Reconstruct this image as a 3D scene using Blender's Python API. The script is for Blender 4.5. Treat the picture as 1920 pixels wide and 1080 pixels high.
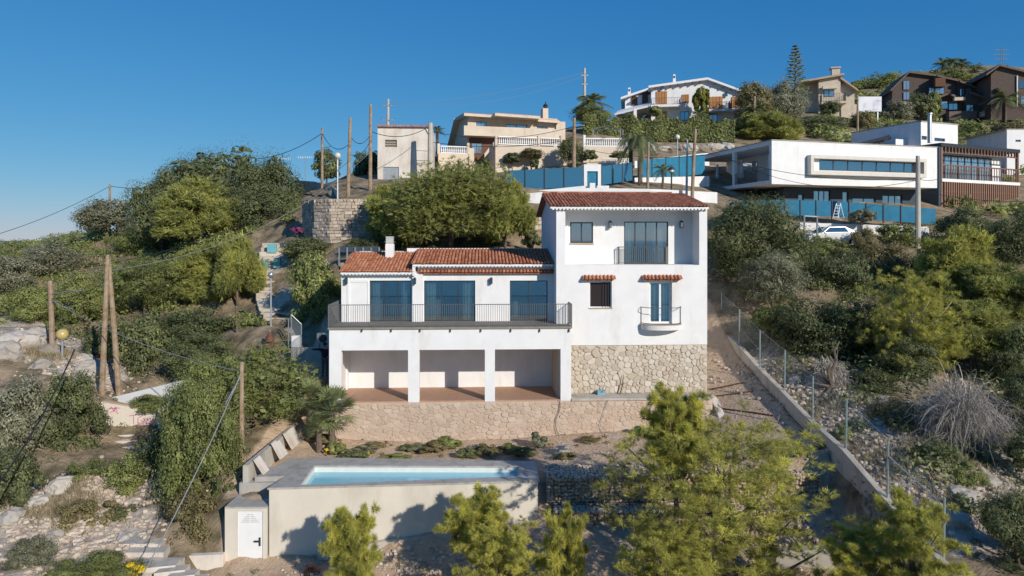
import bpy, bmesh, math, random
import numpy as np
from mathutils import Vector, Matrix, noise

for o in list(bpy.data.objects): bpy.data.objects.remove(o)
scene = bpy.context.scene
C = scene.collection
R = math.radians

# ------------------------------------------------------------------ camera
F = 1280.0                      # focal length in photo pixels (photo 1920 wide)
HZ = 450.0                      # photo row of the horizon
cam_d = bpy.data.cameras.new('camera'); cam = bpy.data.objects.new('camera', cam_d); C.objects.link(cam)
cam_d.sensor_width = 36.0; cam_d.lens = 24.0
cam_d.shift_y = -(540.0 - HZ) / 1920.0
cam_d.clip_start = 0.1; cam_d.clip_end = 60000
cam.location = (0, 0, 0); cam.rotation_euler = (R(90), 0, 0)
scene.camera = cam
scene.render.resolution_x = 1024; scene.render.resolution_y = 576

# ------------------------------------------------------------------ sky, sun, exposure
SKY_GRADE = ((1.30, .38), (.72, .45), (.46, .595))
SUN_EL = 24.0
SUN_AZ = 37.0                   # to the right of straight behind the camera
sx, sy = math.sin(R(SUN_AZ)), -math.cos(R(SUN_AZ))
sun_dir = Vector((sx * math.cos(R(SUN_EL)), sy * math.cos(R(SUN_EL)), math.sin(R(SUN_EL))))
w = bpy.data.worlds.new('World'); scene.world = w; w.use_nodes = True
nt = w.node_tree; nt.nodes.clear()
sky = nt.nodes.new('ShaderNodeTexSky'); sky.sky_type = 'NISHITA'; sky.sun_disc = False
sky.sun_elevation = R(SUN_EL)
sky.sun_rotation = math.atan2(sun_dir.x, sun_dir.y)
sky.altitude = 0; sky.air_density = 1.0; sky.dust_density = 0.0; sky.ozone_density = 4.0
# the photograph's colour grade of the whole sky: one power curve per channel
sp = nt.nodes.new('ShaderNodeSeparateColor'); cb = nt.nodes.new('ShaderNodeCombineColor'); nt.links.new(sky.outputs[0], sp.inputs[0])
for ch, (g_, k_) in enumerate(SKY_GRADE):
    pw_ = nt.nodes.new('ShaderNodeMath'); pw_.operation = 'POWER'; pw_.inputs[1].default_value = g_
    mu = nt.nodes.new('ShaderNodeMath'); mu.operation = 'MULTIPLY'; mu.inputs[1].default_value = k_ * 10 * 0.1 ** g_
    nt.links.new(sp.outputs[ch], pw_.inputs[0]); nt.links.new(pw_.outputs[0], mu.inputs[0]); nt.links.new(mu.outputs[0], cb.inputs[ch])
bg = nt.nodes.new('ShaderNodeBackground'); bg.inputs['Strength'].default_value = 0.10
wo = nt.nodes.new('ShaderNodeOutputWorld')
nt.links.new(cb.outputs[0], bg.inputs[0]); nt.links.new(bg.outputs[0], wo.inputs[0])
sl = bpy.data.lights.new('sun', 'SUN'); sl.energy = 3.7; sl.angle = R(0.5); sl.color = (1.0, 0.925, 0.82)
so = bpy.data.objects.new('sun', sl); C.objects.link(so)
so.rotation_euler = sun_dir.to_track_quat('Z', 'Y').to_euler(); so.location = sun_dir * 120
vs = scene.view_settings
vs.view_transform = 'Standard'; vs.look = 'None'; vs.gamma = 1; vs.exposure = 0.22; vs.use_curve_mapping = False
scene.cycles.max_bounces = 6; scene.cycles.transparent_max_bounces = 12

# ------------------------------------------------------------------ pixel helpers (camera at the world origin)
def P(px, py, Y): return Vector(((px - 960) * Y / F, Y, -(py - HZ) * Y / F))
def GZ(px, py, z): return P(px, py, -z * F / (py - HZ))
class Frame:
    """local axes of a building: u along its front, v away from the camera"""
    def __init__(s, px, Y, yaw):
        s.t = R(yaw); s.o = Vector(((px - 960) * Y / F, Y, 0)); s.c = math.cos(s.t); s.s = math.sin(s.t)
    def hp(s, px, py, v=0.0):
        a = (px - 960) / F; b = -(py - HZ) / F
        Y = (v - s.o.x * s.s + s.o.y * s.c) / (s.c - a * s.s)
        x = a * Y
        return ((x - s.o.x) * s.c + (Y - s.o.y) * s.s, b * Y)
    def u(s, px, v=0.0): return s.hp(px, HZ, v)[0]
    def z(s, px, py, v=0.0): return s.hp(px, py, v)[1]
    def world(s, u, v, z): return Vector((s.o.x + u * s.c - v * s.s, s.o.y + u * s.s + v * s.c, z))
    def rect(s, x0, y0, x1, y1, v=0.0):
        u0 = s.u(x0, v); u1 = s.u(x1, v); xm = (x0 + x1) / 2
        return u0, u1, s.z(xm, y1, v), s.z(xm, y0, v)

# ------------------------------------------------------------------ objects
def tag(o, label, cat, group=None, kind=None):
    if label: o['label'] = label
    if cat: o['category'] = cat
    if group: o['group'] = group
    if kind: o['kind'] = kind
    return o
def thing(name, label, cat, loc=(0, 0, 0), rotz=0.0, group=None):
    o = bpy.data.objects.new(name, None); C.objects.link(o)
    o.location = loc; o.rotation_euler = (0, 0, rotz); o.empty_display_size = 0.3
    return tag(o, label, cat, group)
def frame_thing(name, label, cat, fr, z0=0.0, group=None):
    t = thing(name, label, cat, (fr.o.x, fr.o.y, z0), fr.t, group); t_off[t.name] = Vector((0, 0, z0)); return t
t_off = {}

class MB:
    """collects geometry; tint is one float per vertex"""
    def __init__(s): s.v = []; s.f = []; s.t = []
    def add(s, vs_, fs, tint=0.5):
        n = len(s.v); s.v.extend([tuple(p) for p in vs_]); s.f.extend([tuple(i + n for i in f) for f in fs]); s.t.extend([tint] * len(vs_)); return s
    def box(s, x0, x1, y0, y1, z0, z1, tint=0.5):
        if x1 < x0: x0, x1 = x1, x0
        if y1 < y0: y0, y1 = y1, y0
        if z1 < z0: z0, z1 = z1, z0
        return s.add([(x0,y0,z0),(x1,y0,z0),(x1,y1,z0),(x0,y1,z0),(x0,y0,z1),(x1,y0,z1),(x1,y1,z1),(x0,y1,z1)],
              [(3,2,1,0),(4,5,6,7),(0,1,5,4),(1,2,6,5),(2,3,7,6),(3,0,4,7)], tint)
    def prism(s, bot, top, tint=0.5):
        n = len(bot)
        return s.add(list(bot) + list(top), [tuple(range(n - 1, -1, -1)), tuple(range(n, 2 * n))] + [(i, (i + 1) % n, n + (i + 1) % n, n + i) for i in range(n)], tint)
    def extrude(s, poly, d, tint=0.5):
        d = Vector(d); return s.prism(poly, [Vector(p) + d for p in poly], tint)
    def tube(s, pts, rad, n=6, tint=0.5, cap=True):
        pts = [Vector(p) for p in pts]
        if not hasattr(rad, '__len__'): rad = [rad] * len(pts)
        vs_ = []; fs = []
        ref = None
        for i, p in enumerate(pts):
            d = (pts[min(i + 1, len(pts) - 1)] - pts[max(i - 1, 0)]).normalized()
            if ref is None:
                ref = Vector((1, 0, 0)) if abs(d.x) < 0.8 else Vector((0, 1, 0))
            a = d.cross(ref).normalized(); b = d.cross(a).normalized(); ref = -b if False else ref
            for k in range(n):
                an = 2 * math.pi * k / n
                vs_.append(p + (a * math.cos(an) + b * math.sin(an)) * rad[i])
        for i in range(len(pts) - 1):
            for k in range(n):
                fs.append((i*n+k, i*n+(k+1)%n, (i+1)*n+(k+1)%n, (i+1)*n+k))
        if cap:
            fs.append(tuple(range(n - 1, -1, -1))); fs.append(tuple(range((len(pts)-1)*n, len(pts)*n)))
        return s.add(vs_, fs, tint)
    def lathe(s, c, prof, n=12, tint=0.5):
        c = Vector(c); return s.tube([c + Vector((0, 0, z)) for r, z in prof], [max(r, 1e-3) for r, z in prof], n, tint)
    def wall(s, u0, u1, z0, z1, holes, v0, v1, tint=0.5):
        """upright slab in the u-z plane with rectangular holes; only real surfaces get faces"""
        us = sorted({u0, u1} | {min(max(h[i], u0), u1) for h in holes for i in (0, 1)})
        zs = sorted({z0, z1} | {min(max(h[i], z0), z1) for h in holes for i in (2, 3)})
        def solid(i, j):
            if i < 0 or j < 0 or i >= len(us) - 1 or j >= len(zs) - 1: return False
            cu = (us[i] + us[i+1]) / 2; cz = (zs[j] + zs[j+1]) / 2
            return not any(h[0] < cu < h[1] and h[2] < cz < h[3] for h in holes)
        idx = {}
        vs_ = []; fs = []
        def V(i, j, k):
            key = (i, j, k)
            if key not in idx: idx[key] = len(vs_); vs_.append((us[i], v0 if k == 0 else v1, zs[j]))
            return idx[key]
        for i in range(len(us) - 1):
            for j in range(len(zs) - 1):
                if not solid(i, j): continue
                fs.append((V(i,j,0), V(i+1,j,0), V(i+1,j+1,0), V(i,j+1,0)))
                fs.append((V(i,j+1,1), V(i+1,j+1,1), V(i+1,j,1), V(i,j,1)))
                if not solid(i-1, j): fs.append((V(i,j,1), V(i,j,0), V(i,j+1,0), V(i,j+1,1)))
                if not solid(i+1, j): fs.append((V(i+1,j,0), V(i+1,j,1), V(i+1,j+1,1), V(i+1,j+1,0)))
                if not solid(i, j-1): fs.append((V(i,j,1), V(i+1,j,1), V(i+1,j,0), V(i,j,0)))
                if not solid(i, j+1): fs.append((V(i,j+1,0), V(i+1,j+1,0), V(i+1,j+1,1), V(i,j+1,1)))
        return s.add(vs_, fs, tint)
    def build(s, name, mat, parent=None, smooth=False, world=False, bevel=0.0, kind=None, root=None):
        """parent None: a top-level object with its origin at its base; else vertices are local to the thing (or world when world=True)"""
        me = bpy.data.meshes.new(name)
        va = np.array(s.v, dtype=np.float64).reshape(-1, 3)
        loc = Vector((0, 0, 0))
        if parent is None:
            loc = Vector(((va[:,0].min() + va[:,0].max()) / 2, (va[:,1].min() + va[:,1].max()) / 2, va[:,2].min()))
            va = va - np.array(loc)
        else:
            rt = parent if parent.parent is None else parent.parent
            if world:
                ca, sa = math.cos(-rt.rotation_euler.z), math.sin(-rt.rotation_euler.z)
                d = va - np.array(rt.location)
                va = np.stack([d[:,0]*ca - d[:,1]*sa, d[:,0]*sa + d[:,1]*ca, d[:,2]], 1)
            elif rt.name in t_off:
                va = va - np.array(t_off[rt.name])
        me.from_pydata(va.tolist(), [], s.f)
        at = me.attributes.new('tint', 'FLOAT', 'POINT'); at.data.foreach_set('value', np.array(s.t, dtype=np.float32))
        if smooth: me.polygons.foreach_set('use_smooth', np.ones(len(me.polygons), dtype=bool))
        me.materials.append(mat); me.update()
        o = bpy.data.objects.new(name, me); C.objects.link(o); o.location = loc
        if parent is not None: o.parent = parent
        if bevel:
            m = o.modifiers.new('bevel', 'BEVEL'); m.width = bevel; m.segments = 2; m.limit_method = 'ANGLE'
        if kind: o['kind'] = kind
        return o
def part(name, mat, parent, **k):
    """shorthand: part(...)(lambda m: m.box(...))"""
    def run(fn):
        m = MB(); fn(m); return m.build(name, mat, parent, **k)
    return run

# ------------------------------------------------------------------ materials
def ramp_mat(name, cols, scale=4.0, rough=0.8, bump=0.0, bscale=30.0, use='noise', detail=6.0, spec=0.3, metal=0.0, extra=None, coords='Object', dirt=None):
    """colour from noise / the tint attribute / the object's own random number, plus fine bump"""
    m = bpy.data.materials.new(name); m.use_nodes = True
    n = m.node_tree.nodes; L = m.node_tree.links; b = n['Principled BSDF']
    b.inputs['Roughness'].default_value = rough; b.inputs['Metallic'].default_value = metal
    b.inputs['Specular IOR Level'].default_value = spec
    tc = n.new('ShaderNodeTexCoord'); co = tc.outputs[coords]
    nz = n.new('ShaderNodeTexNoise'); nz.inputs['Scale'].default_value = scale; nz.inputs['Detail'].default_value = detail; nz.inputs['Roughness'].default_value = 0.6
    L.new(co, nz.inputs['Vector'])
    rp = n.new('ShaderNodeValToRGB'); el = rp.color_ramp.elements
    lo, hi = (0.3, 0.7) if use == 'noise' else (0.0, 1.0)
    for i, c in enumerate(cols):
        pos = lo + (hi - lo) * i / max(1, len(cols) - 1)
        e = el[i] if i < 2 else el.new(pos)
        e.position = pos; e.color = (*c, 1)
    el_sorted = True
    if use == 'noise': src = nz.outputs['Fac']
    else:
        if use == 'tint':
            a = n.new('ShaderNodeAttribute'); a.attribute_name = 'tint'; base = a.outputs['Fac']
        else:
            a = n.new('ShaderNodeObjectInfo'); base = a.outputs['Random']
        ma = n.new('ShaderNodeMath'); ma.operation = 'MULTIPLY_ADD'; ma.inputs[1].default_value = 0.5
        L.new(nz.outputs['Fac'], ma.inputs[0])
        sb = n.new('ShaderNodeMath'); sb.operation = 'SUBTRACT'; sb.inputs[1].default_value = 0.25; L.new(base, sb.inputs[0]); L.new(sb.outputs[0], ma.inputs[2])
        src = ma.outputs[0]
    L.new(src, rp.inputs['Fac'])
    col = rp.outputs['Color']
    if dirt:
        dz = n.new('ShaderNodeTexNoise'); dz.inputs['Scale'].default_value = dirt[1]; dz.inputs['Detail'].default_value = 8; dz.inputs['Roughness'].default_value = 0.65
        mp = n.new('ShaderNodeMapping'); mp.inputs['Scale'].default_value = (1, 1, dirt[4] if len(dirt) > 4 else 0.35); L.new(co, mp.inputs[0]); L.new(mp.outputs[0], dz.inputs['Vector'])
        dr = n.new('ShaderNodeValToRGB'); dr.color_ramp.elements[0].position = dirt[2]; dr.color_ramp.elements[1].position = dirt[3]
        mx = n.new('ShaderNodeMix'); mx.data_type = 'RGBA'; mx.inputs[7].default_value = (*dirt[0], 1)
        L.new(dz.outputs['Fac'], dr.inputs[0]); L.new(dr.outputs[0], mx.inputs[0]); L.new(col, mx.inputs[6]); col = mx.outputs[2]
    L.new(col, b.inputs['Base Color'])
    if bump:
        bz = n.new('ShaderNodeTexNoise'); bz.inputs['Scale'].default_value = bscale; bz.inputs['Detail'].default_value = 5; L.new(co, bz.inputs['Vector'])
        bp = n.new('ShaderNodeBump'); bp.inputs['Strength'].default_value = bump; bp.inputs['Distance'].default_value = 0.05
        L.new(bz.outputs['Fac'], bp.inputs['Height']); L.new(bp.outputs[0], b.inputs['Normal'])
    return m
def plain(name, c, rough=0.6, metal=0.0, spec=0.4, var=0.12, scale=6.0):
    return ramp_mat(name, [tuple(max(0, x * (1 - var)) for x in c), tuple(min(1, x * (1 + var)) for x in c)], scale, rough, metal=metal, spec=spec)
def leaf_mat(name, dark, mid, light, trans=0.25):
    m = bpy.data.materials.new(name); m.use_nodes = True
    n = m.node_tree.nodes; L = m.node_tree.links; b = n['Principled BSDF']
    b.inputs['Roughness'].default_value = 0.55; b.inputs['Specular IOR Level'].default_value = 0.25
    a = n.new('ShaderNodeAttribute'); a.attribute_name = 'tint'
    oi = n.new('ShaderNodeObjectInfo')
    ma = n.new('ShaderNodeMath'); ma.operation = 'MULTIPLY_ADD'; ma.inputs[1].default_value = 0.22; L.new(oi.outputs['Random'], ma.inputs[0])
    sb = n.new('ShaderNodeMath'); sb.operation = 'SUBTRACT'; sb.inputs[1].default_value = 0.11; L.new(a.outputs['Fac'], sb.inputs[0]); L.new(sb.outputs[0], ma.inputs[2])
    rp = n.new('ShaderNodeValToRGB'); e = rp.color_ramp.elements
    e[0].position = 0.0; e[0].color = (*dark, 1); e[1].position = 1.0; e[1].color = (*light, 1); x = e.new(0.5); x.color = (*mid, 1)
    L.new(ma.outputs[0], rp.inputs[0]); L.new(rp.outputs[0], b.inputs['Base Color'])
    tr = n.new('ShaderNodeBsdfTranslucent'); dm = n.new('ShaderNodeMix'); dm.data_type = 'RGBA'; dm.inputs[0].default_value = 1 - min(1, trans*1.5); dm.inputs[7].default_value = (0, 0, 0, 1); L.new(rp.outputs[0], dm.inputs[6]); L.new(dm.outputs[2], tr.inputs[0])
    mx = n.new('ShaderNodeAddShader')
    L.new(b.outputs[0], mx.inputs[0]); L.new(tr.outputs[0], mx.inputs[1]); L.new(mx.outputs[0], n['Material Output'].inputs[0])
    return m
def glass_mat(name, tint=(0.55, 0.7, 0.75), refl=0.45, body=(0.03, 0.08, 0.11), see=0.5):
    m = bpy.data.materials.new(name); m.use_nodes = True
    n = m.node_tree.nodes; L = m.node_tree.links; n.remove(n['Principled BSDF'])
    tr = n.new('ShaderNodeBsdfTransparent'); tr.inputs[0].default_value = (*tint, 1)
    df = n.new('ShaderNodeBsdfDiffuse'); df.inputs[0].default_value = (*body, 1)
    gl = n.new('ShaderNodeBsdfGlossy'); gl.inputs['Roughness'].default_value = 0.03; gl.inputs[0].default_value = (0.85, 0.92, 0.95, 1)
    a = n.new('ShaderNodeMixShader'); a.inputs[0].default_value = see; L.new(df.outputs[0], a.inputs[1]); L.new(tr.outputs[0], a.inputs[2])
    b = n.new('ShaderNodeMixShader'); b.inputs[0].default_value = refl; L.new(a.outputs[0], b.inputs[1]); L.new(gl.outputs[0], b.inputs[2])
    L.new(b.outputs[0], n['Material Output'].inputs[0])
    return m
def mesh_mat(name, col, cover):
    """woven fabric / wire mesh that lets part of the light through"""
    m = bpy.data.materials.new(name); m.use_nodes = True
    n = m.node_tree.nodes; L = m.node_tree.links; b = n['Principled BSDF']; b.inputs['Base Color'].default_value = (*col, 1); b.inputs['Roughness'].default_value = 0.7
    tr = n.new('ShaderNodeBsdfTransparent'); mx = n.new('ShaderNodeMixShader'); mx.inputs[0].default_value = cover
    L.new(tr.outputs[0], mx.inputs[1]); L.new(b.outputs[0], mx.inputs[2]); L.new(mx.outputs[0], n['Material Output'].inputs[0])
    return m

M = {}
M['white'] = ramp_mat('white_render', [(0.735, 0.725, 0.715), (0.80, 0.80, 0.79)], 1.2, 0.9, 0.25, 60, dirt=((0.58, 0.53, 0.47), 1.3, 0.53, 0.92, 0.25))
M['white_trim'] = ramp_mat('white_paint', [(0.74, 0.74, 0.73), (0.80, 0.80, 0.79)], 3, 0.6)
M['cream'] = ramp_mat('cream_render', [(0.58, 0.48, 0.37), (0.68, 0.58, 0.46)], 1.0, 0.9, 0.2, 40, dirt=((0.42, 0.35, 0.27), 0.9, 0.55, 0.85))
M['old_white'] = ramp_mat('old_whitewash', [(0.62, 0.56, 0.49), (0.74, 0.69, 0.62)], 0.8, 0.9, 0.3, 30, dirt=((0.45, 0.34, 0.26), 0.9, 0.45, 0.75))
M['concrete'] = ramp_mat('concrete', [(0.42, 0.385, 0.325), (0.54, 0.50, 0.43)], 1.6, 0.9, 0.3, 45, dirt=((0.24, 0.21, 0.17), 1.1, 0.5, 0.8))
M['pool_wall'] = ramp_mat('pale_cement_render', [(0.60, 0.55, 0.46), (0.69, 0.635, 0.54)], 0.7, 0.9, 0.2, 50, dirt=((0.48, 0.43, 0.35), 0.8, 0.48, 0.8, .3))
M['coping'] = ramp_mat('grey_cement_coping', [(0.36, 0.34, 0.30), (0.46, 0.43, 0.385)], 2.5, 0.85, 0.2, 60, dirt=((0.22, 0.21, 0.2), 2, 0.5, 0.8))
M['stone'] = ramp_mat('limestone', [(0.46, 0.385, 0.295), (0.54, 0.465, 0.37), (0.61, 0.55, 0.46)], 3.0, 0.9, 0.5, 14, use='random')
M['stone_tint'] = ramp_mat('limestone_rubble', [(0.30, 0.235, 0.175), (0.47, 0.385, 0.30), (0.62, 0.535, 0.445)], 3.0, 0.92, 0.5, 14, use='tint')
M['gabion_stone'] = ramp_mat('gabion_stone', [(0.34, 0.25, 0.17), (0.50, 0.38, 0.27), (0.62, 0.51, 0.40)], 3.0, 0.92, 0.4, 20, use='tint')
M['mortar'] = ramp_mat('lime_mortar', [(0.43, 0.355, 0.27), (0.52, 0.44, 0.35)], 5, 0.95, 0.4, 40)
M['wallstone'] = ramp_mat('washed_masonry', [(0.50, 0.385, 0.29), (0.53, 0.415, 0.32), (0.55, 0.445, 0.35)], 2.0, 0.95, 0.5, 25, use='random')
M['wallmortar'] = ramp_mat('pinkish_mortar', [(0.49, 0.375, 0.285), (0.56, 0.45, 0.35)], 2.0, 0.95, 0.5, 25)
M['tile'] = ramp_mat('terracotta_tile', [(0.22, 0.07, 0.038), (0.46, 0.175, 0.088), (0.60, 0.30, 0.175)], 6, 0.85, 0.3, 40, use='tint')
M['tile_dark'] = ramp_mat('dark_terracotta_tile', [(0.17, 0.06, 0.038), (0.34, 0.135, 0.082), (0.48, 0.23, 0.15)], 6, 0.85, 0.3, 40, use='tint')
M['floor_tile'] = ramp_mat('terracotta_floor', [(0.40, 0.235, 0.155), (0.50, 0.31, 0.21)], 5, 0.7, 0.15, 30)
M['deck'] = ramp_mat('grey_terrace_floor', [(0.20, 0.18, 0.15), (0.28, 0.25, 0.21)], 4, 0.8)
M['dark_metal'] = plain('dark_painted_metal', (0.035, 0.037, 0.04), 0.45)
M['grey_metal'] = plain('grey_painted_metal', (0.16, 0.16, 0.15), 0.45, metal=0.3)
M['galv'] = plain('galvanised_steel', (0.42, 0.44, 0.45), 0.45, metal=0.6)
M['green_post'] = plain('grey_green_post', (0.30, 0.38, 0.36), 0.5, metal=0.3)
M['glass'] = glass_mat('window_glass', tint=(0.86, 0.93, 0.95), refl=0.33, see=0.92)
M['glass_dark'] = glass_mat('dark_window_glass', refl=0.4, see=0.0, body=(0.012, 0.02, 0.03))
M['glass_pale'] = glass_mat('pale_window_glass', refl=0.45, see=0.0, body=(0.20, 0.25, 0.28))
M['room_shade_pane'] = glass_mat('painted_room_shade', refl=0.05, see=0.0, body=(0.035, 0.022, 0.018))  # opaque dark brown, painted as the dark room behind the open window
M['curtain'] = ramp_mat('grey_green_curtain', [(0.30, 0.33, 0.30), (0.40, 0.43, 0.39)], 3, 0.9)
M['interior'] = plain('dim_interior', (0.30, 0.31, 0.30), 0.9)
M['wood'] = ramp_mat('orange_wood', [(0.36, 0.16, 0.06), (0.48, 0.24, 0.10)], 5, 0.6)
M['wood_dark'] = ramp_mat('dark_wood', [(0.10, 0.045, 0.025), (0.17, 0.08, 0.045)], 5, 0.7)
M['pale_render'] = ramp_mat('pale_render', [(0.60, 0.56, 0.50), (0.68, 0.64, 0.58)], 2, .85, .1, 40)
M['pole'] = ramp_mat('weathered_pole_wood', [(0.20, 0.13, 0.08), (0.32, 0.23, 0.15), (0.40, 0.32, 0.24)], 3, 0.85, 0.3, 30)
M['bark'] = ramp_mat('bark', [(0.10, 0.075, 0.055), (0.20, 0.155, 0.12)], 6, 0.95, 0.6, 20)
M['greybark'] = ramp_mat('dead_grey_wood', [(0.26, 0.235, 0.21), (0.42, 0.39, 0.36)], 6, 0.95, 0.4, 20)
M['cable'] = plain('black_cable', (0.02, 0.02, 0.022), 0.6)
M['pale_cable'] = plain('grey_cable', (0.25, 0.25, 0.26), 0.6)
M['blue_net'] = mesh_mat('blue_screen_net', (0.015, 0.14, 0.26), 0.86)
M['blue_panel'] = ramp_mat('blue_fence_sheet', [(0.012, 0.15, 0.26), (0.02, 0.20, 0.33)], 2, 0.6)
M['chain'] = mesh_mat('chain_link', (0.30, 0.36, 0.38), 0.14)
M['wire'] = mesh_mat('gabion_wire', (0.32, 0.32, 0.30), 0.10)
M['brown_roof'] = ramp_mat('brown_roof_board', [(0.13, 0.095, 0.078), (0.20, 0.15, 0.12)], 3, 0.9, 0.2, 20)
M['brown_brick'] = ramp_mat('dark_brown_brick', [(0.085, 0.064, 0.055), (0.13, 0.10, 0.086)], 3, 0.9, 0.3, 40)
M['brick'] = ramp_mat('tan_brick', [(0.40, 0.29, 0.20), (0.52, 0.40, 0.29)], 3, 0.9, 0.3, 40)
M['red_brick'] = ramp_mat('red_hollow_brick', [(0.36, 0.12, 0.06), (0.46, 0.18, 0.10)], 8, 0.9, 0.3, 40)
M['slat'] = ramp_mat('rust_brown_slat', [(0.19, 0.105, 0.07), (0.28, 0.16, 0.11)], 4, 0.7)
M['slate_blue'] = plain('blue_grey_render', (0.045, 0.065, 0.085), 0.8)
M['gold'] = plain('amber_globe', (0.52, 0.40, 0.14), 0.2, spec=0.6)
M['globe'] = plain('opal_globe', (0.62, 0.58, 0.50), 0.25, spec=0.6)
M['silver'] = plain('silver_globe', (0.62, 0.60, 0.56), 0.2, metal=0.7)
M['umbrella'] = plain('white_canvas', (0.70, 0.70, 0.70), 0.9)
M['fabric_black'] = plain('black_cloth', (0.028, 0.018, 0.022), 0.9)
M['trousers'] = plain('grey_cloth', (0.10, 0.09, 0.085), 0.9)
M['skin'] = plain('skin', (0.45, 0.26, 0.18), 0.6)
M['hair'] = plain('dark_hair', (0.02, 0.014, 0.01), 0.7)
M['blue_paint'] = plain('turquoise_paint', (0.16, 0.42, 0.46), 0.7)
M['blue_plastic'] = plain('blue_plastic', (0.20, 0.36, 0.45), 0.5)
M['pink'] = plain('pink_spray_paint', (0.55, 0.12, 0.30), 0.8)
M['tarp'] = ramp_mat('maroon_canvas', [(0.12, 0.045, 0.035), (0.19, 0.075, 0.06)], 5, 0.85)
M['car'] = plain('white_car_paint', (0.72, 0.72, 0.73), 0.2, spec=0.6, var=0.02)
M['tyre'] = plain('tyre_rubber', (0.02, 0.02, 0.02), 0.8)
M['rock'] = ramp_mat('pale_limestone_rock', [(0.25, 0.215, 0.175), (0.39, 0.35, 0.30), (0.52, 0.475, 0.42)], 2.2, 0.95, 1.0, 5, use='random', detail=10)
M['needle'] = leaf_mat('pine_needles', (0.092, 0.096, 0.028), (0.253, 0.246, 0.055), (0.455, 0.425, 0.092), 0.5)
M['needle_d'] = leaf_mat('dark_pine_needles', (0.075, 0.084, 0.030), (0.210, 0.217, 0.060), (0.375, 0.367, 0.096), 0.5)
M['leaf_dark'] = leaf_mat('dark_evergreen_leaves', (0.035, 0.045, 0.021), (0.103, 0.117, 0.048), (0.210, 0.224, 0.092), 0.5)
M['leaf_mid'] = leaf_mat('mid_green_leaves', (0.052, 0.065, 0.023), (0.153, 0.169, 0.055), (0.305, 0.319, 0.104), 0.5)
M['leaf_olive'] = leaf_mat('grey_olive_leaves', (0.07, 0.072, 0.044), (0.16, 0.162, 0.102), (0.29, 0.285, 0.19), 0.5)
M['leaf_brown'] = leaf_mat('olive_brown_leaves', (0.060, 0.054, 0.025), (0.147, 0.129, 0.057), (0.259, 0.218, 0.103), 0.5)
M['leaf_yellow'] = leaf_mat('yellow_green_leaves', (0.06, 0.07, 0.01), (0.14, 0.14, 0.022), (0.27, 0.24, 0.04))
M['palm'] = leaf_mat('palm_fronds', (0.06, 0.08, 0.032), (0.14, 0.165, 0.065), (0.27, 0.29, 0.13))
M['flower_y'] = leaf_mat('yellow_flowers', (0.45, 0.33, 0.01), (0.60, 0.45, 0.02), (0.70, 0.55, 0.03))
M['flower_p'] = leaf_mat('magenta_bracts', (0.1, 0.03, 0.07), (0.22, 0.05, 0.13), (0.33, 0.09, 0.2), 0.3)
M['dry'] = leaf_mat('dry_grass', (0.16, 0.125, 0.075), (0.30, 0.245, 0.155), (0.45, 0.385, 0.27))
M['twig'] = leaf_mat('dead_twigs', (0.208, 0.182, 0.156), (0.390, 0.351, 0.312), (0.598, 0.559, 0.507), 0.0)
# ------------------------------------------------------------------ terrain (camera is at z = 0)
def tps(pts, reg=0.02):
    A = np.array(pts, dtype=float); xy = A[:, :2] / 30.0; z = A[:, 2]; n = len(A)
    def U(r2): return np.where(r2 > 1e-12, r2 * np.log(np.maximum(r2, 1e-12)), 0.0)
    d2 = ((xy[:, None] - xy[None]) ** 2).sum(-1)
    K = U(d2) + reg * np.eye(n); Q = np.c_[np.ones(n), xy]
    S = np.zeros((n + 3, n + 3)); S[:n, :n] = K; S[:n, n:] = Q; S[n:, :n] = Q.T
    c = np.linalg.solve(S, np.r_[z, 0, 0, 0])
    def f(x, y):
        q = np.stack([np.ravel(x), np.ravel(y)], 1) / 30.0; out = np.zeros(len(q))
        for i in range(0, len(q), 20000):
            qq = q[i:i+20000]; out[i:i+20000] = U(((qq[:, None] - xy[None]) ** 2).sum(-1)) @ c[:n] + np.c_[np.ones(len(qq)), qq] @ c[n:]
        return out.reshape(np.shape(x))
    return f
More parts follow.
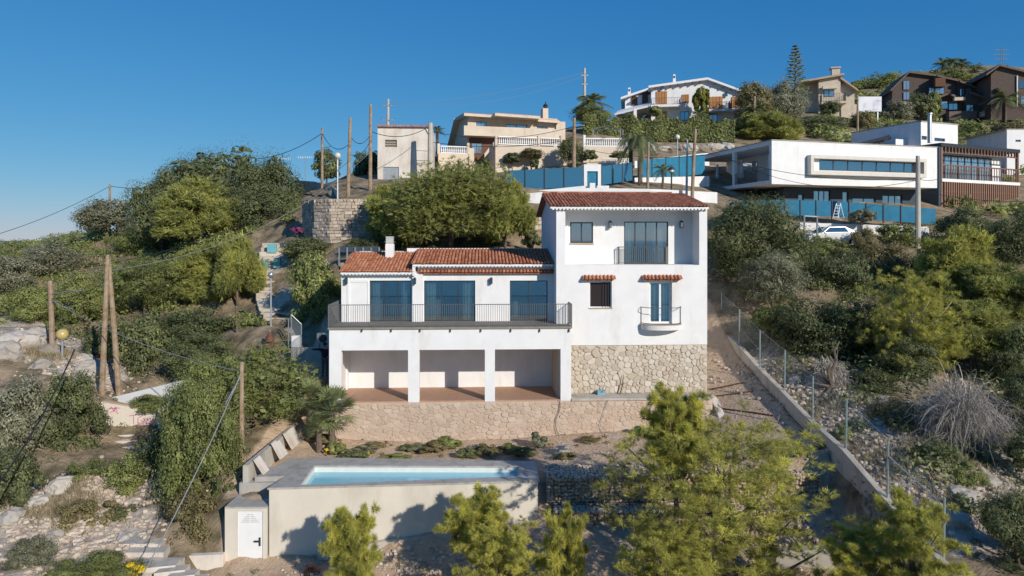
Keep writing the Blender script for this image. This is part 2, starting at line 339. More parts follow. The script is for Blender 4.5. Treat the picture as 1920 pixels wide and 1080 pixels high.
px_pts = [  # photo pixel, photo row, distance: ground seen (or standing just behind plants) there
 (0,1080,22),(60,960,26),(150,870,29),(200,1000,25.5),(250,930,28),(100,760,34),(0,760,33),(0,640,42),(60,650,41),(170,690,39),(190,748,37),(225,738,38),
 (190,818,34.8),(245,832,34.1),(290,850,33.4),(250,866,32.5),(240,770,36.2),(300,770,36),(323,697,40),(250,660,43),(400,640,42),(450,625,43),(480,640,40),(560,668,38),(600,706,35.5),(560,700,35.5),
 (520,600,44),(510,540,47.5),(500,490,51.5),(530,452,55),(350,560,50),(200,560,52),(80,560,52),(0,535,60),(0,462,92),(110,480,72),(200,450,80),(280,480,68),(300,430,86),(400,410,86),(500,392,80),(150,455,95),
 (600,376,60),(640,376,56),(700,372,56),(560,365,75),(720,334,66),(800,334,66),(900,325,72),(930,322,72),(1060,312,72),(650,470,47),(760,470,46),(900,470,46),(1000,460,47),
 (972,392,53),(1100,386,53),(1222,386,53),(1340,390,53.5),(1000,362,56),(1100,358,57),(1200,360,57),(1320,364,58),(1100,306,72),(1180,306,72),(1250,290,77),(1360,272,82),(1240,268,84),(1100,246,86),(1160,232,95),(1400,232,95),(1060,240,92),(860,300,90),(700,320,90),
 (1480,262,98),(1550,218,116),(1640,235,112),(1620,262,95),(1780,226,130),(1680,226,130),(1900,232,120),(1650,152,185),(1800,130,195),(1920,140,190),(1500,180,160),(1300,190,150),
 (1400,380,61),(1500,396,58.5),(1750,418,57),(1840,400,66),(1920,400,66),(1700,300,80),(1900,330,85),
 (1520,464,50),(1600,466,50),(1722,466,50.5),(1900,470,50),(1400,470,48),(1480,545,42),(1350,560,42.5),(1700,500,45),
 (1560,700,34),(1640,760,31),(1600,640,37),(1760,800,28.5),(1900,880,26),(1900,1010,22),(1900,700,35),(1900,600,41),
]
up = [tuple(P(a, b, y)) for a, b, y in px_pts]
up += [(-10.5,33.5,-8.6),(-10.2,31,-9.5),(-11,27,-9.7),(-8,32.5,-9.72),(-4,32.6,-9.72),(0,32.6,-9.6),(3,32.8,-9.35),(6,33,-9.15),(8,33,-8.95),(-8,28.5,-9.6),(-2,28.5,-9.5),(3,28.5,-9.3),(8,28.5,-9.12),(11.5,28,-8.95),
       (-9,49.7,-1.0),(-4.5,49.7,-1.0),(-1,49.8,-1.0),(2.5,50.2,-1.0),(-9,51.8,1.7),(-4.5,51.8,1.8),(-1,51.9,1.9),(2.5,52.3,2.0),(11.2,33,-7.85),(11.6,36,-7.4),(11.2,40,-6.4),(11,43,-5.7),(4,46,-3.0),(-5,44,-4.2),
       (-24,27,-11.5),(-13,25,-12.0),(-14,21,-13.0),(-20,18,-14),(-30,18,-13.5),(-12,10,-18),(14.5,18,-11),(20,15,-13),(0,8,-19),(12,8,-18),(-30,6,-20),(30,6,-19),(0,18,-14),
       (-45,40,-9),(-60,70,-5),(-60,30,-14),(-90,95,-6),(-80,130,-14),(-30,130,-4),(-40,170,-14),(-100,200,-40),(0,130,6),(-20,200,-10),(40,220,22),(60,35,-4),(70,60,3),(90,90,12),(120,130,24),(160,200,36),(100,250,40),(60,300,20),(160,300,30),(-60,300,-35),(-160,120,-40)]
wall_px = [(1380,643,38.5),(1417,686,35.5),(1458,727,32.6),(1517,788,29.2),(1579,844,26.2),(1658,936,23.3),(1725,1015,21.2),(1800,1092,19.3)]
for a, b_, y in wall_px:
    p = P(a, b_, y); up += [(p.x+.9, p.y, p.z-.30), (p.x+2.2, p.y, p.z-.12)]
TU = tps(up)
TL = tps([(-13,25.4,-12.4),(-9.7,25,-12.35),(-5,25,-11.85),(0.8,25.5,-11.2),(6.6,24.6,-11.45),(11,23.8,-10.7),(12.4,26,-10.3),(-10,18,-14.8),(0,18,-14.3),(11,18,-12.6),(13,12,-15.5),(0,8,-19),(-12,8,-19.5)])
def vnoise(x, y, s, seed=0.0):
    x = np.asarray(x, float) / s + seed; y = np.asarray(y, float) / s - seed * 1.7
    x0 = np.floor(x); y0 = np.floor(y); fx = x - x0; fy = y - y0
    def h(a, b):
        q = np.sin(a * 127.1 + b * 311.7 + seed) * 43758.5453; return q - np.floor(q)
    fx = fx * fx * (3 - 2 * fx); fy = fy * fy * (3 - 2 * fy)
    return (h(x0, y0) * (1 - fx) + h(x0 + 1, y0) * fx) * (1 - fy) + (h(x0, y0 + 1) * (1 - fx) + h(x0 + 1, y0 + 1) * fx) * fy - 0.5
def sstep(a, b, x): t = np.clip((x - a) / (b - a), 0, 1); return t * t * (3 - 2 * t)
HF = Frame(960, 32.7, 2.5)                 # main house
def front_line(x): return np.where(np.asarray(x, float) < 1.0, 26.6 + 0.07 * np.asarray(x, float), 26.95)
def terrain(x, y, detail=True):
    x = np.asarray(x, float); y = np.asarray(y, float)
    z = TU(x, y)
    far = sstep(230, 420, np.hypot(x, y - 60)); z = z * (1 - far) + (-70) * far
    inx = sstep(-12.2, -11.4, x) * (1 - sstep(12.35, 12.75, x))
    low = (1 - sstep(-0.15, 0.15, y - front_line(x))) * inx
    zl = TL(x, y)
    z = z * (1 - low) + np.minimum(z, zl) * low
    u = x * HF.c + (y - 32.7) * HF.s; v = -x * HF.s + (y - 32.7) * HF.c
    ins = sstep(-8.75, -8.5, u) * (1 - sstep(8.7, 8.95, u)) * sstep(0.2, 0.4, v) * (1 - sstep(7.0, 9.0, v))
    z = z * (1 - ins) + np.minimum(z, -9.7) * ins
    if detail:
        gard = sstep(-11.5, -10.5, x) * (1 - sstep(12.0, 12.6, x)) * sstep(26.3, 27.3, y) * (1 - sstep(42, 46, y))
        k = (1 - gard) * (1 - 0.85 * sstep(46, 52, y) * sstep(-18, -10, x)) * (1 - .75 * (1 - sstep(.8, 2.6, np.abs(x - 13.2)))) + 0.08
        z = z + k * (0.9 * vnoise(x, y, 5.0, 1.3) + 0.55 * vnoise(x, y, 1.9, 4.1) + 0.30 * vnoise(x, y, 0.8, 7.7) + 0.18 * vnoise(x, y, 0.42, 9.2))
    return z
def tz(x, y): return float(terrain(np.array([x]), np.array([y]))[0])

def axis(segs):
    out = []
    for a, b, s in segs: out += list(np.arange(a, b, s))
    return np.array(out + [segs[-1][1]])
xs = axis([(-3000,-600,400),(-600,-200,40),(-200,-60,6),(-60,-34,1.2),(-34,34,0.33),(34,62,0.9),(62,140,4),(140,500,30),(500,3000,400)])
ys = axis([(-600,-60,90),(-60,6,8),(6,16,1.0),(16,58,0.33),(58,100,1.0),(100,200,3),(200,420,14),(420,900,80)])
X, Y_ = np.meshgrid(xs, ys); Z = terrain(X, Y_)
behind = sstep(-2, -50, Y_); Z = Z * (1 - behind) + (-75) * behind
Z = np.where(Y_ < 6, np.minimum(Z, -17 - (6 - Y_) * 0.7), Z); Z = np.maximum(Z, -75)
nv, nu = X.shape
idx = np.arange(nv * nu).reshape(nv, nu)
quads = np.stack([idx[:-1, :-1], idx[:-1, 1:], idx[1:, 1:], idx[1:, :-1]], -1).reshape(-1, 4)
me = bpy.data.meshes.new('ground'); me.from_pydata(np.stack([X, Y_, Z], -1).reshape(-1, 3).tolist(), [], quads.tolist())
me.polygons.foreach_set('use_smooth', np.ones(len(me.polygons), dtype=bool))
# what the soil is: 0 scrub earth, 1 bare raked earth of the plot, rocky outcrops in a second attribute
plot = sstep(-11.6, -11.0, X) * (1 - sstep(12.4, 12.7, X)) * sstep(26.3, 26.9, Y_) * (1 - sstep(43, 46, Y_))
front = sstep(-11.4, -10.8, X) * (1 - sstep(12.4, 12.7, X)) * (1 - plot)* (1 - sstep(26, 27, Y_))
rocky = np.zeros_like(X)
for (a, b, yy, r) in [(30,650,41,5.0),(165,690,39,3.2),(120,930,27,4.5),(60,1000,25,4.5),(200,1010,25.5,2.6),(1480,640,36,3.0),(1560,700,34,3.2),(1650,800,29.5,3.6),(1760,950,23,3.4),(1850,900,25,3.5),(1640,480,46,4),(0,600,46,4),(512,500,51,2.4),(522,580,45.8,1.6)]:
    p = P(a, b, yy); rocky = np.maximum(rocky, 1 - sstep(0.3, 1.0, np.hypot(X - p.x, Y_ - p.y) / r))
for nm, arr in (('plot', np.maximum(plot, 0.6 * front)), ('rocky', rocky)):
    at = me.attributes.new(nm, 'FLOAT', 'POINT'); at.data.foreach_set('value', arr.astype(np.float32).ravel())
def ground_mat():
    m = bpy.data.materials.new('earth_and_rock'); m.use_nodes = True
    n = m.node_tree.nodes; L = m.node_tree.links; b = n['Principled BSDF']; b.inputs['Roughness'].default_value = 0.95; b.inputs['Specular IOR Level'].default_value = 0.15
    tc = n.new('ShaderNodeTexCoord')
    def nz(s, d=8, r=0.62):
        q = n.new('ShaderNodeTexNoise'); q.inputs['Scale'].default_value = s; q.inputs['Detail'].default_value = d; q.inputs['Roughness'].default_value = r; L.new(tc.outputs['Object'], q.inputs['Vector']); return q.outputs['Fac']
    def rp(src, stops):
        r = n.new('ShaderNodeValToRGB'); e = r.color_ramp.elements
        for i, (p, c) in enumerate(stops):
            k = e[i] if i < 2 else e.new(p); k.position = p; k.color = (*c, 1)
        L.new(src, r.inputs[0]); return r.outputs[0]
    def mix(f, a, c):
        x = n.new('ShaderNodeMix'); x.data_type = 'RGBA'; L.new(f, x.inputs[0]); L.new(a, x.inputs[6]); L.new(c, x.inputs[7]); return x.outputs[2]
    def attr(nm): a = n.new('ShaderNodeAttribute'); a.attribute_name = nm; return a.outputs['Fac']
    scrub = rp(nz(0.9), [(0.30, (0.085, 0.08, 0.042)), (0.72, (0.50, 0.38, 0.26)), (0.5, (0.29, 0.225, 0.145))])
    earth = rp(nz(1.7), [(0.25, (0.50, 0.345, 0.225)), (0.75, (0.68, 0.53, 0.385)), (0.5, (0.60, 0.445, 0.31))])
    rock = rp(nz(2.6, 10, 0.7), [(0.30, (0.24, 0.20, 0.155)), (0.66, (0.66, 0.60, 0.52)), (0.48, (0.52, 0.44, 0.36))])
    # ragged edges of the patches
    def rag(nm, amt=0.9):
        ad = n.new('ShaderNodeMath'); ad.operation = 'MULTIPLY_ADD'; ad.inputs[1].default_value = amt; L.new(nz(1.3), ad.inputs[0])
        su = n.new('ShaderNodeMath'); su.operation = 'SUBTRACT'; su.inputs[1].default_value = amt * 0.5; L.new(attr(nm), su.inputs[0]); L.new(su.outputs[0], ad.inputs[2])
        return rp(ad.outputs[0], [(0.35, (0, 0, 0)), (0.65, (1, 1, 1))])
    col = mix(rag('rocky'), scrub, rock); col = mix(rag('plot', 0.3), col, earth)
    peb = n.new('ShaderNodeTexVoronoi'); peb.inputs['Scale'].default_value = 9; L.new(tc.outputs['Object'], peb.inputs['Vector'])
    pm = rp(peb.outputs['Distance'], [(0.06, (0.35, 0.35, 0.35)), (0.16, (0, 0, 0))])
    pale = n.new('ShaderNodeRGB'); pale.outputs[0].default_value = (0.52, 0.45, 0.37, 1)
    col = mix(pm, col, pale.outputs[0])
    L.new(col, b.inputs['Base Color'])
    bp = n.new('ShaderNodeBump'); bp.inputs['Strength'].default_value = 1.0; bp.inputs['Distance'].default_value = 0.16; L.new(nz(5, 10, 0.7), bp.inputs['Height']); L.new(bp.outputs[0], b.inputs['Normal'])
    return m
me.materials.append(ground_mat())
ground = bpy.data.objects.new('ground', me); C.objects.link(ground); ground['kind'] = 'structure'; ground['label'] = 'dry hillside ground of tan earth, scrub and pale rock'
# sea far below, all round
sm = bpy.data.materials.new('sea_water'); sm.use_nodes = True; b = sm.node_tree.nodes['Principled BSDF']
b.inputs['Base Color'].default_value = (0.04, 0.115, 0.15, 1); b.inputs['Roughness'].default_value = 0.25
m_ = MB(); m_.add([(-40000,-40000,-62),(40000,-40000,-62),(40000,40000,-62),(-40000,40000,-62)], [(0,1,2,3)])
sea = m_.build('sea', sm); sea['kind'] = 'structure'; sea['label'] = 'distant blue sea below the hill'
# ------------------------------------------------------------------ shared building pieces
def clip_poly(poly, nx, ny, d):
    out = []
    for i in range(len(poly)):
        a, b_ = poly[i], poly[(i + 1) % len(poly)]
        da = a[0]*nx + a[1]*ny - d; db = b_[0]*nx + b_[1]*ny - d
        if da <= 0: out.append(a)
        if da * db < 0:
            t = da / (da - db); out.append((a[0] + t*(b_[0]-a[0]), a[1] + t*(b_[1]-a[1])))
    return out
def voronoi(w, h, n, seed, ax=1.0, relax=2):
    """irregular polygons that tile a w x h rectangle; ax stretches them sideways"""
    rg = random.Random(seed); W = w / ax
    pts = [(rg.random()*W, rg.random()*h) for _ in range(n)]
    for it in range(relax + 1):
        cells = []
        for i, p in enumerate(pts):
            poly = [(0,0),(W,0),(W,h),(0,h)]
            near = sorted(((q[0]-p[0])**2 + (q[1]-p[1])**2, j) for j, q in enumerate(pts) if j != i)[:18]
            for d2, j in near:
                q = pts[j]; nx, ny = q[0]-p[0], q[1]-p[1]
                poly = clip_poly(poly, nx, ny, (nx*(p[0]+q[0]) + ny*(p[1]+q[1])) / 2)
                if len(poly) < 3: break
            cells.append(poly)
        if it < relax:
            pts = [(sum(v[0] for v in c)/len(c), sum(v[1] for v in c)/len(c)) if len(c) > 2 else pts[i] for i, c in enumerate(cells)]
    return [[(x*ax, y) for x, y in c] for c in cells if len(c) > 2]
def masonry(parent, mat, w, h, n, seed, place, joint=0.018, relief=0.03, ax=1.0, name='stone', relax=2, keep=295):
    """each stone its own child (beyond the largest 295: one joined piece); place(a, b, out) -> local point"""
    rg = random.Random(seed + 5); cells = []
    for c in voronoi(w, h, n, seed, ax, relax):
        cx = sum(p[0] for p in c)/len(c); cy = sum(p[1] for p in c)/len(c)
        cells.append((sum(math.hypot(p[0]-cx, p[1]-cy) for p in c)/len(c), cx, cy, c))
    cells.sort(key=lambda q: -q[0]); rest = MB()
    for i, (r, cx, cy, c) in enumerate(cells):
        if r < joint * 2: continue
        def inset(k): return [(cx + (x-cx)*k, cy + (y-cy)*k) for x, y in c]
        def rnd(pl):    # corners rounded like a field stone
            o = []
            for q in range(len(pl)):
                a, b_, d = pl[q-1], pl[q], pl[(q+1) % len(pl)]
                o.append((b_[0]*0.72 + a[0]*0.28, b_[1]*0.72 + a[1]*0.28)); o.append((b_[0]*0.72 + d[0]*0.28, b_[1]*0.72 + d[1]*0.28))
            return o
        k0 = max(0.5, 1 - joint / r); dep = relief * rg.uniform(0.35, 1.25)
        tx, ty = rg.uniform(-.12,.12), rg.uniform(-.12,.12)           # each face tilts a little
        m = MB() if i < keep else rest
        a0 = [place(x, y, -0.02) for x, y in rnd(inset(k0))]; a1 = [place(x, y, max(.002, dep*0.65+(x-cx)*tx+(y-cy)*ty)) for x, y in rnd(inset(k0))]; a2 = [place(x, y, max(.004, dep+(x-cx)*tx+(y-cy)*ty)) for x, y in rnd(inset(k0*0.80))]
        nn = len(a0)
        m.add(a0 + a1 + a2, [(i,(i+1)%nn,nn+(i+1)%nn,nn+i) for i in range(nn)] + [(nn+i,nn+(i+1)%nn,2*nn+(i+1)%nn,2*nn+i) for i in range(nn)] + [tuple(range(2*nn,3*nn))])
        if i < keep: m.build(name, mat, parent)
    if rest.v: rest.build(name, mat, parent, kind='stuff')
def tile_field(m, u0, u1, v0, z0, v1, z1, pitch=0.175, length=0.36, rg=None, base=0.5, seg=5):
    """rows of barrel tiles on a slope rising from (v0,z0) to (v1,z1)"""
    rg = rg or random.Random(3)
    n = max(1, int(round((u1-u0)/pitch))); pt = (u1-u0)/n
    L = math.hypot(v1-v0, z1-z0); dv, dz = (v1-v0)/L, (z1-z0)/L; nvx, nz_ = -dz, dv
    rows = max(1, int(round(L/length))); ln = L/rows
    for i in range(n):
        uc = u0 + (i+0.5)*pt; ct = base + rg.uniform(-0.12, 0.12)
        for r in range(rows):
            t = min(1, max(0, ct + rg.uniform(-0.32, 0.32)))
            s0 = r*ln - 0.04 + rg.uniform(-.012,.012); s1 = min(L, (r+1)*ln + 0.03)
            ju = rg.uniform(-.008, .008)
            vs_ = []
            for s, rad, lift in ((s0, pt*0.36, 0.038), (s1, pt*0.29, 0.012)):
                for k in range(seg+1):
                    an = math.pi*k/seg; a = math.cos(an)*rad; h = math.sin(an)*rad*0.9 + lift
                    vs_.append((uc + ju + a, v0 + dv*s + nvx*h, z0 + dz*s + nz_*h))
            q = seg+1
            m.add(vs_, [(k, k+1, q+k+1, q+k) for k in range(seg)] + [tuple(range(seg, -1, -1))], t)
    # channel tiles below
    for i in range(n+1):
        uc = u0 + i*pt
        for r in range(rows):
            t = min(1, max(0, base - 0.18 + rg.uniform(-0.2, 0.2)))
            s0, s1 = r*ln, (r+1)*ln; w_ = pt*0.34
            m.add([(uc-w_, v0+dv*s0+nvx*.03, z0+dz*s0+nz_*.03),(uc, v0+dv*s0, z0+dz*s0),(uc+w_, v0+dv*s0+nvx*.03, z0+dz*s0+nz_*.03),
                   (uc-w_, v0+dv*s1+nvx*.02, z0+dz*s1+nz_*.02),(uc, v0+dv*s1-nvx*.005, z0+dz*s1-nz_*.005),(uc+w_, v0+dv*s1+nvx*.02, z0+dz*s1+nz_*.02)], [(0,1,4,3),(1,2,5,4)], t)
    return m
def tile_roof(root, name, mat, u0, u1, v0, z0, v1, z1, **k):
    """roof slab with its tiles as a joined sub-part"""
    base = MB(); base.prism([(u0+.03,v0+.06,z0-0.11),(u1-.03,v0+.06,z0-0.11),(u1-.03,v1,z1-0.11),(u0+.03,v1,z1-0.11)], [(u0+.03,v0+.06,z0-0.02),(u1-.03,v0+.06,z0-0.02),(u1-.03,v1,z1-0.02),(u0+.03,v1,z1-0.02)])
    ro = base.build(name, M['white_trim'], root)
    m = MB(); tile_field(m, u0, u1, v0, z0, v1, z1, **k); m.build('roof_tiles', mat, ro, kind='stuff')
    return ro
def window(root, u0, u1, z0, z1, v, cols=2, fmat=None, gmat=None, fw=0.06, name='window', rows=1, depth=0.06, door=False):
    fmat = fmat or M['dark_metal']; gmat = gmat or M['glass']
    m = MB(); cw = (u1-u0-fw)/cols; rh = (z1-z0-fw)/rows
    holes = [(u0+fw+i*cw, u0+(i+1)*cw, z0+fw+j*rh, z0+(j+1)*rh) for i in range(cols) for j in range(rows)]
    m.wall(u0, u1, z0, z1, holes, v, v+depth)
    w_ = m.build(name, fmat, root)
    for h in holes:
        g = MB(); g.box(h[0]-.01, h[1]+.01, v+depth*0.45, v+depth*0.6, h[2]-.01, h[3]+.01); g.build('pane', gmat, w_)
    return w_
def curtain(root, u0, u1, z0, z1, v, folds=6, amp=0.035):
    m = MB(); n = folds*6; vs_ = []
    for k in range(n+1):
        u = u0 + (u1-u0)*k/n; d = v + amp*math.sin(k/6*2*math.pi) + amp*0.4*math.sin(k*0.9)
        vs_ += [(u, d, z0), (u, d, z1)]
    m.add(vs_, [(2*k, 2*k+2, 2*k+3, 2*k+1) for k in range(n)])
    return m.build('curtain', M['curtain'], root, smooth=True)
def railing(root, path, z0, z1, mat, spacing=0.115, r=0.011, name='railing', post=0.02):
    """path: list of (u, v); bars are a joined sub-part"""
    m = MB()
    for a, b_ in zip(path[:-1], path[1:]):
        for z in (z1, z0+0.06): m.tube([(a[0],a[1],z),(b_[0],b_[1],z)], 0.018, 4)
    for p in path if len(path) < 6 else (path[0], path[-1]): m.box(p[0]-post, p[0]+post, p[1]-post, p[1]+post, z0-0.02, z1+0.02)
    rl = m.build(name, mat, root)
    b = MB()
    for a, c in zip(path[:-1], path[1:]):
        L = math.hypot(c[0]-a[0], c[1]-a[1]); n = max(1, int(L/spacing))
        for i in range(1, n):
            t = i/n; x, y = a[0]+(c[0]-a[0])*t, a[1]+(c[1]-a[1])*t
            b.box(x-r, x+r, y-r, y+r, z0+0.05, z1)
    b.build('balusters', mat, rl, kind='stuff')
    return rl
def wall_lamp(root, u, v, z, s=1.0, mat=None):
    m = MB(); m.box(u-.035*s, u+.035*s, v-.02, v, z-.05*s, z+.12*s); m.tube([(u,v-.02,z+.08*s),(u,v-.12*s,z+.12*s)], .012*s, 5)
    m.prism([(u-.07*s,v-.2*s,z+.08*s),(u+.07*s,v-.2*s,z+.08*s),(u+.07*s,v-.06*s,z+.08*s),(u-.07*s,v-.06*s,z+.08*s)], [(u-.03*s,v-.16*s,z+.15*s),(u+.03*s,v-.16*s,z+.15*s),(u+.03*s,v-.1*s,z+.15*s),(u-.03*s,v-.1*s,z+.15*s)])
    m.box(u-.055*s,u+.055*s,v-.185*s,v-.075*s,z-.14*s,z-.115*s)
    for a in (-1,1):
        for b_ in (-.183,-.077): m.box(u+a*.052*s-.006,u+a*.052*s+.006,v+b_*s-.006,v+b_*s+.006,z-.12*s,z+.08*s)
    l = m.build('wall_lamp', M['dark_metal'], root)
    g = MB(); g.box(u-.045*s,u+.045*s,v-.175*s,v-.085*s,z-.11*s,z+.075*s); g.build('lamp_glass', M['glass_dark'], l)
    return l

# ------------------------------------------------------------------ main house
H = HF
house = frame_thing('villa', 'white two-level villa with red tiled roofs, arcade, long terrace and stone base', 'house', H, -9.7)
zp = H.z(800, 752, 0.0)           # patio floor
zt = H.z(845, 613, 0.0)           # terrace floor
ztb = H.z(845, 617, 0.0)
zbeam = H.z(845, 656, 0.0)
uL, uR = H.u(617), H.u(1071)
part('arcade', M['white'], house, bevel=0.008)(lambda m: m.wall(uL, uR, zp-0.06, ztb, [(H.u(a), H.u(b), zp-1, zbeam) for a, b in ((640,765),(786,909),(928,1051))], 0.0, 0.34))
part('wall', M['white'], house)(lambda m: m.wall(uL+.36, uR+.2, zp, ztb-.26, [], 3.02, 3.25))
part('wall', M['white'], house)(lambda m: m.box(uL, uL+.3, 0.345, 3.25, zp-1.6, ztb-.262))
part('wall', M['stone'], house)(lambda m: m.box(H.u(1047), H.u(1047)+.2, 0.6, 3.0, zp, ztb-.262))
part('ceiling', M['white'], house)(lambda m: m.box(uL+.005, uR-.005, 0.345, 3.2, ztb-.26, ztb-.005))
part('patio_floor', M['floor_tile'], house)(lambda m: m.box(uL+.1, uR-.02, 0.03, 3.1, zp-.16, zp+.004))
part('terrace_floor', M['deck'], house)(lambda m: m.box(uL-.05, uR+.04, -.06, 2.4, ztb, zt))
for x in (679,734,788,845,902,958,1012,1067): part('drain_spout', M['dark_metal'], house)(lambda m: m.box(H.u(x)-.02, H.u(x)+.02, -.10, -.0, H.z(x, 622), H.z(x, 616.6)))
railing(house, [(uL-.02, 2.2), (uL-.02, -.03), (uR+.02, -.03), (uR+.02, 0.98)], zt, H.z(845, 571, -.03), M['grey_metal'], 0.105, 0.009)
# patio retaining wall, each stone a piece
u0, u1 = H.u(628), H.u(1336)
part('retaining_wall', M['wallmortar'], house)(lambda m: m.prism([(u0,.0,-10.3),(u1,.0,-9.9),(u1,.6,-9.9),(u0,.6,-10.3)], [(u0,.0,zp-.065),(u1,.0,zp-.065),(u1,.6,zp-.065),(u0,.6,zp-.065)]))
rw = house.children[-1]
masonry(rw, M['wallstone'], u1-u0-.04, 2.0, 620, 11, lambda a, b_, o: (u0+.02+a, -.002-o, zp-.09-b_), joint=0.008, relief=0.03, ax=1.5, relax=1)
part('ledge', M['concrete'], house, bevel=0.012)(lambda m: m.box(uR+.01, H.u(1332), -.07, 1.04, zp-.06, zp+.05))
# steep concrete fin at the right end of the wall
def fin(m):
    ua = u1+.02
    m.prism([(ua,0.1,-9.6),(ua+.35,0.1,-9.6),(ua+.35,1.2,-9.6),(ua,1.2,-9.6)], [(ua,0.35,zp+.02),(ua+.3,0.35,zp-.02),(ua+.3,1.2,zp+.02),(ua,1.2,zp+.02)])
    m.prism([(ua+.05,-1.5,-9.6),(ua+.45,-1.5,-9.6),(ua+.45,0.12,-9.6),(ua+.05,0.12,-9.6)], [(ua+.05,-1.35,-8.85),(ua+.4,-1.35,-8.85),(ua+.4,0.4,-7.78),(ua+.05,0.4,-7.78)])
part('sloping_kerb', M['old_white'], house, bevel=0.03)(fin)

# wing above the terrace
vw = 2.25
def hr(x0, y0, x1, y1, v): return H.rect(x0, y0, x1, y1, v)
doors = [hr(693,526,771,604.5,vw), hr(795,526,891,604,vw), hr(956,526,1027,604,vw)]
wl = H.u(640, vw); wr = H.u(1043, 1.0)
ztl = H.z(700, 512, vw); ztr = H.z(900, 498, vw)
um = H.u(783, vw)
part('wall', M['white'], house)(lambda m: m.wall(wl, um, zt, ztl+.06, [(d[0], d[1], zt-1, d[3]) for d in doors[:1]], vw, vw+.25))
part('wall', M['white'], house)(lambda m: m.wall(um, wr, zt, ztr+.06, [(d[0], d[1], zt-1, d[3]) for d in doors[1:]], vw, vw+.25))
part('wall', M['white'], house)(lambda m: m.box(wl, wl+.25, vw+.255, 6.2, zt-3.5, ztl+.05))
part('wall', M['white'], house)(lambda m: m.box(wl+.255, wr, 6.0, 6.2, zt-2, H.z(900,466,5.6)-.15))
part('interior_floor', M['interior'], house)(lambda m: m.box(wl+.26, wr, vw+.2, 5.99, zt-.2, zt+.01))
part('interior_wall', M['interior'], house)(lambda m: m.box(wl+.26, wr-.05, 4.4, 4.5, zt+.015, ztl))
part('column', M['white'], house, bevel=0.01)(lambda m: m.box(H.u(773,vw-.15), H.u(793,vw-.15), vw-.15, vw+.01, zt, H.z(783,512,vw)))
part('shutter_recess', M['white_trim'], house)(lambda m: m.wall(H.u(651,vw-.03), H.u(690,vw-.03), zt, H.z(670,524,vw), [(H.u(656,vw), H.u(690,vw), zt-1, H.z(670,529,vw))], vw-.035, vw+.004))
for k, d in enumerate(doors):
    window(house, d[0]+.002, d[1]-.002, zt+.01, d[3]-.002, vw+.12, cols=(3, 3, 2)[k], fw=0.045, name='sliding_door')
    wd = d[1]-d[0]
    if k < 2:
        curtain(house, d[0]+.06, d[0]+.06+wd*.2, zt+.03, d[3]-.08, vw+.33, 4); curtain(house, d[1]-.06-wd*.22, d[1]-.06, zt+.03, d[3]-.08, vw+.33, 4)
    else: curtain(house, d[0]+.05, d[1]-.05, zt+.03, zt+.9, vw+1.3, 5)
zeL, ztopL = H.z(700, 510, 1.85), H.z(720, 473, 5.6)
zeR, ztopR = H.z(900, 495, 1.85), H.z(900, 467, 5.6)
tile_roof(house, 'roof', M['tile'], H.u(637, 1.85), H.u(773, 1.85), 1.85, zeL, 5.6, ztopL, rg=random.Random(1), base=0.62)
tile_roof(house, 'roof', M['tile'], H.u(772, 1.85), wr-.02, 1.85, zeR, 5.6, ztopR, rg=random.Random(2), base=0.55)
part('ridge', M['white_trim'], house)(lambda m: m.box(H.u(775,5.6)-.35, wr-.02, 5.6, 5.8, ztopR-.2, ztopR+.05))
part('ridge', M['old_white'], house)(lambda m: m.box(H.u(637,1.85)+.1, H.u(775,5.6)-.4, 5.6, 5.8, ztopL-.3, ztopL+.03))
part('gable_wall', M['white'], house)(lambda m: m.extrude([(H.u(772,1.85)+.02, 1.95, zeL-.2),(H.u(772,1.85)+.02,5.55,ztopL-.3),(H.u(772,1.85)+.02,5.55,ztopR-.12),(H.u(772,1.85)+.02,1.95,zeR-.12)], (.14,0,0)))
# eave teeth and the short tile ledge over the doors
def teeth(m, ua, ub, v, z, pitch=0.175, h=0.05):
    n = int((ub-ua)/pitch)
    for i in range(n): c = ua+(i+.5)*(ub-ua)/n; m.box(c-pitch*.28, c+pitch*.28, v, v+.22, z-h, z)
part('eave_moulding', M['white_trim'], house, kind='stuff')(lambda m: (teeth(m, H.u(639,1.9), H.u(771,1.9), 1.93, zeL-.11), teeth(m, H.u(775,1.9), wr-.05, 1.93, zeR-.11)))
lu0, lu1 = H.u(786, vw-.2), wr-.03
part('tile_ledge', M['tile'], house, kind='stuff')(lambda m: (tile_field(m, lu0, lu1, vw-.26, H.z(900,511,vw-.26), vw, H.z(900,506,vw), length=0.3, rg=random.Random(5)), m.box(lu0,lu1,vw-.2,vw-.001,H.z(900,513,vw),H.z(900,510.5,vw), 0.3)))
# chimney
cu = H.u(731, 4.6); cz0 = H.z(731, 474, 4.6); cz1 = H.z(731, 458, 4.6); cz2 = H.z(731, 443, 4.6)
chm = part('chimney', M['white'], house, bevel=0.01)(lambda m: m.box(cu-.22, cu+.22, 4.4, 4.84, cz0-.3, cz1))
part('chimney_cap', M['white_trim'], chm)(lambda m: [m.box(cu-.2+.02*(k%2), cu+.2-.02*(k%2), 4.42, 4.82, cz1+.001+k*(cz2-cz1)/7, cz1+(k+.62)*(cz2-cz1)/7) for k in range(7)])
part('chimney_flue', M['dark_metal'], chm)(lambda m: m.box(cu-.14, cu+.14, 4.48, 4.76, cz1-.1, cz2-.06))
for x in (649, 778): wall_lamp(house, H.u(x, vw-.16), vw - (.15 if x > 700 else 0.0), H.z(x, 526, vw), 1.15)
wall_lamp(house, H.u(921, vw), vw, H.z(921, 526, vw), 1.15)

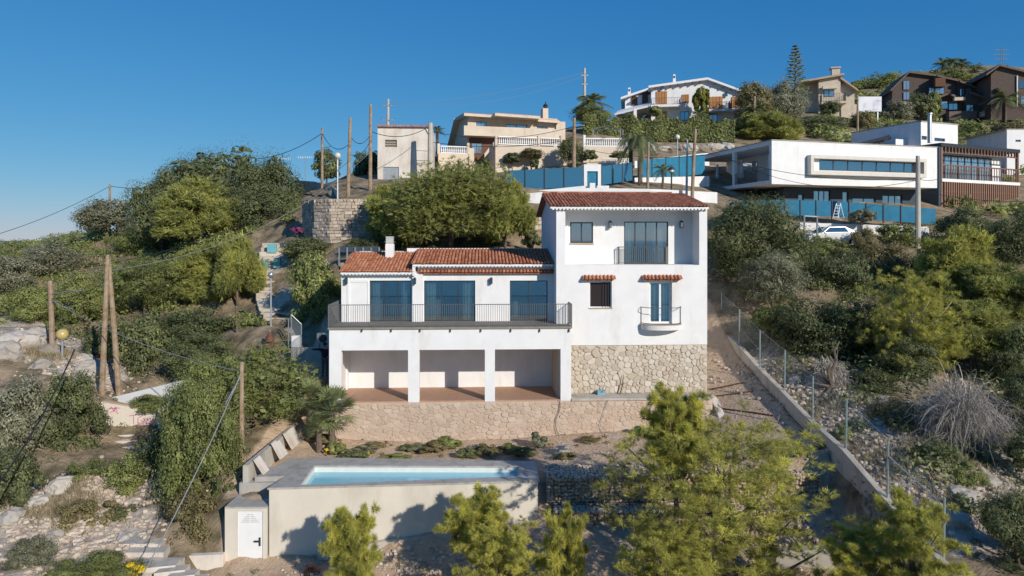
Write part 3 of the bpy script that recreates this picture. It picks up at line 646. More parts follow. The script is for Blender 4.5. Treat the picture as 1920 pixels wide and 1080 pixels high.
# tower
vt = 1.0; TB = 9.4
tl, tr_ = H.u(1043, vt), H.u(1326, vt)
zs = H.z(1190, 647, vt); ze = H.z(1190, 389, vt)
log = hr(1060,395,1311,497,vt)
win = hr(1106,528.5,1147,577,vt); dr_ = hr(1218,528,1260,607,vt)
part('tower_wall', M['white'], house, bevel=0.006)(lambda m: m.wall(tl, tr_, zs, ze, [log, win, dr_], vt, vt+.28))
zr = H.z(1180, 363.5, 5.2)
def side(ua, ub, zb): return lambda m: m.extrude([(ua, vt+.283, zb), (ua, TB, zb), (ua, TB, ze-.05), (ua, 5.2, zr-.12), (ua, vt+.283, ze-.02)], (ub-ua, 0, 0))
part('tower_wall', M['white'], house)(side(tl, tl+.28, zp-1.5))
part('tower_wall', M['white'], house)(side(tr_-.28, tr_, zp-1.5))
part('tower_wall', M['white'], house)(lambda m: m.box(tl+.285, tr_-.285, TB-.28, TB-.01, zp-1, ze-.06))
part('interior_floor', M['interior'], house)(lambda m: [m.box(tl+.29, tr_-.29, (vt+.283 if z > log[2]-.2 and z < log[2] else vt+.29), TB-.3, z-.2, z) for z in (log[2]-.003, H.z(1200,611,vt))])
part('loggia_floor', M['white'], house)(lambda m: m.box(log[0]-.1, log[1]+.1, vt+.281, 2.4, log[2]-.002, log[2]+.004))
vl = 2.3
lw = hr(1069,416.5,1112,457,vl); ld = hr(1170,415.5,1253,496,vl)
part('loggia_back_wall', M['white'], house)(lambda m: m.wall(log[0]-.15, log[1]+.15, log[2]+.005, log[3]+.25, [lw, (ld[0], ld[1], log[2]-1, ld[3])], vl, vl+.2))
for xa in (log[1]+.02, log[0]-.15): part('loggia_side_wall', M['white'], house)(lambda m: m.box(xa, xa+.13, vt+.281, vl-.002, log[2]+.005, log[3]+.12))
part('loggia_ceiling', M['white'], house)(lambda m: m.box(log[0]-.14, log[1]+.14, vt+.282, vl-.003, log[3]+.02, log[3]+.1))
part('interior_wall', M['interior'], house)(lambda m: (m.box(tl+.3, tr_-.3, 5.0, 5.1, zs, ze)))
lwin = window(house, lw[0], lw[1], lw[2]+.04, lw[3], vl+.05, 2, fw=0.06)
part('sill', M['brick'], lwin)(lambda m: m.box(lw[0]-.03, lw[1]+.03, vl-.06, vl+.05, lw[2]-.03, lw[2]+.038))
window(house, ld[0], ld[1], log[2]+.01, ld[3], vl+.06, 4, fw=0.05, name='folding_door')
curtain(house, ld[0]+.08, ld[0]+.5, log[2]+.03, ld[3]-.08, vl+.3, 4); curtain(house, ld[1]-.75, ld[1]-.08, log[2]+.03, ld[3]-.08, vl+.3, 6)
railing(house, [(H.u(1161,vl-.28), vl-.01), (H.u(1161,vl-.28), vl-.28), (H.u(1252,vl-.28), vl-.28), (H.u(1252,vl-.28), vl-.01)], log[2]+.01, H.z(1200,463,vl-.28), M['grey_metal'], 0.10, 0.010)
for x in (1143, 1276): wall_lamp(house, H.u(x, vl), vl, H.z(x, 421, vl), 1.3)
cw = window(house, win[0], win[1], win[2], win[3], vt+.16, 1, fmat=M['white_trim'], gmat=M['room_shade_pane'], fw=0.04)
for k in (.62,.74,.86): part('window_bar', M['dark_metal'], cw)(lambda m: m.box(win[0]+(win[1]-win[0])*k-.012, win[0]+(win[1]-win[0])*k+.012, vt+.12, vt+.145, win[2]+.02, win[3]-.02))
part('sill', M['brick'], cw)(lambda m: m.box(win[0]-.05, win[1]+.05, vt-.04, vt+.15, win[2]-.05, win[2]-.002))
window(house, dr_[0], dr_[1], H.z(1240,607,vt), dr_[3], vt+.16, 2, fmat=M['white_trim'], fw=0.09, name='balcony_door')
curtain(house, dr_[0]+.05, dr_[1]-.05, dr_[2]+.02, dr_[3]-.05, vt+.34, 8)
for (xa, xb, yy) in ((1095,1152,520.5), (1207,1277,520.5)):
    a, b2 = H.u(xa, vt-.2), H.u(xb, vt-.2)
    part('window_canopy', M['tile'], house, kind='stuff')(lambda m: (tile_field(m, a, b2, vt-.3, H.z(1180,yy+3.5,vt-.3), vt, H.z(1180,yy-4,vt), pitch=.19, length=.33, rg=random.Random(xa), base=.6), m.box(a+.02, b2-.02, vt-.22, vt-.001, H.z(1180,yy+5.0,vt), H.z(1180,yy+3.2,vt), .8)))
# rounded balcony
bu = (dr_[0]+dr_[1])/2; bw = (H.u(1277,vt-.5)-H.u(1200,vt-.5))/2; zb0 = H.z(1238,619,vt-.5); zb1 = H.z(1238,609,vt-.5)
arc = [(bu + bw*math.cos(math.pi - math.pi*k/18), vt - .005 - .72*math.sin(math.pi*k/18)**0.8) for k in range(19)]
def slab(m):
    m.prism([(bu+(x-bu)*.96, vt-.005+(y-vt)*.94, zb0) for x, y in arc], [(x, y, zb1-.03) for x, y in arc])
bal = part('balcony_slab', M['white'], house)(slab)
part('balcony_floor', M['brick'], bal)(lambda m: m.prism([(x, y, zb1-.028) for x, y in arc], [(x, y, zb1) for x, y in arc]))
railing(house, [(bu+(x-bu)*.97, vt-.02+(y-vt)*.96) for x, y in arc], zb1, H.z(1238,577,vt-.5), M['grey_metal'], 0.10, 0.009, post=.012)
# roof of the tower
zev = H.z(1180, 387, 0.78)
tile_roof(house, 'roof', M['tile_dark'], H.u(1031,.78), H.u(1331,.78), .78, zev, 5.2, zr, rg=random.Random(7), base=0.58)
part('roof', M['tile_dark'], house)(lambda m: m.prism([(H.u(1031,.78)+.03,5.2,zr-.12),(H.u(1331,.78)-.03,5.2,zr-.12),(H.u(1331,.78)-.03,TB+.3,ze-.2),(H.u(1031,.78)+.03,TB+.3,ze-.2)], [(H.u(1031,.78)+.03,5.2,zr+.03),(H.u(1331,.78)-.03,5.2,zr+.03),(H.u(1331,.78)-.03,TB+.3,ze-.05),(H.u(1031,.78)+.03,TB+.3,ze-.05)]))
part('ridge', M['tile_dark'], house)(lambda m: [m.tube([(H.u(1031,.78)+.05+k*.4, 5.2, zr+.02),(H.u(1031,.78)+.5+k*.4, 5.2, zr+.035)], [.10,.085], 8, random.Random(k).random()) for k in range(18)])
part('eave_moulding', M['white_trim'], house, kind='stuff')(lambda m: (teeth(m, H.u(1034,.85), H.u(1328,.85), .84, zev-.11, .175, .06), m.box(tl-.02, tr_+.02, .98-.02, 1.2, ze-.02, zev-.1)))
# stone base of the tower
part('stone_base', M['mortar'], house)(lambda m: m.box(tl+.3, tr_-.0, vt+.035, vt+.28, zp-.1, zs-.005))
sb_ = house.children[-1]
bu0 = H.u(1071, vt+.03)-.6
masonry(sb_, M['stone'], tr_-bu0-.01, zs-zp-.07, 290, 23, lambda a, b_, o: (bu0+a, vt+.033-o, zp+.055+b_), joint=0.012, relief=0.045, ax=1.15, relax=1)
# ------------------------------------------------------------------ pool, gabions, boundary wall, garden
zc_ = -9.25
fl, fr_, br, bl = GZ(501,915,zc_), GZ(1012,901,zc_), GZ(1004,865,zc_), GZ(590,857,zc_)
ifl, ifr, ibr, ibl = GZ(562,909,zc_), GZ(972,893,zc_), GZ(972,874,zc_), GZ(589,873,zc_)
def v2(p, z): return (p.x, p.y, z)
pool = thing('swimming_pool', 'raised rectangular concrete swimming pool with turquoise water', 'pool', (fl.x+5, fl.y+2, -12.4))
out = [fl, fr_, br, bl]; inn = [ifl, ifr, ibr, ibl]
ctr = sum(out, Vector()) / 4
def ring(m, o, i, z0, z1):
    n = 4; vs_ = [v2(p, z1) for p in o] + [v2(p, z1) for p in i] + [v2(p, z0) for p in o] + [v2(p, z0) for p in i]
    fs = []
    for k in range(n):
        j = (k+1) % n
        fs += [(k, j, 4+j, 4+k), (8+k, 12+k, 12+j, 8+j), (k, 8+k, 8+j, j), (4+k, 4+j, 12+j, 12+k)]
    m.add(vs_, fs)
shr = lambda pts, d: [ctr + (p-ctr)*(1 - d/(p-ctr).length) for p in pts]
part('coping', M['coping'], pool, world=True, bevel=.01)(lambda m: ring(m, out, inn, zc_-.07, zc_))
part('shell', M['pool_wall'], pool, world=True)(lambda m: ring(m, shr(out, .07), [ctr+(p-ctr)*1.003 for p in inn], -13.0, zc_-.071))
M['pool_in'] = ramp_mat('pale_pool_render', [(0.62, 0.63, 0.58), (0.70, 0.71, 0.66)], 4, 0.6)
part('inner_lining', M['pool_in'], pool, world=True)(lambda m: (ring(m, [ctr+(p-ctr)*1.002 for p in inn], shr(inn, .05), zc_-1.6, zc_-.072), m.prism([v2(p, zc_-1.8) for p in inn], [v2(p, zc_-1.6) for p in inn])))
wm = bpy.data.materials.new('pool_water'); wm.use_nodes = True
n = wm.node_tree.nodes; L = wm.node_tree.links; b = n['Principled BSDF']
b.inputs['Base Color'].default_value = (0.16, 0.52, 0.62, 1); b.inputs['Roughness'].default_value = 0.06; b.inputs['Specular IOR Level'].default_value = 0.5
nz_ = n.new('ShaderNodeTexNoise'); nz_.inputs['Scale'].default_value = 5; nz_.inputs['Detail'].default_value = 3
bp = n.new('ShaderNodeBump'); bp.inputs['Strength'].default_value = 0.12; bp.inputs['Distance'].default_value = 0.05
tc = n.new('ShaderNodeTexCoord'); L.new(tc.outputs['Object'], nz_.inputs[0]); L.new(nz_.outputs[0], bp.inputs['Height']); L.new(bp.outputs[0], b.inputs['Normal'])
rpw = n.new('ShaderNodeValToRGB'); rpw.color_ramp.elements[0].color = (0.20, 0.55, 0.66, 1); rpw.color_ramp.elements[1].color = (0.34, 0.68, 0.74, 1); L.new(nz_.outputs[0], rpw.inputs[0]); L.new(rpw.outputs[0], b.inputs['Base Color'])
part('water', wm, pool, world=True)(lambda m: m.prism([v2(p, zc_-1.2) for p in shr(inn,.06)], [v2(p, zc_-.26) for p in shr(inn,.06)]))
# lower strip footing along the front
def footing(m):
    a, b_ = fl + Vector((1.9, -.10, 0)), fr_ + Vector((-.2, -.02, 0))
    m.prism([v2(a,-12.6), v2(b_,-12.2), v2(b_+Vector((0,.3,0)),-12.2), v2(a+Vector((0,.3,0)),-12.6)], [v2(a,-11.55), v2(b_,-10.78), v2(b_+Vector((0,.3,0)),-10.78), v2(a+Vector((0,.3,0)),-11.55)])
part('footing', M['concrete'], pool, world=True)(footing)
# pump room beside it
Yr = fl.y
pr = thing('pump_room', 'small concrete pump room with stepped flat roof beside the pool', 'outbuilding', P(455, 1078, Yr))
x0, x1 = P(422,0,Yr).x, fl.x - .005
zt0 = P(0,950,Yr).z
dL, dR, dT, dB = P(445,0,Yr).x, P(493,0,Yr).x, P(0,958,Yr).z, P(0,1076,Yr).z
part('wall', M['pool_wall'], pr, world=True)(lambda m: m.wall(x0, x1, -13.2, zt0-.06, [(dL, dR, -14, dT)], Yr-.02, Yr+.2))
part('wall', M['pool_wall'], pr, world=True)(lambda m: (m.box(x0, x0+.2, Yr+.205, Yr+3.2, -13.2, zt0-.062), m.box(x0+.2, x1, Yr+3.0, Yr+3.2, -13.2, zt0-.062)))
part('roof_slab', M['coping'], pr, world=True, bevel=.01)(lambda m: m.box(x0-.004, x1, Yr-.024, Yr+1.3, zt0-.058, zt0))
part('roof_slab', M['coping'], pr, world=True, bevel=.01)(lambda m: m.box(x0+.0, x1+.25, Yr+1.31, Yr+3.25, zt0-.06, zt0+.42))
dd = part('door', M['white_trim'], pr, world=True)(lambda m: m.box(dL+.01, dR-.01, Yr+.02, Yr+.08, dB, dT-.01))
part('door_handle', M['dark_metal'], dd, world=True)(lambda m: (m.box(dR-.16, dR-.09, Yr+.0, Yr+.018, P(0,1024,Yr).z, P(0,1008,Yr).z), m.box(dR-.32, dR-.1, Yr-.05, Yr-.02, P(0,1016,Yr).z, P(0,1013,Yr).z), m.box(dR-.14,dR-.11,Yr-.04,Yr+.005,P(0,1016,Yr).z,P(0,1013,Yr).z)))
def fan(m):
    c = (dL+dR)/2; z = P(0,972,Yr).z
    for k in range(5):
        for s in (-1, 1): m.box(c+s*.02, c+s*(.34-.06*k), Yr+.008, Yr+.0195, z+(k-2)*.07-.008, z+(k-2)*.07+.008)
part('vent_louvre', M['coping'], dd, world=True)(fan)
# deck slab behind the pump room, parapet with slabs leaning on it
dk = [GZ(478,890,zc_), GZ(545,888,zc_), GZ(590,857,zc_), GZ(545,855,zc_)]
part('deck_slab', M['coping'], pool, world=True)(lambda m: m.prism([v2(p, zc_-.5) for p in dk], [v2(p, zc_-.09) for p in dk]))
pa, pb = GZ(455,880,-9.0), GZ(546,815,-9.2)
pw = MB(); a, b_ = Vector((pa.x, pa.y, 0)), Vector((pb.x, pb.y, 0)); nrm = (b_-a).normalized().cross(Vector((0,0,1)))*.22
pw.prism([v2(a,-12.6), v2(a+nrm,-12.6), v2(b_+nrm,-10.2), v2(b_,-10.2)], [v2(a,-8.85), v2(a+nrm,-8.85), v2(b_+nrm,-8.75), v2(b_,-8.75)])
tag(pw.build('parapet_wall', M['concrete'], bevel=.01), 'low concrete parapet wall left of the pool terrace', 'wall')
rg = random.Random(4)
for k, (t, lab) in enumerate(((0.12,'nearest to the pump room'),(0.45,'second of the row by the parapet'),(0.52,'third of the row by the parapet'),(0.78,'widest one at the far parapet end'))):
    q = a.lerp(b_, t) + nrm*1.3; d = (b_-a).normalized(); w_ = (.28,.22,.25,.6)[k]; m = MB(); o = nrm.normalized()
    lo = [q+o*.35-d*w_, q+o*.35+d*w_, q+o*.41+d*w_, q+o*.41-d*w_]; hi = [p-o*.38 for p in lo]
    m.prism([v2(p,-9.33) for p in lo], [v2(p,-8.75+.1*(k%2)) for p in hi])
    tag(m.build('paving_slab', M['old_white']), 'grey paving slab leaning on the parapet, ' + lab, 'slab', 'slabs leaning on the parapet')

# gabions: stones are real, joined per basket
def stone_mesh(rg, r, c, m, t):
    """small irregular 12-vertex stone"""
    vs_ = []
    sx_, sy_, sz_ = r*rg.uniform(.8,1.25), r*rg.uniform(.8,1.2), r*rg.uniform(.65,1.0)
    rz = rg.uniform(0, 3.14); ca, sa = math.cos(rz), math.sin(rz)
    for ring_, zz in ((.55,-.8),(1.0,-.1),(.7,.75)):
        for k in range(5):
            an = 2*math.pi*(k+ring_)/5; j = rg.uniform(.8,1.15)
            x, y = math.cos(an)*ring_*sx_*j, math.sin(an)*ring_*sy_*j
            vs_.append((c[0]+x*ca-y*sa, c[1]+x*sa+y*ca, c[2]+zz*sz_*rg.uniform(.85,1.1)))
    fs = [tuple(range(4,-1,-1)), tuple(range(10,15))]
    for q in (0,5):
        for k in range(5): fs.append((q+k, q+(k+1)%5, q+5+(k+1)%5, q+5+k))
    m.add(vs_, fs, t)
def gabion(x0, x1, y0, y1, z0, z1, label, seed, skew=0.0):
    rg = random.Random(seed)
    t = thing('gabion', label, 'gabion', ((x0+x1)/2, (y0+y1)/2, z0), 0, 'gabion baskets of the garden terrace')
    m = MB(); s = 0.135
    m.box(x0+.16, x1-.16, y0+.18, y1-.02, z0, z1-.16, .15)
    def wob(x): return 0.05*math.sin(x*3.1+seed)
    for i in range(int((x1-x0)/s)):
        for k in range(int((z1-z0)/s)):
            x = x0+(i+.5)*s+rg.uniform(-.04,.04); z = z0+(k+.5)*s+rg.uniform(-.035,.035)
            stone_mesh(rg, s*rg.uniform(.5,.72), (x, y0+.1+rg.uniform(-.03,.04)+wob(x), z), m, min(1,max(0,rg.gauss(.5,.22))))
        for k in range(int((y1-y0)/s)):
            x = x0+(i+.5)*s+rg.uniform(-.04,.04); y = y0+(k+.5)*s+rg.uniform(-.035,.035)
            stone_mesh(rg, s*rg.uniform(.5,.72), (x, y, z1-.08+rg.uniform(-.03,.035)), m, min(1,max(0,rg.gauss(.55,.22))))
    for j in range(int((y1-y0)/s)):
        for k in range(int((z1-z0)/s)):
            for xx in (x0+.08, x1-.08): stone_mesh(rg, s*.6, (xx, y0+(j+.5)*s, z0+(k+.5)*s), m, rg.random())
    m.build('stones', M['gabion_stone'], t, world=True, kind='stuff')
    g = MB(); gw = .006
    def bar(a, b_): g.tube([a, b_], gw/2, 3, cap=False)
    nx = max(1, int((x1-x0)/.65))
    for i in range(nx+1):
        x = x0+(x1-x0)*i/nx; bar((x,y0-.01,z0),(x,y0-.01,z1)); bar((x,y0-.01,z1),(x,y1,z1))
    for k in range(3): z = z0+(z1-z0)*k/2; bar((x0,y0-.01,z),(x1,y0-.01,z))
    for k in range(3): y = y0+(y1-y0)*k/2; bar((x0,y,z1),(x1,y,z1))
    g.build('wire_cage', M['galv'], t, world=True)
xs_ = [1.35, 4.0, 6.7, 9.4, 12.1]
names_ = ['beside the pool wall', 'second from the pool wall', 'third from the pool wall', 'at the end by the long boundary wall']
for k in range(4):
    gabion(xs_[k]+.01, xs_[k+1]-.01, 26.55, 28.1, -10.25, -9.18+.03*k, 'upper tier stone filled wire gabion ' + names_[k], 30+k)
    gabion(xs_[k]+.01+.25, xs_[k+1]-.01+.25, 25.85, 26.54, -11.35, -10.24, 'lower tier stone filled wire gabion ' + names_[k], 40+k)
    if k < 3: gabion(xs_[k]+.01+.1, xs_[k+1]-.01+.1, 25.1, 25.84, -12.3, -11.3, 'bottom tier half buried stone gabion ' + names_[k], 50+k)

# long concrete boundary wall with fence posts
wt = [(1333,602,43.4),(1380,643,38.5),(1417,686,35.5),(1458,727,32.6),(1517,788,29.2),(1579,844,26.2),(1658,936,23.3),(1725,1015,21.2),(1800,1092,19.3)]
wp = [P(a, b_, y) for a, b_, y in wt]
bw_ = thing('boundary_wall', 'long sloping concrete boundary wall running down the right side', 'wall', (12.7, 31, -12))
for k in range(len(wp)-1):
    a, b_ = wp[k], wp[k+1]; d = Vector((.24, .02, 0)); m = MB(); e = (b_-a)*.0015
    a, b_ = a+e, b_-e
    m.prism([v2(a,-13.5), v2(b_,-13.5), v2(b_+d,-13.5), v2(a+d,-13.5)], [tuple(a), tuple(b_), tuple(b_+d), tuple(a+d)])
    m.build('wall_panel', M['concrete'], bw_, world=True, bevel=.012)
fn = thing('chain_link_fence', 'chain link fence on thin steel posts along the boundary wall', 'fence', (12.9, 31, -9))
fp = [(1348,605,42.2,60),(1381,640,38.4,0),(1419,685,35.3,0),(1465,728,32.3,0),(1517,785,29.3,0),(1579,838,26.4,0),(1656,922,23.4,0),(1760,1046,20.5,0)]
tops = []
for (a, b_, y, _) in fp:
    p = P(a, b_, y) + Vector((.15, 0, -.25)); q = p + Vector((.02, 0, 2.05)); tops.append((p, q)); m = MB(); m.tube([p, q], .035, 6); m.tube([q, q+Vector((0,0,.02))], .045, 6); m.build('post', M['green_post'], fn, world=True)
for (p0, q0), (p1, q1) in zip(tops[:-1], tops[1:]):
    m = MB(); m.add([p0+Vector((0,0,.25)), p1+Vector((0,0,.25)), q1, q0], [(0,1,2,3)]); m.build('mesh_panel', M['chain'], fn, world=True)
    m = MB(); m.tube([q0, q1], .008, 3); m.tube([p0.lerp(q0,.5), p1.lerp(q1,.5)], .006, 3); m.build('tension_wire', M['galv'], fn, world=True)
m = MB(); p, q = tops[6]; m.tube([p+Vector((0,0,1.5)), p+Vector((1.05,-1.2,.35))], .022, 5); m.build('brace', M['galv'], fn, world=True)
# low concrete beam at the bottom right
a, b_ = P(1455,1035,23.2), P(1735,1022,21.8); m = MB(); m.prism([v2(a,-12.5), v2(b_,-12.5), v2(b_+Vector((0,.4,0)),-12.5), v2(a+Vector((0,.4,0)),-12.5)], [tuple(a), tuple(b_), tuple(b_+Vector((.05,.4,0))), tuple(a+Vector((.05,.4,0)))])
tag(m.build('low_wall', M['concrete'], bevel=.02), 'low pale concrete wall at the foot of the gabions', 'wall')

# small things in the garden
def crate(px, py, Y, label, s=.3):
    p = P(px, py, Y); p.z = p.z; t = thing('plastic_crate', label, 'crate', p)
    m = MB(); h = s*.62
    m.wall(-s/2, s/2, 0, h, [(-s*.18, s*.18, h*.62, h*.85)], -s*.35, -s*.32); m.wall(-s/2, s/2, 0, h, [], s*.32, s*.35); m.box(-s/2, -s*.47, -s*.319, s*.319, 0, h); m.box(s*.47, s/2, -s*.319, s*.319, 0, h); m.box(-s*.469, s*.469, -s*.319, s*.319, 0.002, .03)
    m.build('body', M['blue_plastic'], t)
    m = MB(); m.wall(-s*.53, s*.53, h*.9, h, [], -s*.38, -s*.351); m.build('rim', M['blue_plastic'], t)
pl = H.world(H.u(1128, .6), .75, zp+.052); crt = crate(0, 0, 1, 'blue plastic crate on the ledge at the tower stone base', .36); bpy.context.view_layer.update(); C.objects['plastic_crate'].location = pl
p = P(1197, 808, 32.2); t2 = thing('bucket', 'pale blue bucket at the foot of the retaining wall', 'bucket', (p.x, p.y, tz(p.x, p.y)))
m = MB(); m.lathe((0,0,0), [(.14,0),(.19,.34),(.2,.34),(.2,.37),(.175,.37),(.125,.03)], 14); m.build('body', M['blue_plastic'], t2, smooth=False)
m = MB(); m.tube([(.19*math.cos(k*math.pi/10), -.02-.05*math.sin(k*math.pi/10), .35+.0*k-.12*math.sin(k*math.pi/10)) for k in range(11)], .007, 4); m.build('handle', M['galv'], t2)
m = MB(); q = Vector((p.x-1.5, p.y-.15, tz(p.x-1.4, p.y-.15)+.03)); m.tube([q, q+Vector((1.1,.1,.05)), q+Vector((3.0,.2,.06))], [.03,.03,.03], 6)
tag(m.build('plastic_pipe', M['galv']), 'grey plastic pipe lying beside the pale blue bucket', 'pipe')
for (a, b_, s, lab) in ((1055,846,.5,'squared pale stone block on the bare earth above the gabions'),):
    p = P(a, b_, 30.0); t_ = MB(); rg = random.Random(9); z = tz(p.x, p.y)
    t_.prism([(p.x-.38,p.y-.25,z-.1),(p.x+.36,p.y-.22,z-.1),(p.x+.33,p.y+.25,z-.1),(p.x-.33,p.y+.27,z-.1)], [(p.x-.33,p.y-.2,z+.36),(p.x+.28,p.y-.2,z+.42),(p.x+.3,p.y+.2,z+.4),(p.x-.28,p.y+.22,z+.33)]); tag(t_.build('stone_block', M['rock'], bevel=.05), lab, 'stone')
# dead branch against the tower, hoses on the wall
q = H.world(H.u(1163,.7), .8, zp+.05); m = MB(); m.tube([q, q+Vector((.15,.05,.5)), q+Vector((.2,.1,.95))], [.03,.022,.012], 5); m.tube([q+Vector((.12,.04,.4)), q+Vector((-.02,.02,.75))], [.014,.008], 4); m.tube([q+Vector((.15,.05,.5)), q+Vector((.36,.0,.62)), q+Vector((.3,.03,.2))], [.012,.01,.006], 4)
tag(m.build('branch', M['wood_dark']), 'bare forked branch standing against the tower stone base', 'branch')
def hose(name, pts, r, mat, label, cat='hose'):
    m = MB(); P_ = []
    for i in range(len(pts)-1):
        p0 = pts[max(i-1,0)]; p1 = pts[i]; p2 = pts[i+1]; p3 = pts[min(i+2,len(pts)-1)]
        for k in range(6):
            t = k/6; P_.append(0.5*((2*p1)+(p2-p0)*t+(2*p0-5*p1+4*p2-p3)*t*t+(3*p1-p0-3*p2+p3)*t**3))
    P_.append(pts[-1]); m.tube(P_, r, 5); return tag(m.build(name, mat), label, cat)
W_ = lambda px, py, v: H.world(H.u(px, v), v, H.z(px, py, v))
hose('hose', [W_(1048,750,-.08), W_(1050,765,-.1), W_(1042,790,-.1), W_(1046,812,-.15), W_(1062,814,-.3)], .014, M['cable'], 'dark hose hanging below the right arcade pillar')
hose('hose', [W_(1140,750,-.1), W_(1130,780,-.1), W_(1126,800,-.12), W_(1145,812,-.3), W_(1165,808,-.3)], .012, M['pale_cable'], 'thin grey hose looping down the wall below the tower')
hose('hose', [W_(1122,750,-.1), W_(1123,775,-.1)], .01, M['pale_cable'], 'short straight grey hose below the blue crate')
# twig lines staked across the path beside the tower
for k, (a, b2, lab) in enumerate((((1329,690,35.6),(1395,722,35.2),'uppermost'),((1329,712,34.8),(1412,748,34.0),'middle'),((1352,755,33.2),(1450,798,31.2),'lowest'))):
    pts = [P(*a).lerp(P(*b2), t) for t in (0,.33,.66,1)]
    pts = [Vector((q.x, q.y, tz(q.x, q.y)+.05)) for q in pts]
    m = MB(); m.tube(pts, .035, 5); tag(m.build('timber_edging', M['wood_dark']), lab + ' thin timber edging across the earth path beside the tower', 'edging', 'timber edgings on the path')
p = P(577, 1058, 24.6)
for k, (dx, dz) in enumerate(((0,0),(.31,0),(.12,.18))):
    z = tz(p.x+dx, p.y); t = thing('hollow_brick', ('left lower','right lower','top')[k]+' red hollow brick in the small pile below the pool wall', 'brick', (p.x+dx, p.y, z+dz), 0.1*k, 'red bricks below the pool')
    m = MB(); m.wall(-.14,.14,0,.17,[(-.11+.075*i,-.055+.075*i,.03,.14) for i in range(3)],-.1,.1); m.build('body', M['red_brick'], t)
# ------------------------------------------------------------------ buildings on the hill
def bx(fr, m, x0, y0, x1, y1, v0, v1, tint=.5):
    """box whose front face fills a photo rectangle at local depth v0"""
    a, b_, c, d = fr.rect(x0, y0, x1, y1, v0); m.box(a, b_, v0, v1, c, d, tint)
def pbox(fr, root, name, mat, x0, y0, x1, y1, v0, v1, **k):
    m = MB(); bx(fr, m, x0, y0, x1, y1, v0, v1); return m.build(name, mat, root, **k)
def pwall(fr, root, name, mat, x0, y0, x1, y1, v, th, holes=(), **k):
    m = MB(); a, b_, c, d = fr.rect(x0, y0, x1, y1, v); m.wall(a, b_, c, d, [fr.rect(*h, v) for h in holes], v, v+th); return m.build(name, mat, root, **k)
def pwin(fr, root, x0, y0, x1, y1, v, cols=2, **k):
    a, b_, c, d = fr.rect(x0, y0, x1, y1, v); return window(root, a+.003, b_-.003, c+.003, d-.003, v+.08, cols, **k)
def balustrade(fr, root, x0, x1, ytop, ybot, v, n, slope=0.0):
    """stone balusters between rails, each its own piece; slope = drop in rows towards x1"""
    a, b_, c, d = fr.rect(x0, ytop, x1, ybot, v); dz = fr.z(x1, ytop+slope, v) - fr.z(x1, ytop, v); hgt = d-c
    m = MB()
    for z0, z1 in ((hgt*.86, hgt), (0, hgt*.12)):
        m.prism([(a,v-.1,c+z0),(b_,v-.1,c+z0+dz),(b_,v+.1,c+z0+dz),(a,v+.1,c+z0)], [(a,v-.1,c+z1),(b_,v-.1,c+z1+dz),(b_,v+.1,c+z1+dz),(a,v+.1,c+z1)])
    bl_ = m.build('balustrade', M['white_trim'], root)
    pm = MB(); r = .075
    pm.lathe((0,0,0), [(.6*r,0),(r,hgt*.16),(r*1.1,hgt*.3),(.5*r,hgt*.55),(.7*r,hgt*.74)], 7)
    me_ = None
    for i in range(n):
        t = (i+.5)/n; loc = (a+(b_-a)*t, v, c+hgt*.121+dz*t)
        if me_ is None:
            o = pm.build('baluster', M['white_trim'], bl_); me_ = o.data
            off = t_off.get(root.name, Vector()); 
            for vv in me_.vertices: vv.co = vv.co + off
        else:
            o = bpy.data.objects.new('baluster', me_); C.objects.link(o); o.parent = bl_
        o.location = Vector(loc) - t_off.get(root.name, Vector())
    return bl_

# --- old whitewashed block
fr = Frame(760, 66, 4)
z0 = fr.z(760, 345)
t = frame_thing('old_building', 'weathered whitewashed block with barred window and tile edge behind the big pine', 'building', fr, z0)
pwall(fr, t, 'wall', M['old_white'], 708, 238, 812, 350, 0, .3, [(722,262,744,276),(718,313,748,350)])
pbox(fr, t, 'wall', M['old_white'], 709, 240, 811, 350, .301, 7)
tile_m = MB(); a, b_, c, d = fr.rect(706, 233, 813, 238, -.25); tile_field(tile_m, a, b_, -.25, c, .5, d, pitch=.26, length=.4, base=.7); tile_m.build('roof_tiles', M['tile'], t, kind='stuff')
a, b_, c, d = fr.rect(722,262,744,276,.1); gr_ = MB()
for k in range(7): gr_.box(a+(b_-a)*k/6-.02, a+(b_-a)*k/6+.02, .1, .14, c, d)
for k in range(4): gr_.box(a, b_, .105, .135, c+(d-c)*k/3-.02, c+(d-c)*k/3+.02)
gr_.build('window_grille', M['cream'], t); pbox(fr, t, 'window', M['dark_metal'], 722,262,744,276,.2,.29)
pbox(fr, t, 'shutter', M['galv'], 718,313,748,350,.1,.2)
m = MB(); m.tube([(fr.u(798,-.1),-.06,fr.z(798,240,-.1)),(fr.u(806,-.1),-.06,fr.z(806,255,-.1)),(fr.u(806,-.1),-.06,fr.z(806,345,-.1))], .06, 6); m.build('drain_pipe', M['galv'], t)

# --- cream villa with balustrades
fr = Frame(945, 76, 14)
t = frame_thing('villa', 'cream stone villa with low-pitched roofs, round-pillared balustrades and chimney', 'house', fr, fr.z(945, 325))
wins = [(893,228,912,241),(949,233.5,988,246),(1007,237,1027,250)]
pwall(fr, t, 'wall', M['cream'], 877, 219, 1045, 262, 0, .3, wins)
pbox(fr, t, 'wall', M['cream'], 878, 221, 1044, 330, .301, 8)
m = MB(); a, b_, c, d = fr.rect(877, 219, 1045, 262, 0); m.extrude([(a-.02,.3,c-3),(a-.02,10,c-3),(a-.02,10,d-1.9),(a-.02,5.0,d+.35),(a-.02,.3,d)], (.28,0,0)); m.build('side_wall', M['cream'], t)
for k, wn in enumerate(wins): pwin(fr, t, *wn, 0.05, cols=2, fmat=M['dark_metal'], gmat=M['glass_pale'])
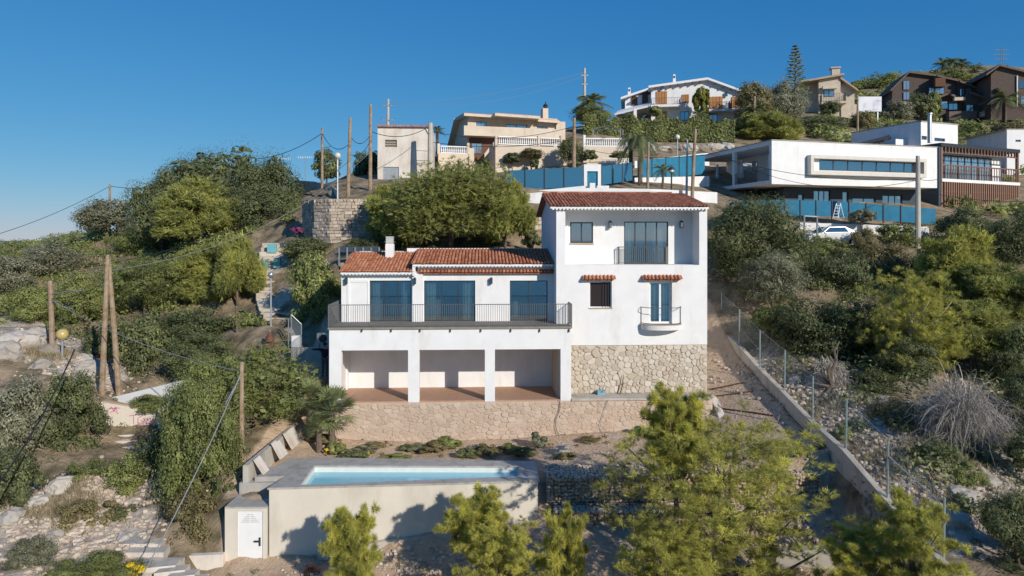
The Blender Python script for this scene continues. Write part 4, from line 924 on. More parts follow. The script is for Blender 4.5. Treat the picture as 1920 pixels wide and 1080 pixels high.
# balcony parapet band, sloping slightly with the perspective
pbox(fr, t, 'balcony_parapet', M['cream'], 870, 239, 1056, 257, -1.6, -1.4)
pbox(fr, t, 'balcony_slab', M['cream'], 870.5, 254, 1055.5, 257, -1.39, 0)
def slope_roof(x0, x1, ya, yb, v0, v1, rise, th=.28, name='roof', mat='tile', edge='cream'):
    a = fr.u(x0, v0); b2 = fr.u(x1, v0); za = fr.z(x0, ya, v0); zb = fr.z(x1, yb, v0)
    m = MB(); m.prism([(a,v0,za-th),(b2,v0,zb-th),(b2,v1,zb-th+rise),(a,v1,za-th+rise)], [(a,v0,za),(b2,v0,zb),(b2,v1,zb+rise),(a,v1,za+rise)]); r_ = m.build(name, M[edge], t)
    m = MB(); m.prism([(a+.05,v0+.1,za+.002),(b2-.05,v0+.1,zb+.002),(b2-.05,v1,zb+rise+.002),(a+.05,v1,za+rise+.002)], [(a+.05,v0+.1,za+.07),(b2-.05,v0+.1,zb+.07),(b2-.05,v1,zb+rise+.07),(a+.05,v1,za+rise+.07)]); m.build('roof_tiles', M[mat], r_)
slope_roof(870, 932, 212, 216, -1.0, 5, .45)
slope_roof(928, 1013, 212, 218, -2.0, 5, .35)
slope_roof(1009, 1049, 223, 226, -.9, 5, .5)
m = MB(); a = fr.u(868,-1.0); za = fr.z(870,212,-1.0); m.prism([(a,5.0,za+.17),(fr.u(1049,-1),5.0,za-.1),(fr.u(1049,-1),11,za-2.6),(a,11,za-2.6)], [(a,5.0,za+.45),(fr.u(1049,-1),5.0,za+.18),(fr.u(1049,-1),11,za-2.3),(a,11,za-2.3)]); m.build('roof', M['cream'], t)
ch = pbox(fr, t, 'chimney', M['cream'], 1018, 203, 1028, 224, 2, 2.9)
m = MB(); cc = (fr.u(1023, 2.4), 2.45, fr.z(1023, 203, 2.4)); m.lathe(cc, [(.25,0),(.25,.25),(.34,.28),(.05,.6),(.05,.8)], 8); m.build('chimney_cowl', M['dark_metal'], ch)
pbox(fr, t, 'annex', M['cream'], 1043, 228, 1060, 262, -.3, 4)
# terrace below with retaining walls
m = MB(); bx(fr, m, 929, 274, 1062, 330, -5.0, -4.6); m.build('terrace_wall', M['cream'], t)
m = MB(); bx(fr, m, 929.5, 274, 1061, 277, -4.59, 0); m.build('terrace_floor', M['cream'], t)
m = MB(); a = fr.u(929.5,-4.9); m.box(a, a+.3, -4.59, -.2, fr.z(930,330,-5), fr.z(930,274.5,-5)); m.build('terrace_wall', M['cream'], t)
balustrade(fr, t, 934, 1008, 256.5, 272, -4.8, 19); balustrade(fr, t, 1013, 1050, 258.5, 273, -4.8, 9)
for x in (930.5, 1010.5, 1053): pbox(fr, t, 'pier', M['cream'], x-2, 254, x+2.5, 274, -5.0, -4.6)
m = MB(); bx(fr, m, 822, 288, 878, 330, -3.5, -3.1); m.build('terrace_wall', M['cream'], t)
m = MB(); bx(fr, m, 823, 288, 880, 291, -3.09, 0); m.build('terrace_floor', M['cream'], t)
balustrade(fr, t, 826, 876, 274, 288, -3.3, 13)
for x in (822.5, 878): pbox(fr, t, 'pier', M['cream'], x-2, 268, x+2.5, 288.5, -3.5, -3.1)
pbox(fr, t, 'stair_wall', M['cream'], 880, 278, 889, 330, -2.2, -1.8)
m = MB(); a = fr.u(905,-3); m.extrude([(a,-4.0,fr.z(905,298,-3)),(a+1.4,-4.0,fr.z(928,264,-4)),(a+1.4,-4.0,fr.z(928,256,-4)),(a,-4.0,fr.z(905,290,-3))], (0,.3,0)); m.build('stair_parapet', M['cream'], t)
pwin(fr, t, 884, 268, 904, 288, -.35, cols=2, gmat=M['glass_pale'], name='terrace_door')
pbox(fr, t, 'wall', M['wood_dark'], 881, 259, 930, 300, -.2, 0.3)

# --- balustraded terrace with pergola
fr = Frame(1137, 73, 5)
t = frame_thing('garden_terrace', 'cream walled terrace with white balustrade and metal pergola left of the hedge', 'terrace', fr, fr.z(1137, 310))
pbox(fr, t, 'retaining_wall', M['cream'], 1094, 275, 1178, 312, 0, .5)
pbox(fr, t, 'floor', M['cream'], 1094.5, 275, 1177.5, 278, .501, 6)
balustrade(fr, t, 1099, 1174, 259, 275, .2, 19)
for x in (1096, 1175.5): pbox(fr, t, 'pier', M['white_trim'], x-2, 253, x+2.2, 275, 0, .4)
balustrade(fr, t, 1128, 1184, 297, 306, -2.5, 14); pbox(fr, t, 'low_wall', M['cream'], 1100, 305.5, 1186, 316, -2.7, -2.3)
m = MB()
for x, v in ((1112,1.5),(1163,1.5),(1120,4.5),(1168,4.5)):
    a = fr.u(x, v); m.box(a-.05, a+.05, v-.05, v+.05, fr.z(x, 276, v), fr.z(x, 243, v))
A = [(fr.u(1112,1.5),1.5,fr.z(1112,243,1.5)),(fr.u(1163,1.5),1.5,fr.z(1163,243,1.5)),(fr.u(1168,4.5),4.5,fr.z(1168,243,4.5)),(fr.u(1120,4.5),4.5,fr.z(1120,243,4.5))]
apex = (fr.u(1137,3),3,fr.z(1137,236,3))
for i in range(4): m.tube([A[i], A[(i+1)%4]], .05, 4); m.tube([A[i], apex], .05, 4)
m.build('pergola_frame', M['grey_metal'], t)

# --- white gabled villa on the ridge
fr = Frame(1320, 95, -10)
t = frame_thing('villa', 'white gabled villa with orange wooden shutters and balconies high on the ridge', 'house', fr, fr.z(1320, 236))
gL, gR = fr.u(1221), fr.u(1411)
def gz(x, y): return fr.z(x, y)
m = MB(); m.extrude([(gL,0,gz(1221,240)),(gR,0,gz(1411,240)),(gR,0,gz(1411,178)),(fr.u(1327),0,gz(1327,148)),(gL,0,gz(1221,163))], (0,9,0)); m.build('wall', M['white'], t)
# left wing set back
m = MB(); bx(fr, m, 1172, 178, 1221, 240, 2.2, 9); m.build('wing_wall', M['white'], t)
def vb(x0, y0, x1, y1, v0, v1, th=.3, name='roof', mat='white_trim'):
    a, b2 = fr.u(x0, v0), fr.u(x1, v0); za, zb = fr.z(x0, y0, v0), fr.z(x1, y1, v0)
    m = MB(); m.prism([(a,v0,za-th),(b2,v0,zb-th),(b2,v1,zb-th),(a,v1,za-th)], [(a,v0,za),(b2,v0,zb),(b2,v1,zb),(a,v1,za)]); r_ = m.build(name, M[mat], t)
    k = MB()
    n = int((b2-a)/.9)
    for i in range(1, n):
        q = i/n; k = MB(); k.box(a+(b2-a)*q-.07, a+(b2-a)*q+.07, v0+.03, v0+.5, za+(zb-za)*q-th-.22, za+(zb-za)*q-th-.002); k.build('rafter_end', M['wood_dark'], r_)
    return r_
vb(1216, 160.5, 1327.2, 145, -.7, 9.5); vb(1327.4, 145, 1415, 177, -.7, 9.5)
vb(1164, 182, 1219, 163.5, 1.6, 9.5)
for (x0,y0,x1,y1) in ((1230.5,171,1251,194),(1279,177,1292,192),(1331,181,1355,203.5),(1372,181,1396,201),(1230,209,1250,224)):
    s = pbox(fr, t, 'shutter', M['wood'], x0, y0, x1, y1, -.12, -.005); a, b_, c, d = fr.rect(x0,y0,x1,y1,-.12); k = MB()
    for i in range(1,4): u_ = a+(b_-a)*i/4; k.box(u_-.02,u_+.02,-.14,-.121,c,d)
    k.build('shutter_batten', M['wood_dark'], s)
for r4 in ((1184,181,1195,197),(1204,173,1215,193)): pbox(fr, t, 'shutter', M['wood_dark'], *r4, 2.05, 2.195)
for r4 in ((1275,209,1292,226),(1329,213,1345,228),(1311,177,1322,198)): pwin(fr, t, *r4, -.15, cols=2, fmat=M['wood_dark'], gmat=M['glass_dark'])
for (x0, x1, yt, yf) in ((1221,1277,183,196),(1325,1373,191,204),(1368,1404,188,204)):
    pbox(fr, t, 'balcony_slab', M['white'], x0, yf, x1, yf+4, -1.6, -.01)
    a, b_ = fr.u(x0+1,-1.5), fr.u(x1-1,-1.5); railing(t, [(a,-.05),(a,-1.5),(b_,-1.5),(b_,-.05)], fr.z((x0+x1)/2,yf,-1.5), fr.z((x0+x1)/2,yt,-1.5), M['wood_dark'], .2, .018)
# porch roof running down to the left, on a pillar
m = MB(); m.prism([(fr.u(1152,-.5),-.5,fr.z(1152,216,-.5)),(fr.u(1228,-1.2),-1.2,fr.z(1228,198,-1.2)),(fr.u(1222,2.2),2.19,fr.z(1222,194,2.2)),(fr.u(1160,2.2),2.19,fr.z(1160,210,2.2))],[(fr.u(1152,-.5),-.5,fr.z(1152,213,-.5)),(fr.u(1228,-1.2),-1.2,fr.z(1228,194,-1.2)),(fr.u(1222,2.2),2.19,fr.z(1222,190,2.2)),(fr.u(1160,2.2),2.19,fr.z(1160,207,2.2))]); m.build('porch_roof', M['white_trim'], t)
pbox(fr, t, 'pillar', M['white'], 1188, 204, 1194, 236, -.9, -.4)
pbox(fr, t, 'porch_wall', M['brick'], 1156, 213, 1220, 240, 1.9, 2.19)
pwin(fr, t, 1204, 213, 1214, 230, 1.7, cols=1, gmat=M['glass_dark'])
for (x, y0, y1, v) in ((1264.5,139,156,4),(1180,164,178,4)):
    c_ = MB(); a, b_, c, d = fr.rect(x-3.5,y0,x+3.5,y1,v); c_.prism([(a,v,c-.6),(b_,v,c-.6),(b_,v+.7,c-.6),(a,v+.7,c-.6)], [(a+.12,v+.1,d),(b_-.12,v+.1,d),(b_-.12,v+.6,d),(a+.12,v+.6,d)]); co_ = c_.build('chimney', M['white'], t)
    k = MB(); k.box((a+b_)/2-.1,(a+b_)/2+.1,v+.02,v+.3,d-.55,d-.25); k.build('chimney_opening', M['dark_metal'], co_)
for x in (1240, 1362): wall_lamp(t, fr.u(x), -.01, fr.z(x, 166 if x < 1300 else 177), 2.2)

# --- tan villa with square chimney
M['tan_stone'] = ramp_mat('tan_stone_facing', [(0.50, 0.42, 0.33), (0.60, 0.52, 0.42)], 2, .9, .3, 20)
fr = Frame(1555, 118, -14)
t = frame_thing('villa', 'tan brick villa with wide chimney and small corner balcony under the tall araucaria', 'house', fr, fr.z(1555, 222))
m = MB(); m.extrude([(fr.u(1535),0,fr.z(1535,225)),(fr.u(1576),0,fr.z(1576,225)),(fr.u(1576),0,fr.z(1576,140)),(fr.u(1535),0,fr.z(1535,150))], (0,8,0)); m.build('wall', M['tan_stone'], t)
m = MB(); bx(fr, m, 1508, 155, 1535, 225, 2, 9); m.build('wall', M['cream'], t)
m = MB(); m.extrude([(fr.u(1576),.8,fr.z(1576,225)),(fr.u(1602,.8),.8,fr.z(1602,225)),(fr.u(1602,.8),.8,fr.z(1602,166)),(fr.u(1576),.8,fr.z(1576,152))], (0,7,0)); m.build('wall', M['tan_stone'], t)
def rb(x0,y0,x1,y1,v0,v1,mat='wood_dark'):
    a,b2=fr.u(x0,v0),fr.u(x1,v0); za,zb=fr.z(x0,y0,v0),fr.z(x1,y1,v0); m=MB(); m.prism([(a,v0,za-.3),(b2,v0,zb-.3),(b2,v1,zb-.3),(a,v1,za-.3)],[(a,v0,za),(b2,v0,zb),(b2,v1,zb),(a,v1,za)]); m.build('roof', M[mat], t)
rb(1498,152,1583,137,-.8,8.5,'brick'); rb(1576,144,1609,167,-.3,8,'brick')
ch = pbox(fr, t, 'chimney', M['tan_stone'], 1560, 127, 1575, 142, 3, 4.2); pbox(fr, ch, 'chimney_cap', M['concrete'], 1558, 125, 1577, 127.5, 2.8, 4.4)
pwin(fr, t, 1545, 166, 1564, 181, -.15, cols=2, gmat=M['glass_pale']); pbox(fr, t, 'awning', M['cream'], 1543, 160, 1570, 166, -1.0, -.2)
pbox(fr, t, 'balcony_slab', M['cream'], 1540, 190, 1588, 194, -1.5, -.01); a,b_=fr.u(1541,-1.4),fr.u(1586,-1.4); railing(t, [(a,-.05),(a,-1.4),(b_,-1.4),(b_,.6)], fr.z(1560,190,-1.4), fr.z(1560,175,-1.4), M['dark_metal'], .25, .02)
pbox(fr, t, 'base_wall', M['cream'], 1577, 196, 1608, 222, -.2, .5)

# --- billboard
fr = Frame(1630, 112, 0)
t = frame_thing('billboard', 'pale banner board with grey blotches on two posts beside the tan villa', 'billboard', fr, fr.z(1630, 222))
M['banner'] = ramp_mat('printed_banner', [(0.72,0.74,0.76),(0.66,0.68,0.72),(0.30,0.28,0.36)], .45, .6, detail=3)
pbox(fr, t, 'panel', M['banner'], 1607.5, 181, 1653, 209, 0, .12)
for x in (1614, 1646): pbox(fr, t, 'post', M['galv'], x-.8, 181, x+.8, 232, .125, .3)

# --- dark brown terraced house
fr = Frame(1765, 130, -12)
t = frame_thing('brown_house', 'large dark brown brick house of stepped roofs on the right hilltop', 'house', fr, fr.z(1765, 230))
def gable(x0, y0, xp, yp, x1, y1, yb, v, dep, mat='brown_brick'):
    m = MB(); m.extrude([(fr.u(x0,v),v,fr.z(x0,yb,v)),(fr.u(x1,v),v,fr.z(x1,yb,v)),(fr.u(x1,v),v,fr.z(x1,y1,v)),(fr.u(xp,v),v,fr.z(xp,yp,v)),(fr.u(x0,v),v,fr.z(x0,y0,v))], (0,dep,0)); m.build('wall', M[mat], t)
def rboard(x0, y0, x1, y1, v, dep, th=.35, mat='brown_roof'):
    a,b2=fr.u(x0,v),fr.u(x1,v); za,zb=fr.z(x0,y0,v),fr.z(x1,y1,v); m=MB(); m.prism([(a,v,za-th),(b2,v,zb-th),(b2,v+dep,zb-th),(a,v+dep,za-th)],[(a,v,za),(b2,v,zb),(b2,v+dep,zb),(a,v+dep,za)]); m.build('roof', M[mat], t)
gable(1673, 166, 1706, 136, 1762, 142, 226, 2, 9); rboard(1670, 168, 1705, 133, 1.3, 10); rboard(1705.3, 133, 1768, 141, 1.3, 10)
gable(1755, 146, 1765, 142, 1800, 152, 226, .5, 8); rboard(1758, 140, 1802, 150, -.2, 9)
gable(1795, 154, 1812, 152, 1843, 170, 226, 0, 8); rboard(1800, 150, 1848, 169, -.9, 9)
gable(1810, 176, 1826, 172, 1870, 192, 226, -2.5, 8); rboard(1822, 172, 1880, 193, -3.4, 8)
pbox(fr, t, 'wall', M['brown_brick'], 1748, 180, 1812, 226, -1.5, 3)
rboard(1742, 187, 1782, 172, -2.6, 5, .4); rboard(1778, 172, 1810, 187, -2.6, 5, .4)
for (x0,y0,x1,y1,v) in ((1694,151,1706,168,1.85),(1694,172,1706,187,1.85),(1742,164,1752,178,.3),(1754,164,1771,176,.3),(1800,166,1809,180,-.2),(1811,164,1822,178,-.2),(1753,190,1778,204,-1.7),(1779,189,1796,206,-1.7),(1812,196,1828,212,-2.7),(1852,196,1865,210,-2.7)):
    pwin(fr, t, x0, y0, x1, y1, v-.1, cols=2, fmat=M['wood_dark'], gmat=M['glass_pale'] if y0 < 192 else M['glass_dark'])
pbox(fr, t, 'awning', M['cream'], 1790, 182, 1810, 188, -3.4, -2.65); pbox(fr, t, 'door', M['wood'], 1842, 188, 1849, 212, -2.7, -2.52)
pbox(fr, t, 'balcony', M['cream'], 1842, 208, 1876, 218, -4, -2.55); pbox(fr, t, 'balcony', M['wood_dark'], 1754, 146, 1773, 162, -.6, .45); pbox(fr, t, 'balcony', M['brown_roof'], 1780, 208, 1832, 224, -3.2, -1.55)
pbox(fr, t, 'terrace_wall', M['brick'], 1848, 213, 1868, 232, -3.8, -2.6)
fr = Frame(1895, 122, -12)
t = frame_thing('brown_house', 'dark brown brick house cut by the right edge of the picture, with white downpipe', 'house', fr, fr.z(1895, 215))
gable(1858, 140, 1876, 124, 1960, 142, 225, 0, 9); rboard(1850, 138, 1875, 120, -.7, 10); rboard(1875.3, 120, 1965, 142, -.7, 10)
pwin(fr, t, 1911, 150, 1930, 165, -.15, cols=2, gmat=M['glass_dark'], fmat=M['wood_dark']); pwin(fr, t, 1914, 180, 1928, 195, -.15, cols=1, gmat=M['glass_pale'])
m = MB(); m.tube([(fr.u(1907,-.15),-.15,fr.z(1907,142)),(fr.u(1907,-.15),-.15,fr.z(1907,200))], .12, 6); m.build('downpipe', M['white_trim'], t)
m = MB(); m.box(fr.u(1904),fr.u(1907),3,3.4,fr.z(1905,132),fr.z(1905,114)); m.build('chimney', M['dark_metal'], t)

# --- modern white villa: upper volume cantilevered over a dark lower floor
fr = Frame(1447, 58.5, 15)
zb = fr.z(1447, 402)
t = frame_thing('modern_villa', 'modern white box villa with long ribbon window over a dark ground floor', 'house', fr, zb)
ztop = fr.z(1447, 263); zbot = fr.z(1447, 345); uA = fr.u(1447); uB = fr.u(1757)
rib = (fr.u(1536), fr.u(1722), fr.z(1630, 325), fr.z(1630, 302.5))
# real heights are constant along the wall: take them at the left corner
rib = (fr.u(1536), fr.u(1724), fr.z(1536, 319), fr.z(1536, 298.5))
part('front_wall', M['white'], t)(lambda m: m.wall(uA, uB, zbot, ztop, [rib], 0, .35))
part('roof_slab', M['white'], t)(lambda m: m.box(uA-.0, uB, .352, 13, ztop-.35, ztop-.004))
part('roof_edge', M['coping'], t)(lambda m: (m.box(uA-.06, uB+.05, -.05, .3, ztop+.001, ztop+.07), m.box(uA-.06, uA+.3, .301, 13, ztop+.001, ztop+.07)))
part('floor_slab', M['white'], t)(lambda m: m.box(uA, uB, .352, 13, zbot+.002, zbot+.35))
part('back_wall', M['white'], t)(lambda m: m.box(uA+4, uB, 12.7, 13, zbot+.351, ztop-.351))
part('end_wall', M['white'], t)(lambda m: m.box(uB-.3, uB, .352, 12.69, zbot+.351, ztop-.351))
part('inner_wall', M['white'], t)(lambda m: m.box(uA+3.6, uA+3.8, .4, 12.6, zbot+.352, ztop-.352))
# window box frame standing proud
fu0, fu1 = fr.u(1520,-.5), fr.u(1737,-.5); fz0, fz1 = fr.z(1520,327,-.5), fr.z(1520,290,-.5)
part('window_surround', M['pale_render'], t)(lambda m: m.wall(fu0, fu1, fz0, fz1, [(fu0+.3, fu1-.3, fz0+.35, fz1-.3)], -.55, -.003))
w_ = window(t, rib[0]+.003, rib[1]-.003, rib[2]+.003, rib[3]-.003, .12, cols=7, fw=.08, name='ribbon_window', gmat=M['glass'])
part('interior_wall', M['interior'], t)(lambda m: m.box(uA+3.9, uB-.4, 5, 5.2, zbot+.36, ztop-.36))
# left loggia side with columns, rail and closed parasols
sideu = uA
for v in (5.6, 12.3): part('loggia_post', M['white'], t)(lambda m: m.box(uA+.01, uA+.31, v, v+.35, zbot+.351, ztop-.351))
railing(t, [(uA+.08, .4), (uA+.08, 12.2)], zbot+.36, zbot+1.35, M['grey_metal'], .14, .012)
pwl = MB(); pwl.box(uA+3.5, uA+3.58, 1.2, 3.6, zbot+.5, zbot+2.9); pwl.build('terrace_window', M['glass_dark'], t); pwl = MB(); pwl.box(uA+3.5, uA+3.58, 7.2, 9.6, zbot+.5, zbot+2.9); pwl.build('terrace_window', M['glass_pale'], t)
# lower floor
lv = 2.2; zl1 = zbot-.002
lu0, lu1 = fr.u(1470, lv), fr.u(1717, lv)
def lr(x0, y0, x1, y1):  # windows measured on the lower front
    a, b2 = fr.u(x0, lv), fr.u(x1, lv); return (a, b2, fr.z((x0+x1)/2, y1, lv), fr.z((x0+x1)/2, y0, lv))
lows = [lr(1526,357,1557,388), lr(1580,359,1591,388), lr(1599,371,1642,387), lr(1655,366,1692,392), lr(1497,364,1507,378)]
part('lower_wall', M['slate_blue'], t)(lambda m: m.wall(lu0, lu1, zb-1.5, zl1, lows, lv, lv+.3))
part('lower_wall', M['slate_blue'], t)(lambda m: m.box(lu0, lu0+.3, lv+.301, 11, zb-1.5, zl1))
part('interior_wall', M['interior'], t)(lambda m: m.box(lu0+.4, lu1-.1, lv+2, lv+2.1, zb-1.5, zl1-.01))
for k, l_ in enumerate(lows):
    window(t, l_[0]+.003, l_[1]-.003, l_[2]+.003, l_[3]-.003, lv+.1, cols=(3,1,2,3,1)[k], fw=.07, fmat=M['dark_metal'], gmat=M['glass'] if k < 4 else M['glass_dark'])
    if k in (0, 3): curtain(t, l_[0]+.1, l_[1]-.1, l_[2]+.05, l_[3]-.05, lv+.45, 6)
for k, (v, lab) in enumerate(((2.0,'nearest the corner of the modern villa'),(6.2,'middle one of the three on the villa loggia'),(10.4,'farthest along the villa loggia'))):
    q = fr.world(uA+1.2, v, zbot+.352); ps = thing('parasol', 'closed white parasol, ' + lab, 'parasol', q, 0, 'closed parasols on the loggia')
    m = MB(); m.lathe((0,0,0), [(.22,0),(.22,.06),(.03,.07),(.03,.9)], 8); m.build('stand', M['grey_metal'], ps)
    m = MB(); m.lathe((0,0,0), [(.05,.75),(.2,.8),(.17,1.3),(.12,1.9),(.09,2.4),(.02,2.5)], 9); m.build('canopy', M['umbrella'], ps)
# solar tank on its roof
q = fr.world(fr.u(1500,8), 8, ztop+.0)
t2 = thing('solar_heater', 'dark blue solar water heater on the modern villa roof', 'solar heater', q, fr.t)
m = MB(); m.box(-1.3,1.3,-.6,.9,0,1.35); m.build('tank_cabinet', M['blue_panel'], t2)
m = MB(); m.prism([(-.2,-1.9,.05),(.9,-1.9,.05),(.9,-1.85,.02),(-.2,-1.85,.02)], [(-.2,-.62,1.2),(.9,-.62,1.2),(.9,-.6,1.15),(-.2,-.6,1.15)]); m.build('collector_panel', M['glass_dark'], t2)

# --- white block and the slatted building
fr = Frame(1723, 76, 22)
t = frame_thing('white_block', 'plain white cubic block with steel flue behind the modern villa', 'building', fr, fr.z(1723, 320))
a, b_ = fr.u(1723), fr.u(1796); zt_ = fr.z(1723, 228); zq = fr.z(1723, 340)
part('wall', M['white'], t)(lambda m: m.wall(a, b_, zq, zt_, [fr.rect(1728,255,1738,262,0), fr.rect(1752,259,1772,265,0)], 0, .3))
part('wall', M['white'], t)(lambda m: m.box(a, a+.3, .301, 9, zq, zt_)); part('roof', M['coping'], t)(lambda m: m.box(a-.05, b_+.05, -.05, 9.1, zt_+.001, zt_+.12))
pwin(fr, t, 1728,255,1738,262,.05,cols=1,gmat=M['glass_dark']); pwin(fr, t, 1752,259,1772,265,.05,cols=2,gmat=M['glass_dark'])
m = MB(); m.tube([(fr.u(1743,-1),-1,fr.z(1743,268,-1)),(fr.u(1743,-1),-1,fr.z(1743,215,-1))], .22, 10); m.tube([(fr.u(1743,-1),-1,fr.z(1743,215,-1)),(fr.u(1743,-1),-1,fr.z(1743,212,-1))], .3, 10); m.build('steel_flue', M['galv'], t)
part('lower_block', M['white'], t)(lambda m: m.box(fr.u(1672,2), a-.01, 1.5, 9, zq, fr.z(1700,262,1.5)))
for k in range(7): part('pergola_post', M['dark_metal'], t)(lambda m: m.box(fr.u(1590+12*k,3)-.08, fr.u(1590+12*k,3)+.08, 3, 3.15, zq, fr.z(1590+12*k, 278-2.0*k, 3)))
part('pergola_beam', M['dark_metal'], t)(lambda m: [m.tube([(fr.u(1588,3),3.05,fr.z(1588,279,3)),(fr.u(1668,3),3.05,fr.z(1668,258,3))], .3, 4)])
fr = Frame(1762, 66, 24)
t = frame_thing('slatted_building', 'modern building wrapped in rust brown vertical slats with glazed middle floor', 'building', fr, fr.z(1762, 405))
u0_, u1_ = fr.u(1762), fr.u(1908); zA, zB_, zC, zD = fr.z(1762, 268), fr.z(1762, 285), fr.z(1762, 330), fr.z(1762, 400)
part('core_wall', M['white'], t)(lambda m: m.box(u0_+.3, u1_-.3, 1.4, 9, zD-1, zA-.4))
part('roof_slab', M['dark_metal'], t)(lambda m: m.box(u0_-.1, u1_+.1, -.2, 9.2, zA-.35, zA))
part('side_panel', M['slate_blue'], t)(lambda m: m.box(u0_-.3, u0_-.0, -.1, 9, zD, zA-.36))
part('floor_slab', M['white'], t)(lambda m: m.box(u0_, u1_, -.25, 1.39, zC-.55, zC-.25))
part('plinth', M['white'], t)(lambda m: m.box(u0_-.5, u1_+.8, -.9, 1.39, zD-1.2, zD))
window(t, u0_+.35, u1_-2.2, zC-.2, zB_, 1.25, cols=9, fw=.12, gmat=M['glass_pale'], name='glazing', depth=.1)
window(t, u0_+.35, u1_-.35, zD+.1, zC-.6, 1.25, cols=8, fw=.12, gmat=M['glass_dark'], name='glazing', depth=.1)
def slats(n, z0, z1, ua, ub, v, w_=.05, dep=.14):
    pm = MB(); pm.box(-w_, w_, 0, dep, 0, z1-z0); o = None
    for i in range(n):
        if o is None: o = pm.build('slat', M['slat'], t); off = t_off[t.name]; [setattr(vv, 'co', vv.co+off) for vv in o.data.vertices]
        else: o2 = bpy.data.objects.new('slat', o.data); C.objects.link(o2); o2.parent = t; o = o2
        o.location = Vector((ua+(ub-ua)*(i+.5)/n, v, z0)) - t_off[t.name]
slats(36, zD+.05, zC-.56, u0_+.35, u1_, -.2, .09); slats(30, zC-.24, zC+1.1, u0_+.35, u1_, -.22, .035, .06); slats(24, zB_+.05, zA-.37, u0_+.35, u1_, -.2, .05)
for z in (zC+1.1, zB_+.02, zD+.05, zC-.62): part('slat_rail', M['slat'], t)(lambda m: m.box(u0_+.3, u1_+.05, -.05, .04, z-.06, z+.06))
for x in (u0_+.2, u1_-.05): part('corner_post', M['slat'], t)(lambda m: m.box(x-.12, x+.12, -.1, .14, zD, zA-.36))
fr = Frame(1890, 85, 0)
t = frame_thing('white_house', 'plain white house wall cut by the right picture edge above the slatted building', 'house', fr, fr.z(1890, 345))
pwall(fr, t, 'wall', M['white'], 1888, 243, 1975, 345, 0, .3, [(1904,262,1914,266)]); pbox(fr, t, 'wall', M['white'], 1889, 244, 1974, 345, .301, 8)
pbox(fr, t, 'roof', M['coping'], 1887, 241.5, 1976, 243, -.05, 8.1); pwin(fr, t, 1904,262,1914,266,.05,cols=1,gmat=M['glass_dark'])

# --- blue screens, white walls along the street
def screen(name, label, pts, hgt, mat, post='dark_metal', cat='fence', step=None, base=None):
    """pts: list of (px, row of the bottom, distance); hgt in metres; each bay a panel"""
    ps = [P(*p) for p in pts]; t = thing(name, label, cat, ps[0])
    for a, b_ in zip(ps[:-1], ps[1:]):
        n = max(1, int(round((b_-a).length/(step or 2.4))))
        for i in range(n):
            p, q = a.lerp(b_, i/n), a.lerp(b_, (i+1)/n); e = (q-p)*.02
            m = MB(); z = Vector((0,0,hgt)); d = Vector((0,.03,0)); m.extrude([p+e, q-e, q-e+z, p+e+z], d); m.build('panel', mat, t, world=True)
            m = MB(); m.box(p.x-.04, p.x+.04, p.y-.05, p.y+.06, p.z-.2, p.z+hgt+.05); m.build('post', M[post], t, world=True)
    return t
screen('screen_fence', 'dark blue net screen on posts above the white street wall left of the gate', [(948,357,57),(1094,350,57)], 1.65, M['blue_net'], step=1.5)
screen('screen_fence', 'blue net screen with dark shrubs behind it right of the white gateway', [(1128,347,58),(1186,338,60)], 1.6, M['blue_net'], step=1.3)
screen('screen_fence', 'blue panel screen stepping up behind the tall palm toward the modern villa', [(1196,340,62),(1322,326,66)], 1.9, M['blue_panel'], step=1.7)
screen('screen_fence', 'long bright blue sheet fence below the modern villa', [(1320,412,56),(1442,403,55.5),(1560,406,55),(1755,421,54)], 1.25, M['blue_panel'], step=1.35)
def long_wall(name, label, pts, hgt, mat, th=.3, down=2.0):
    t = thing(name, label, 'wall', P(*pts[0]))
    for a, b_ in zip(pts[:-1], pts[1:]):
        a, b_ = P(*a), P(*b_); m = MB(); d = Vector((0,th,0)); dn = Vector((0,0,-down)); h_ = Vector((0,0,hgt)); m.prism([a+dn, b_+dn, b_+dn+d, a+dn+d], [a+h_, b_+h_, b_+h_+d, a+h_+d]); m.build('wall_section', M[mat], t, world=True)
    return t
long_wall('street_wall', 'long low white street wall behind the main villa roof', [(972,382,54),(1100,370,54),(1222,372,54),(1345,378,55)], .75, 'white', down=1.5)
long_wall('street_wall', 'white stepped wall under the blue panels beside the tall palm', [(1190,352,61.5),(1330,348,65)], .9, 'white')
long_wall('street_wall', 'white sloping wall above the blue panels below the rock garden', [(1190,312,70),(1330,296,73)], .55, 'white')
long_wall('street_wall', 'low white wall below the blue net screen behind the big pine', [(940,372,56.5),(1098,356,56.5)], .35, 'white')
long_wall('street_wall', 'white plinth wall in front of the long blue sheet fence', [(1500,420,53.5),(1742,428,53.2)], .12, 'white', down=.6)
long_wall('kerb_wall', 'curved pale parapet at the bend left of the street lamp', [(552,352,76),(590,356,70),(622,366,63),(634,378,58)], .85, 'old_white', down=1.0)
long_wall('garden_wall', 'pale low wall above the hedge garden near the billboard', [(1560,262,98),(1668,262,95)], 1.2, 'old_white')
# gateway
fr = Frame(1111, 57.5, 2); t = frame_thing('gateway', 'white gateway with solid blue gate and stepped piers', 'gate', fr, fr.z(1111, 356))
pwall(fr, t, 'frame', M['white'], 1095, 308, 1127, 356, 0, .4, [(1101,321,1121,356)]); pbox(fr, t, 'gate_leaf', M['blue_panel'], 1101.3, 321.3, 1120.7, 353, .15, .2)
pbox(fr, t, 'step_pier', M['white'], 1106, 343, 1116, 357, -.9, -.4); pbox(fr, t, 'step_pier', M['white'], 1120, 348, 1142, 357, -.9, -.4)

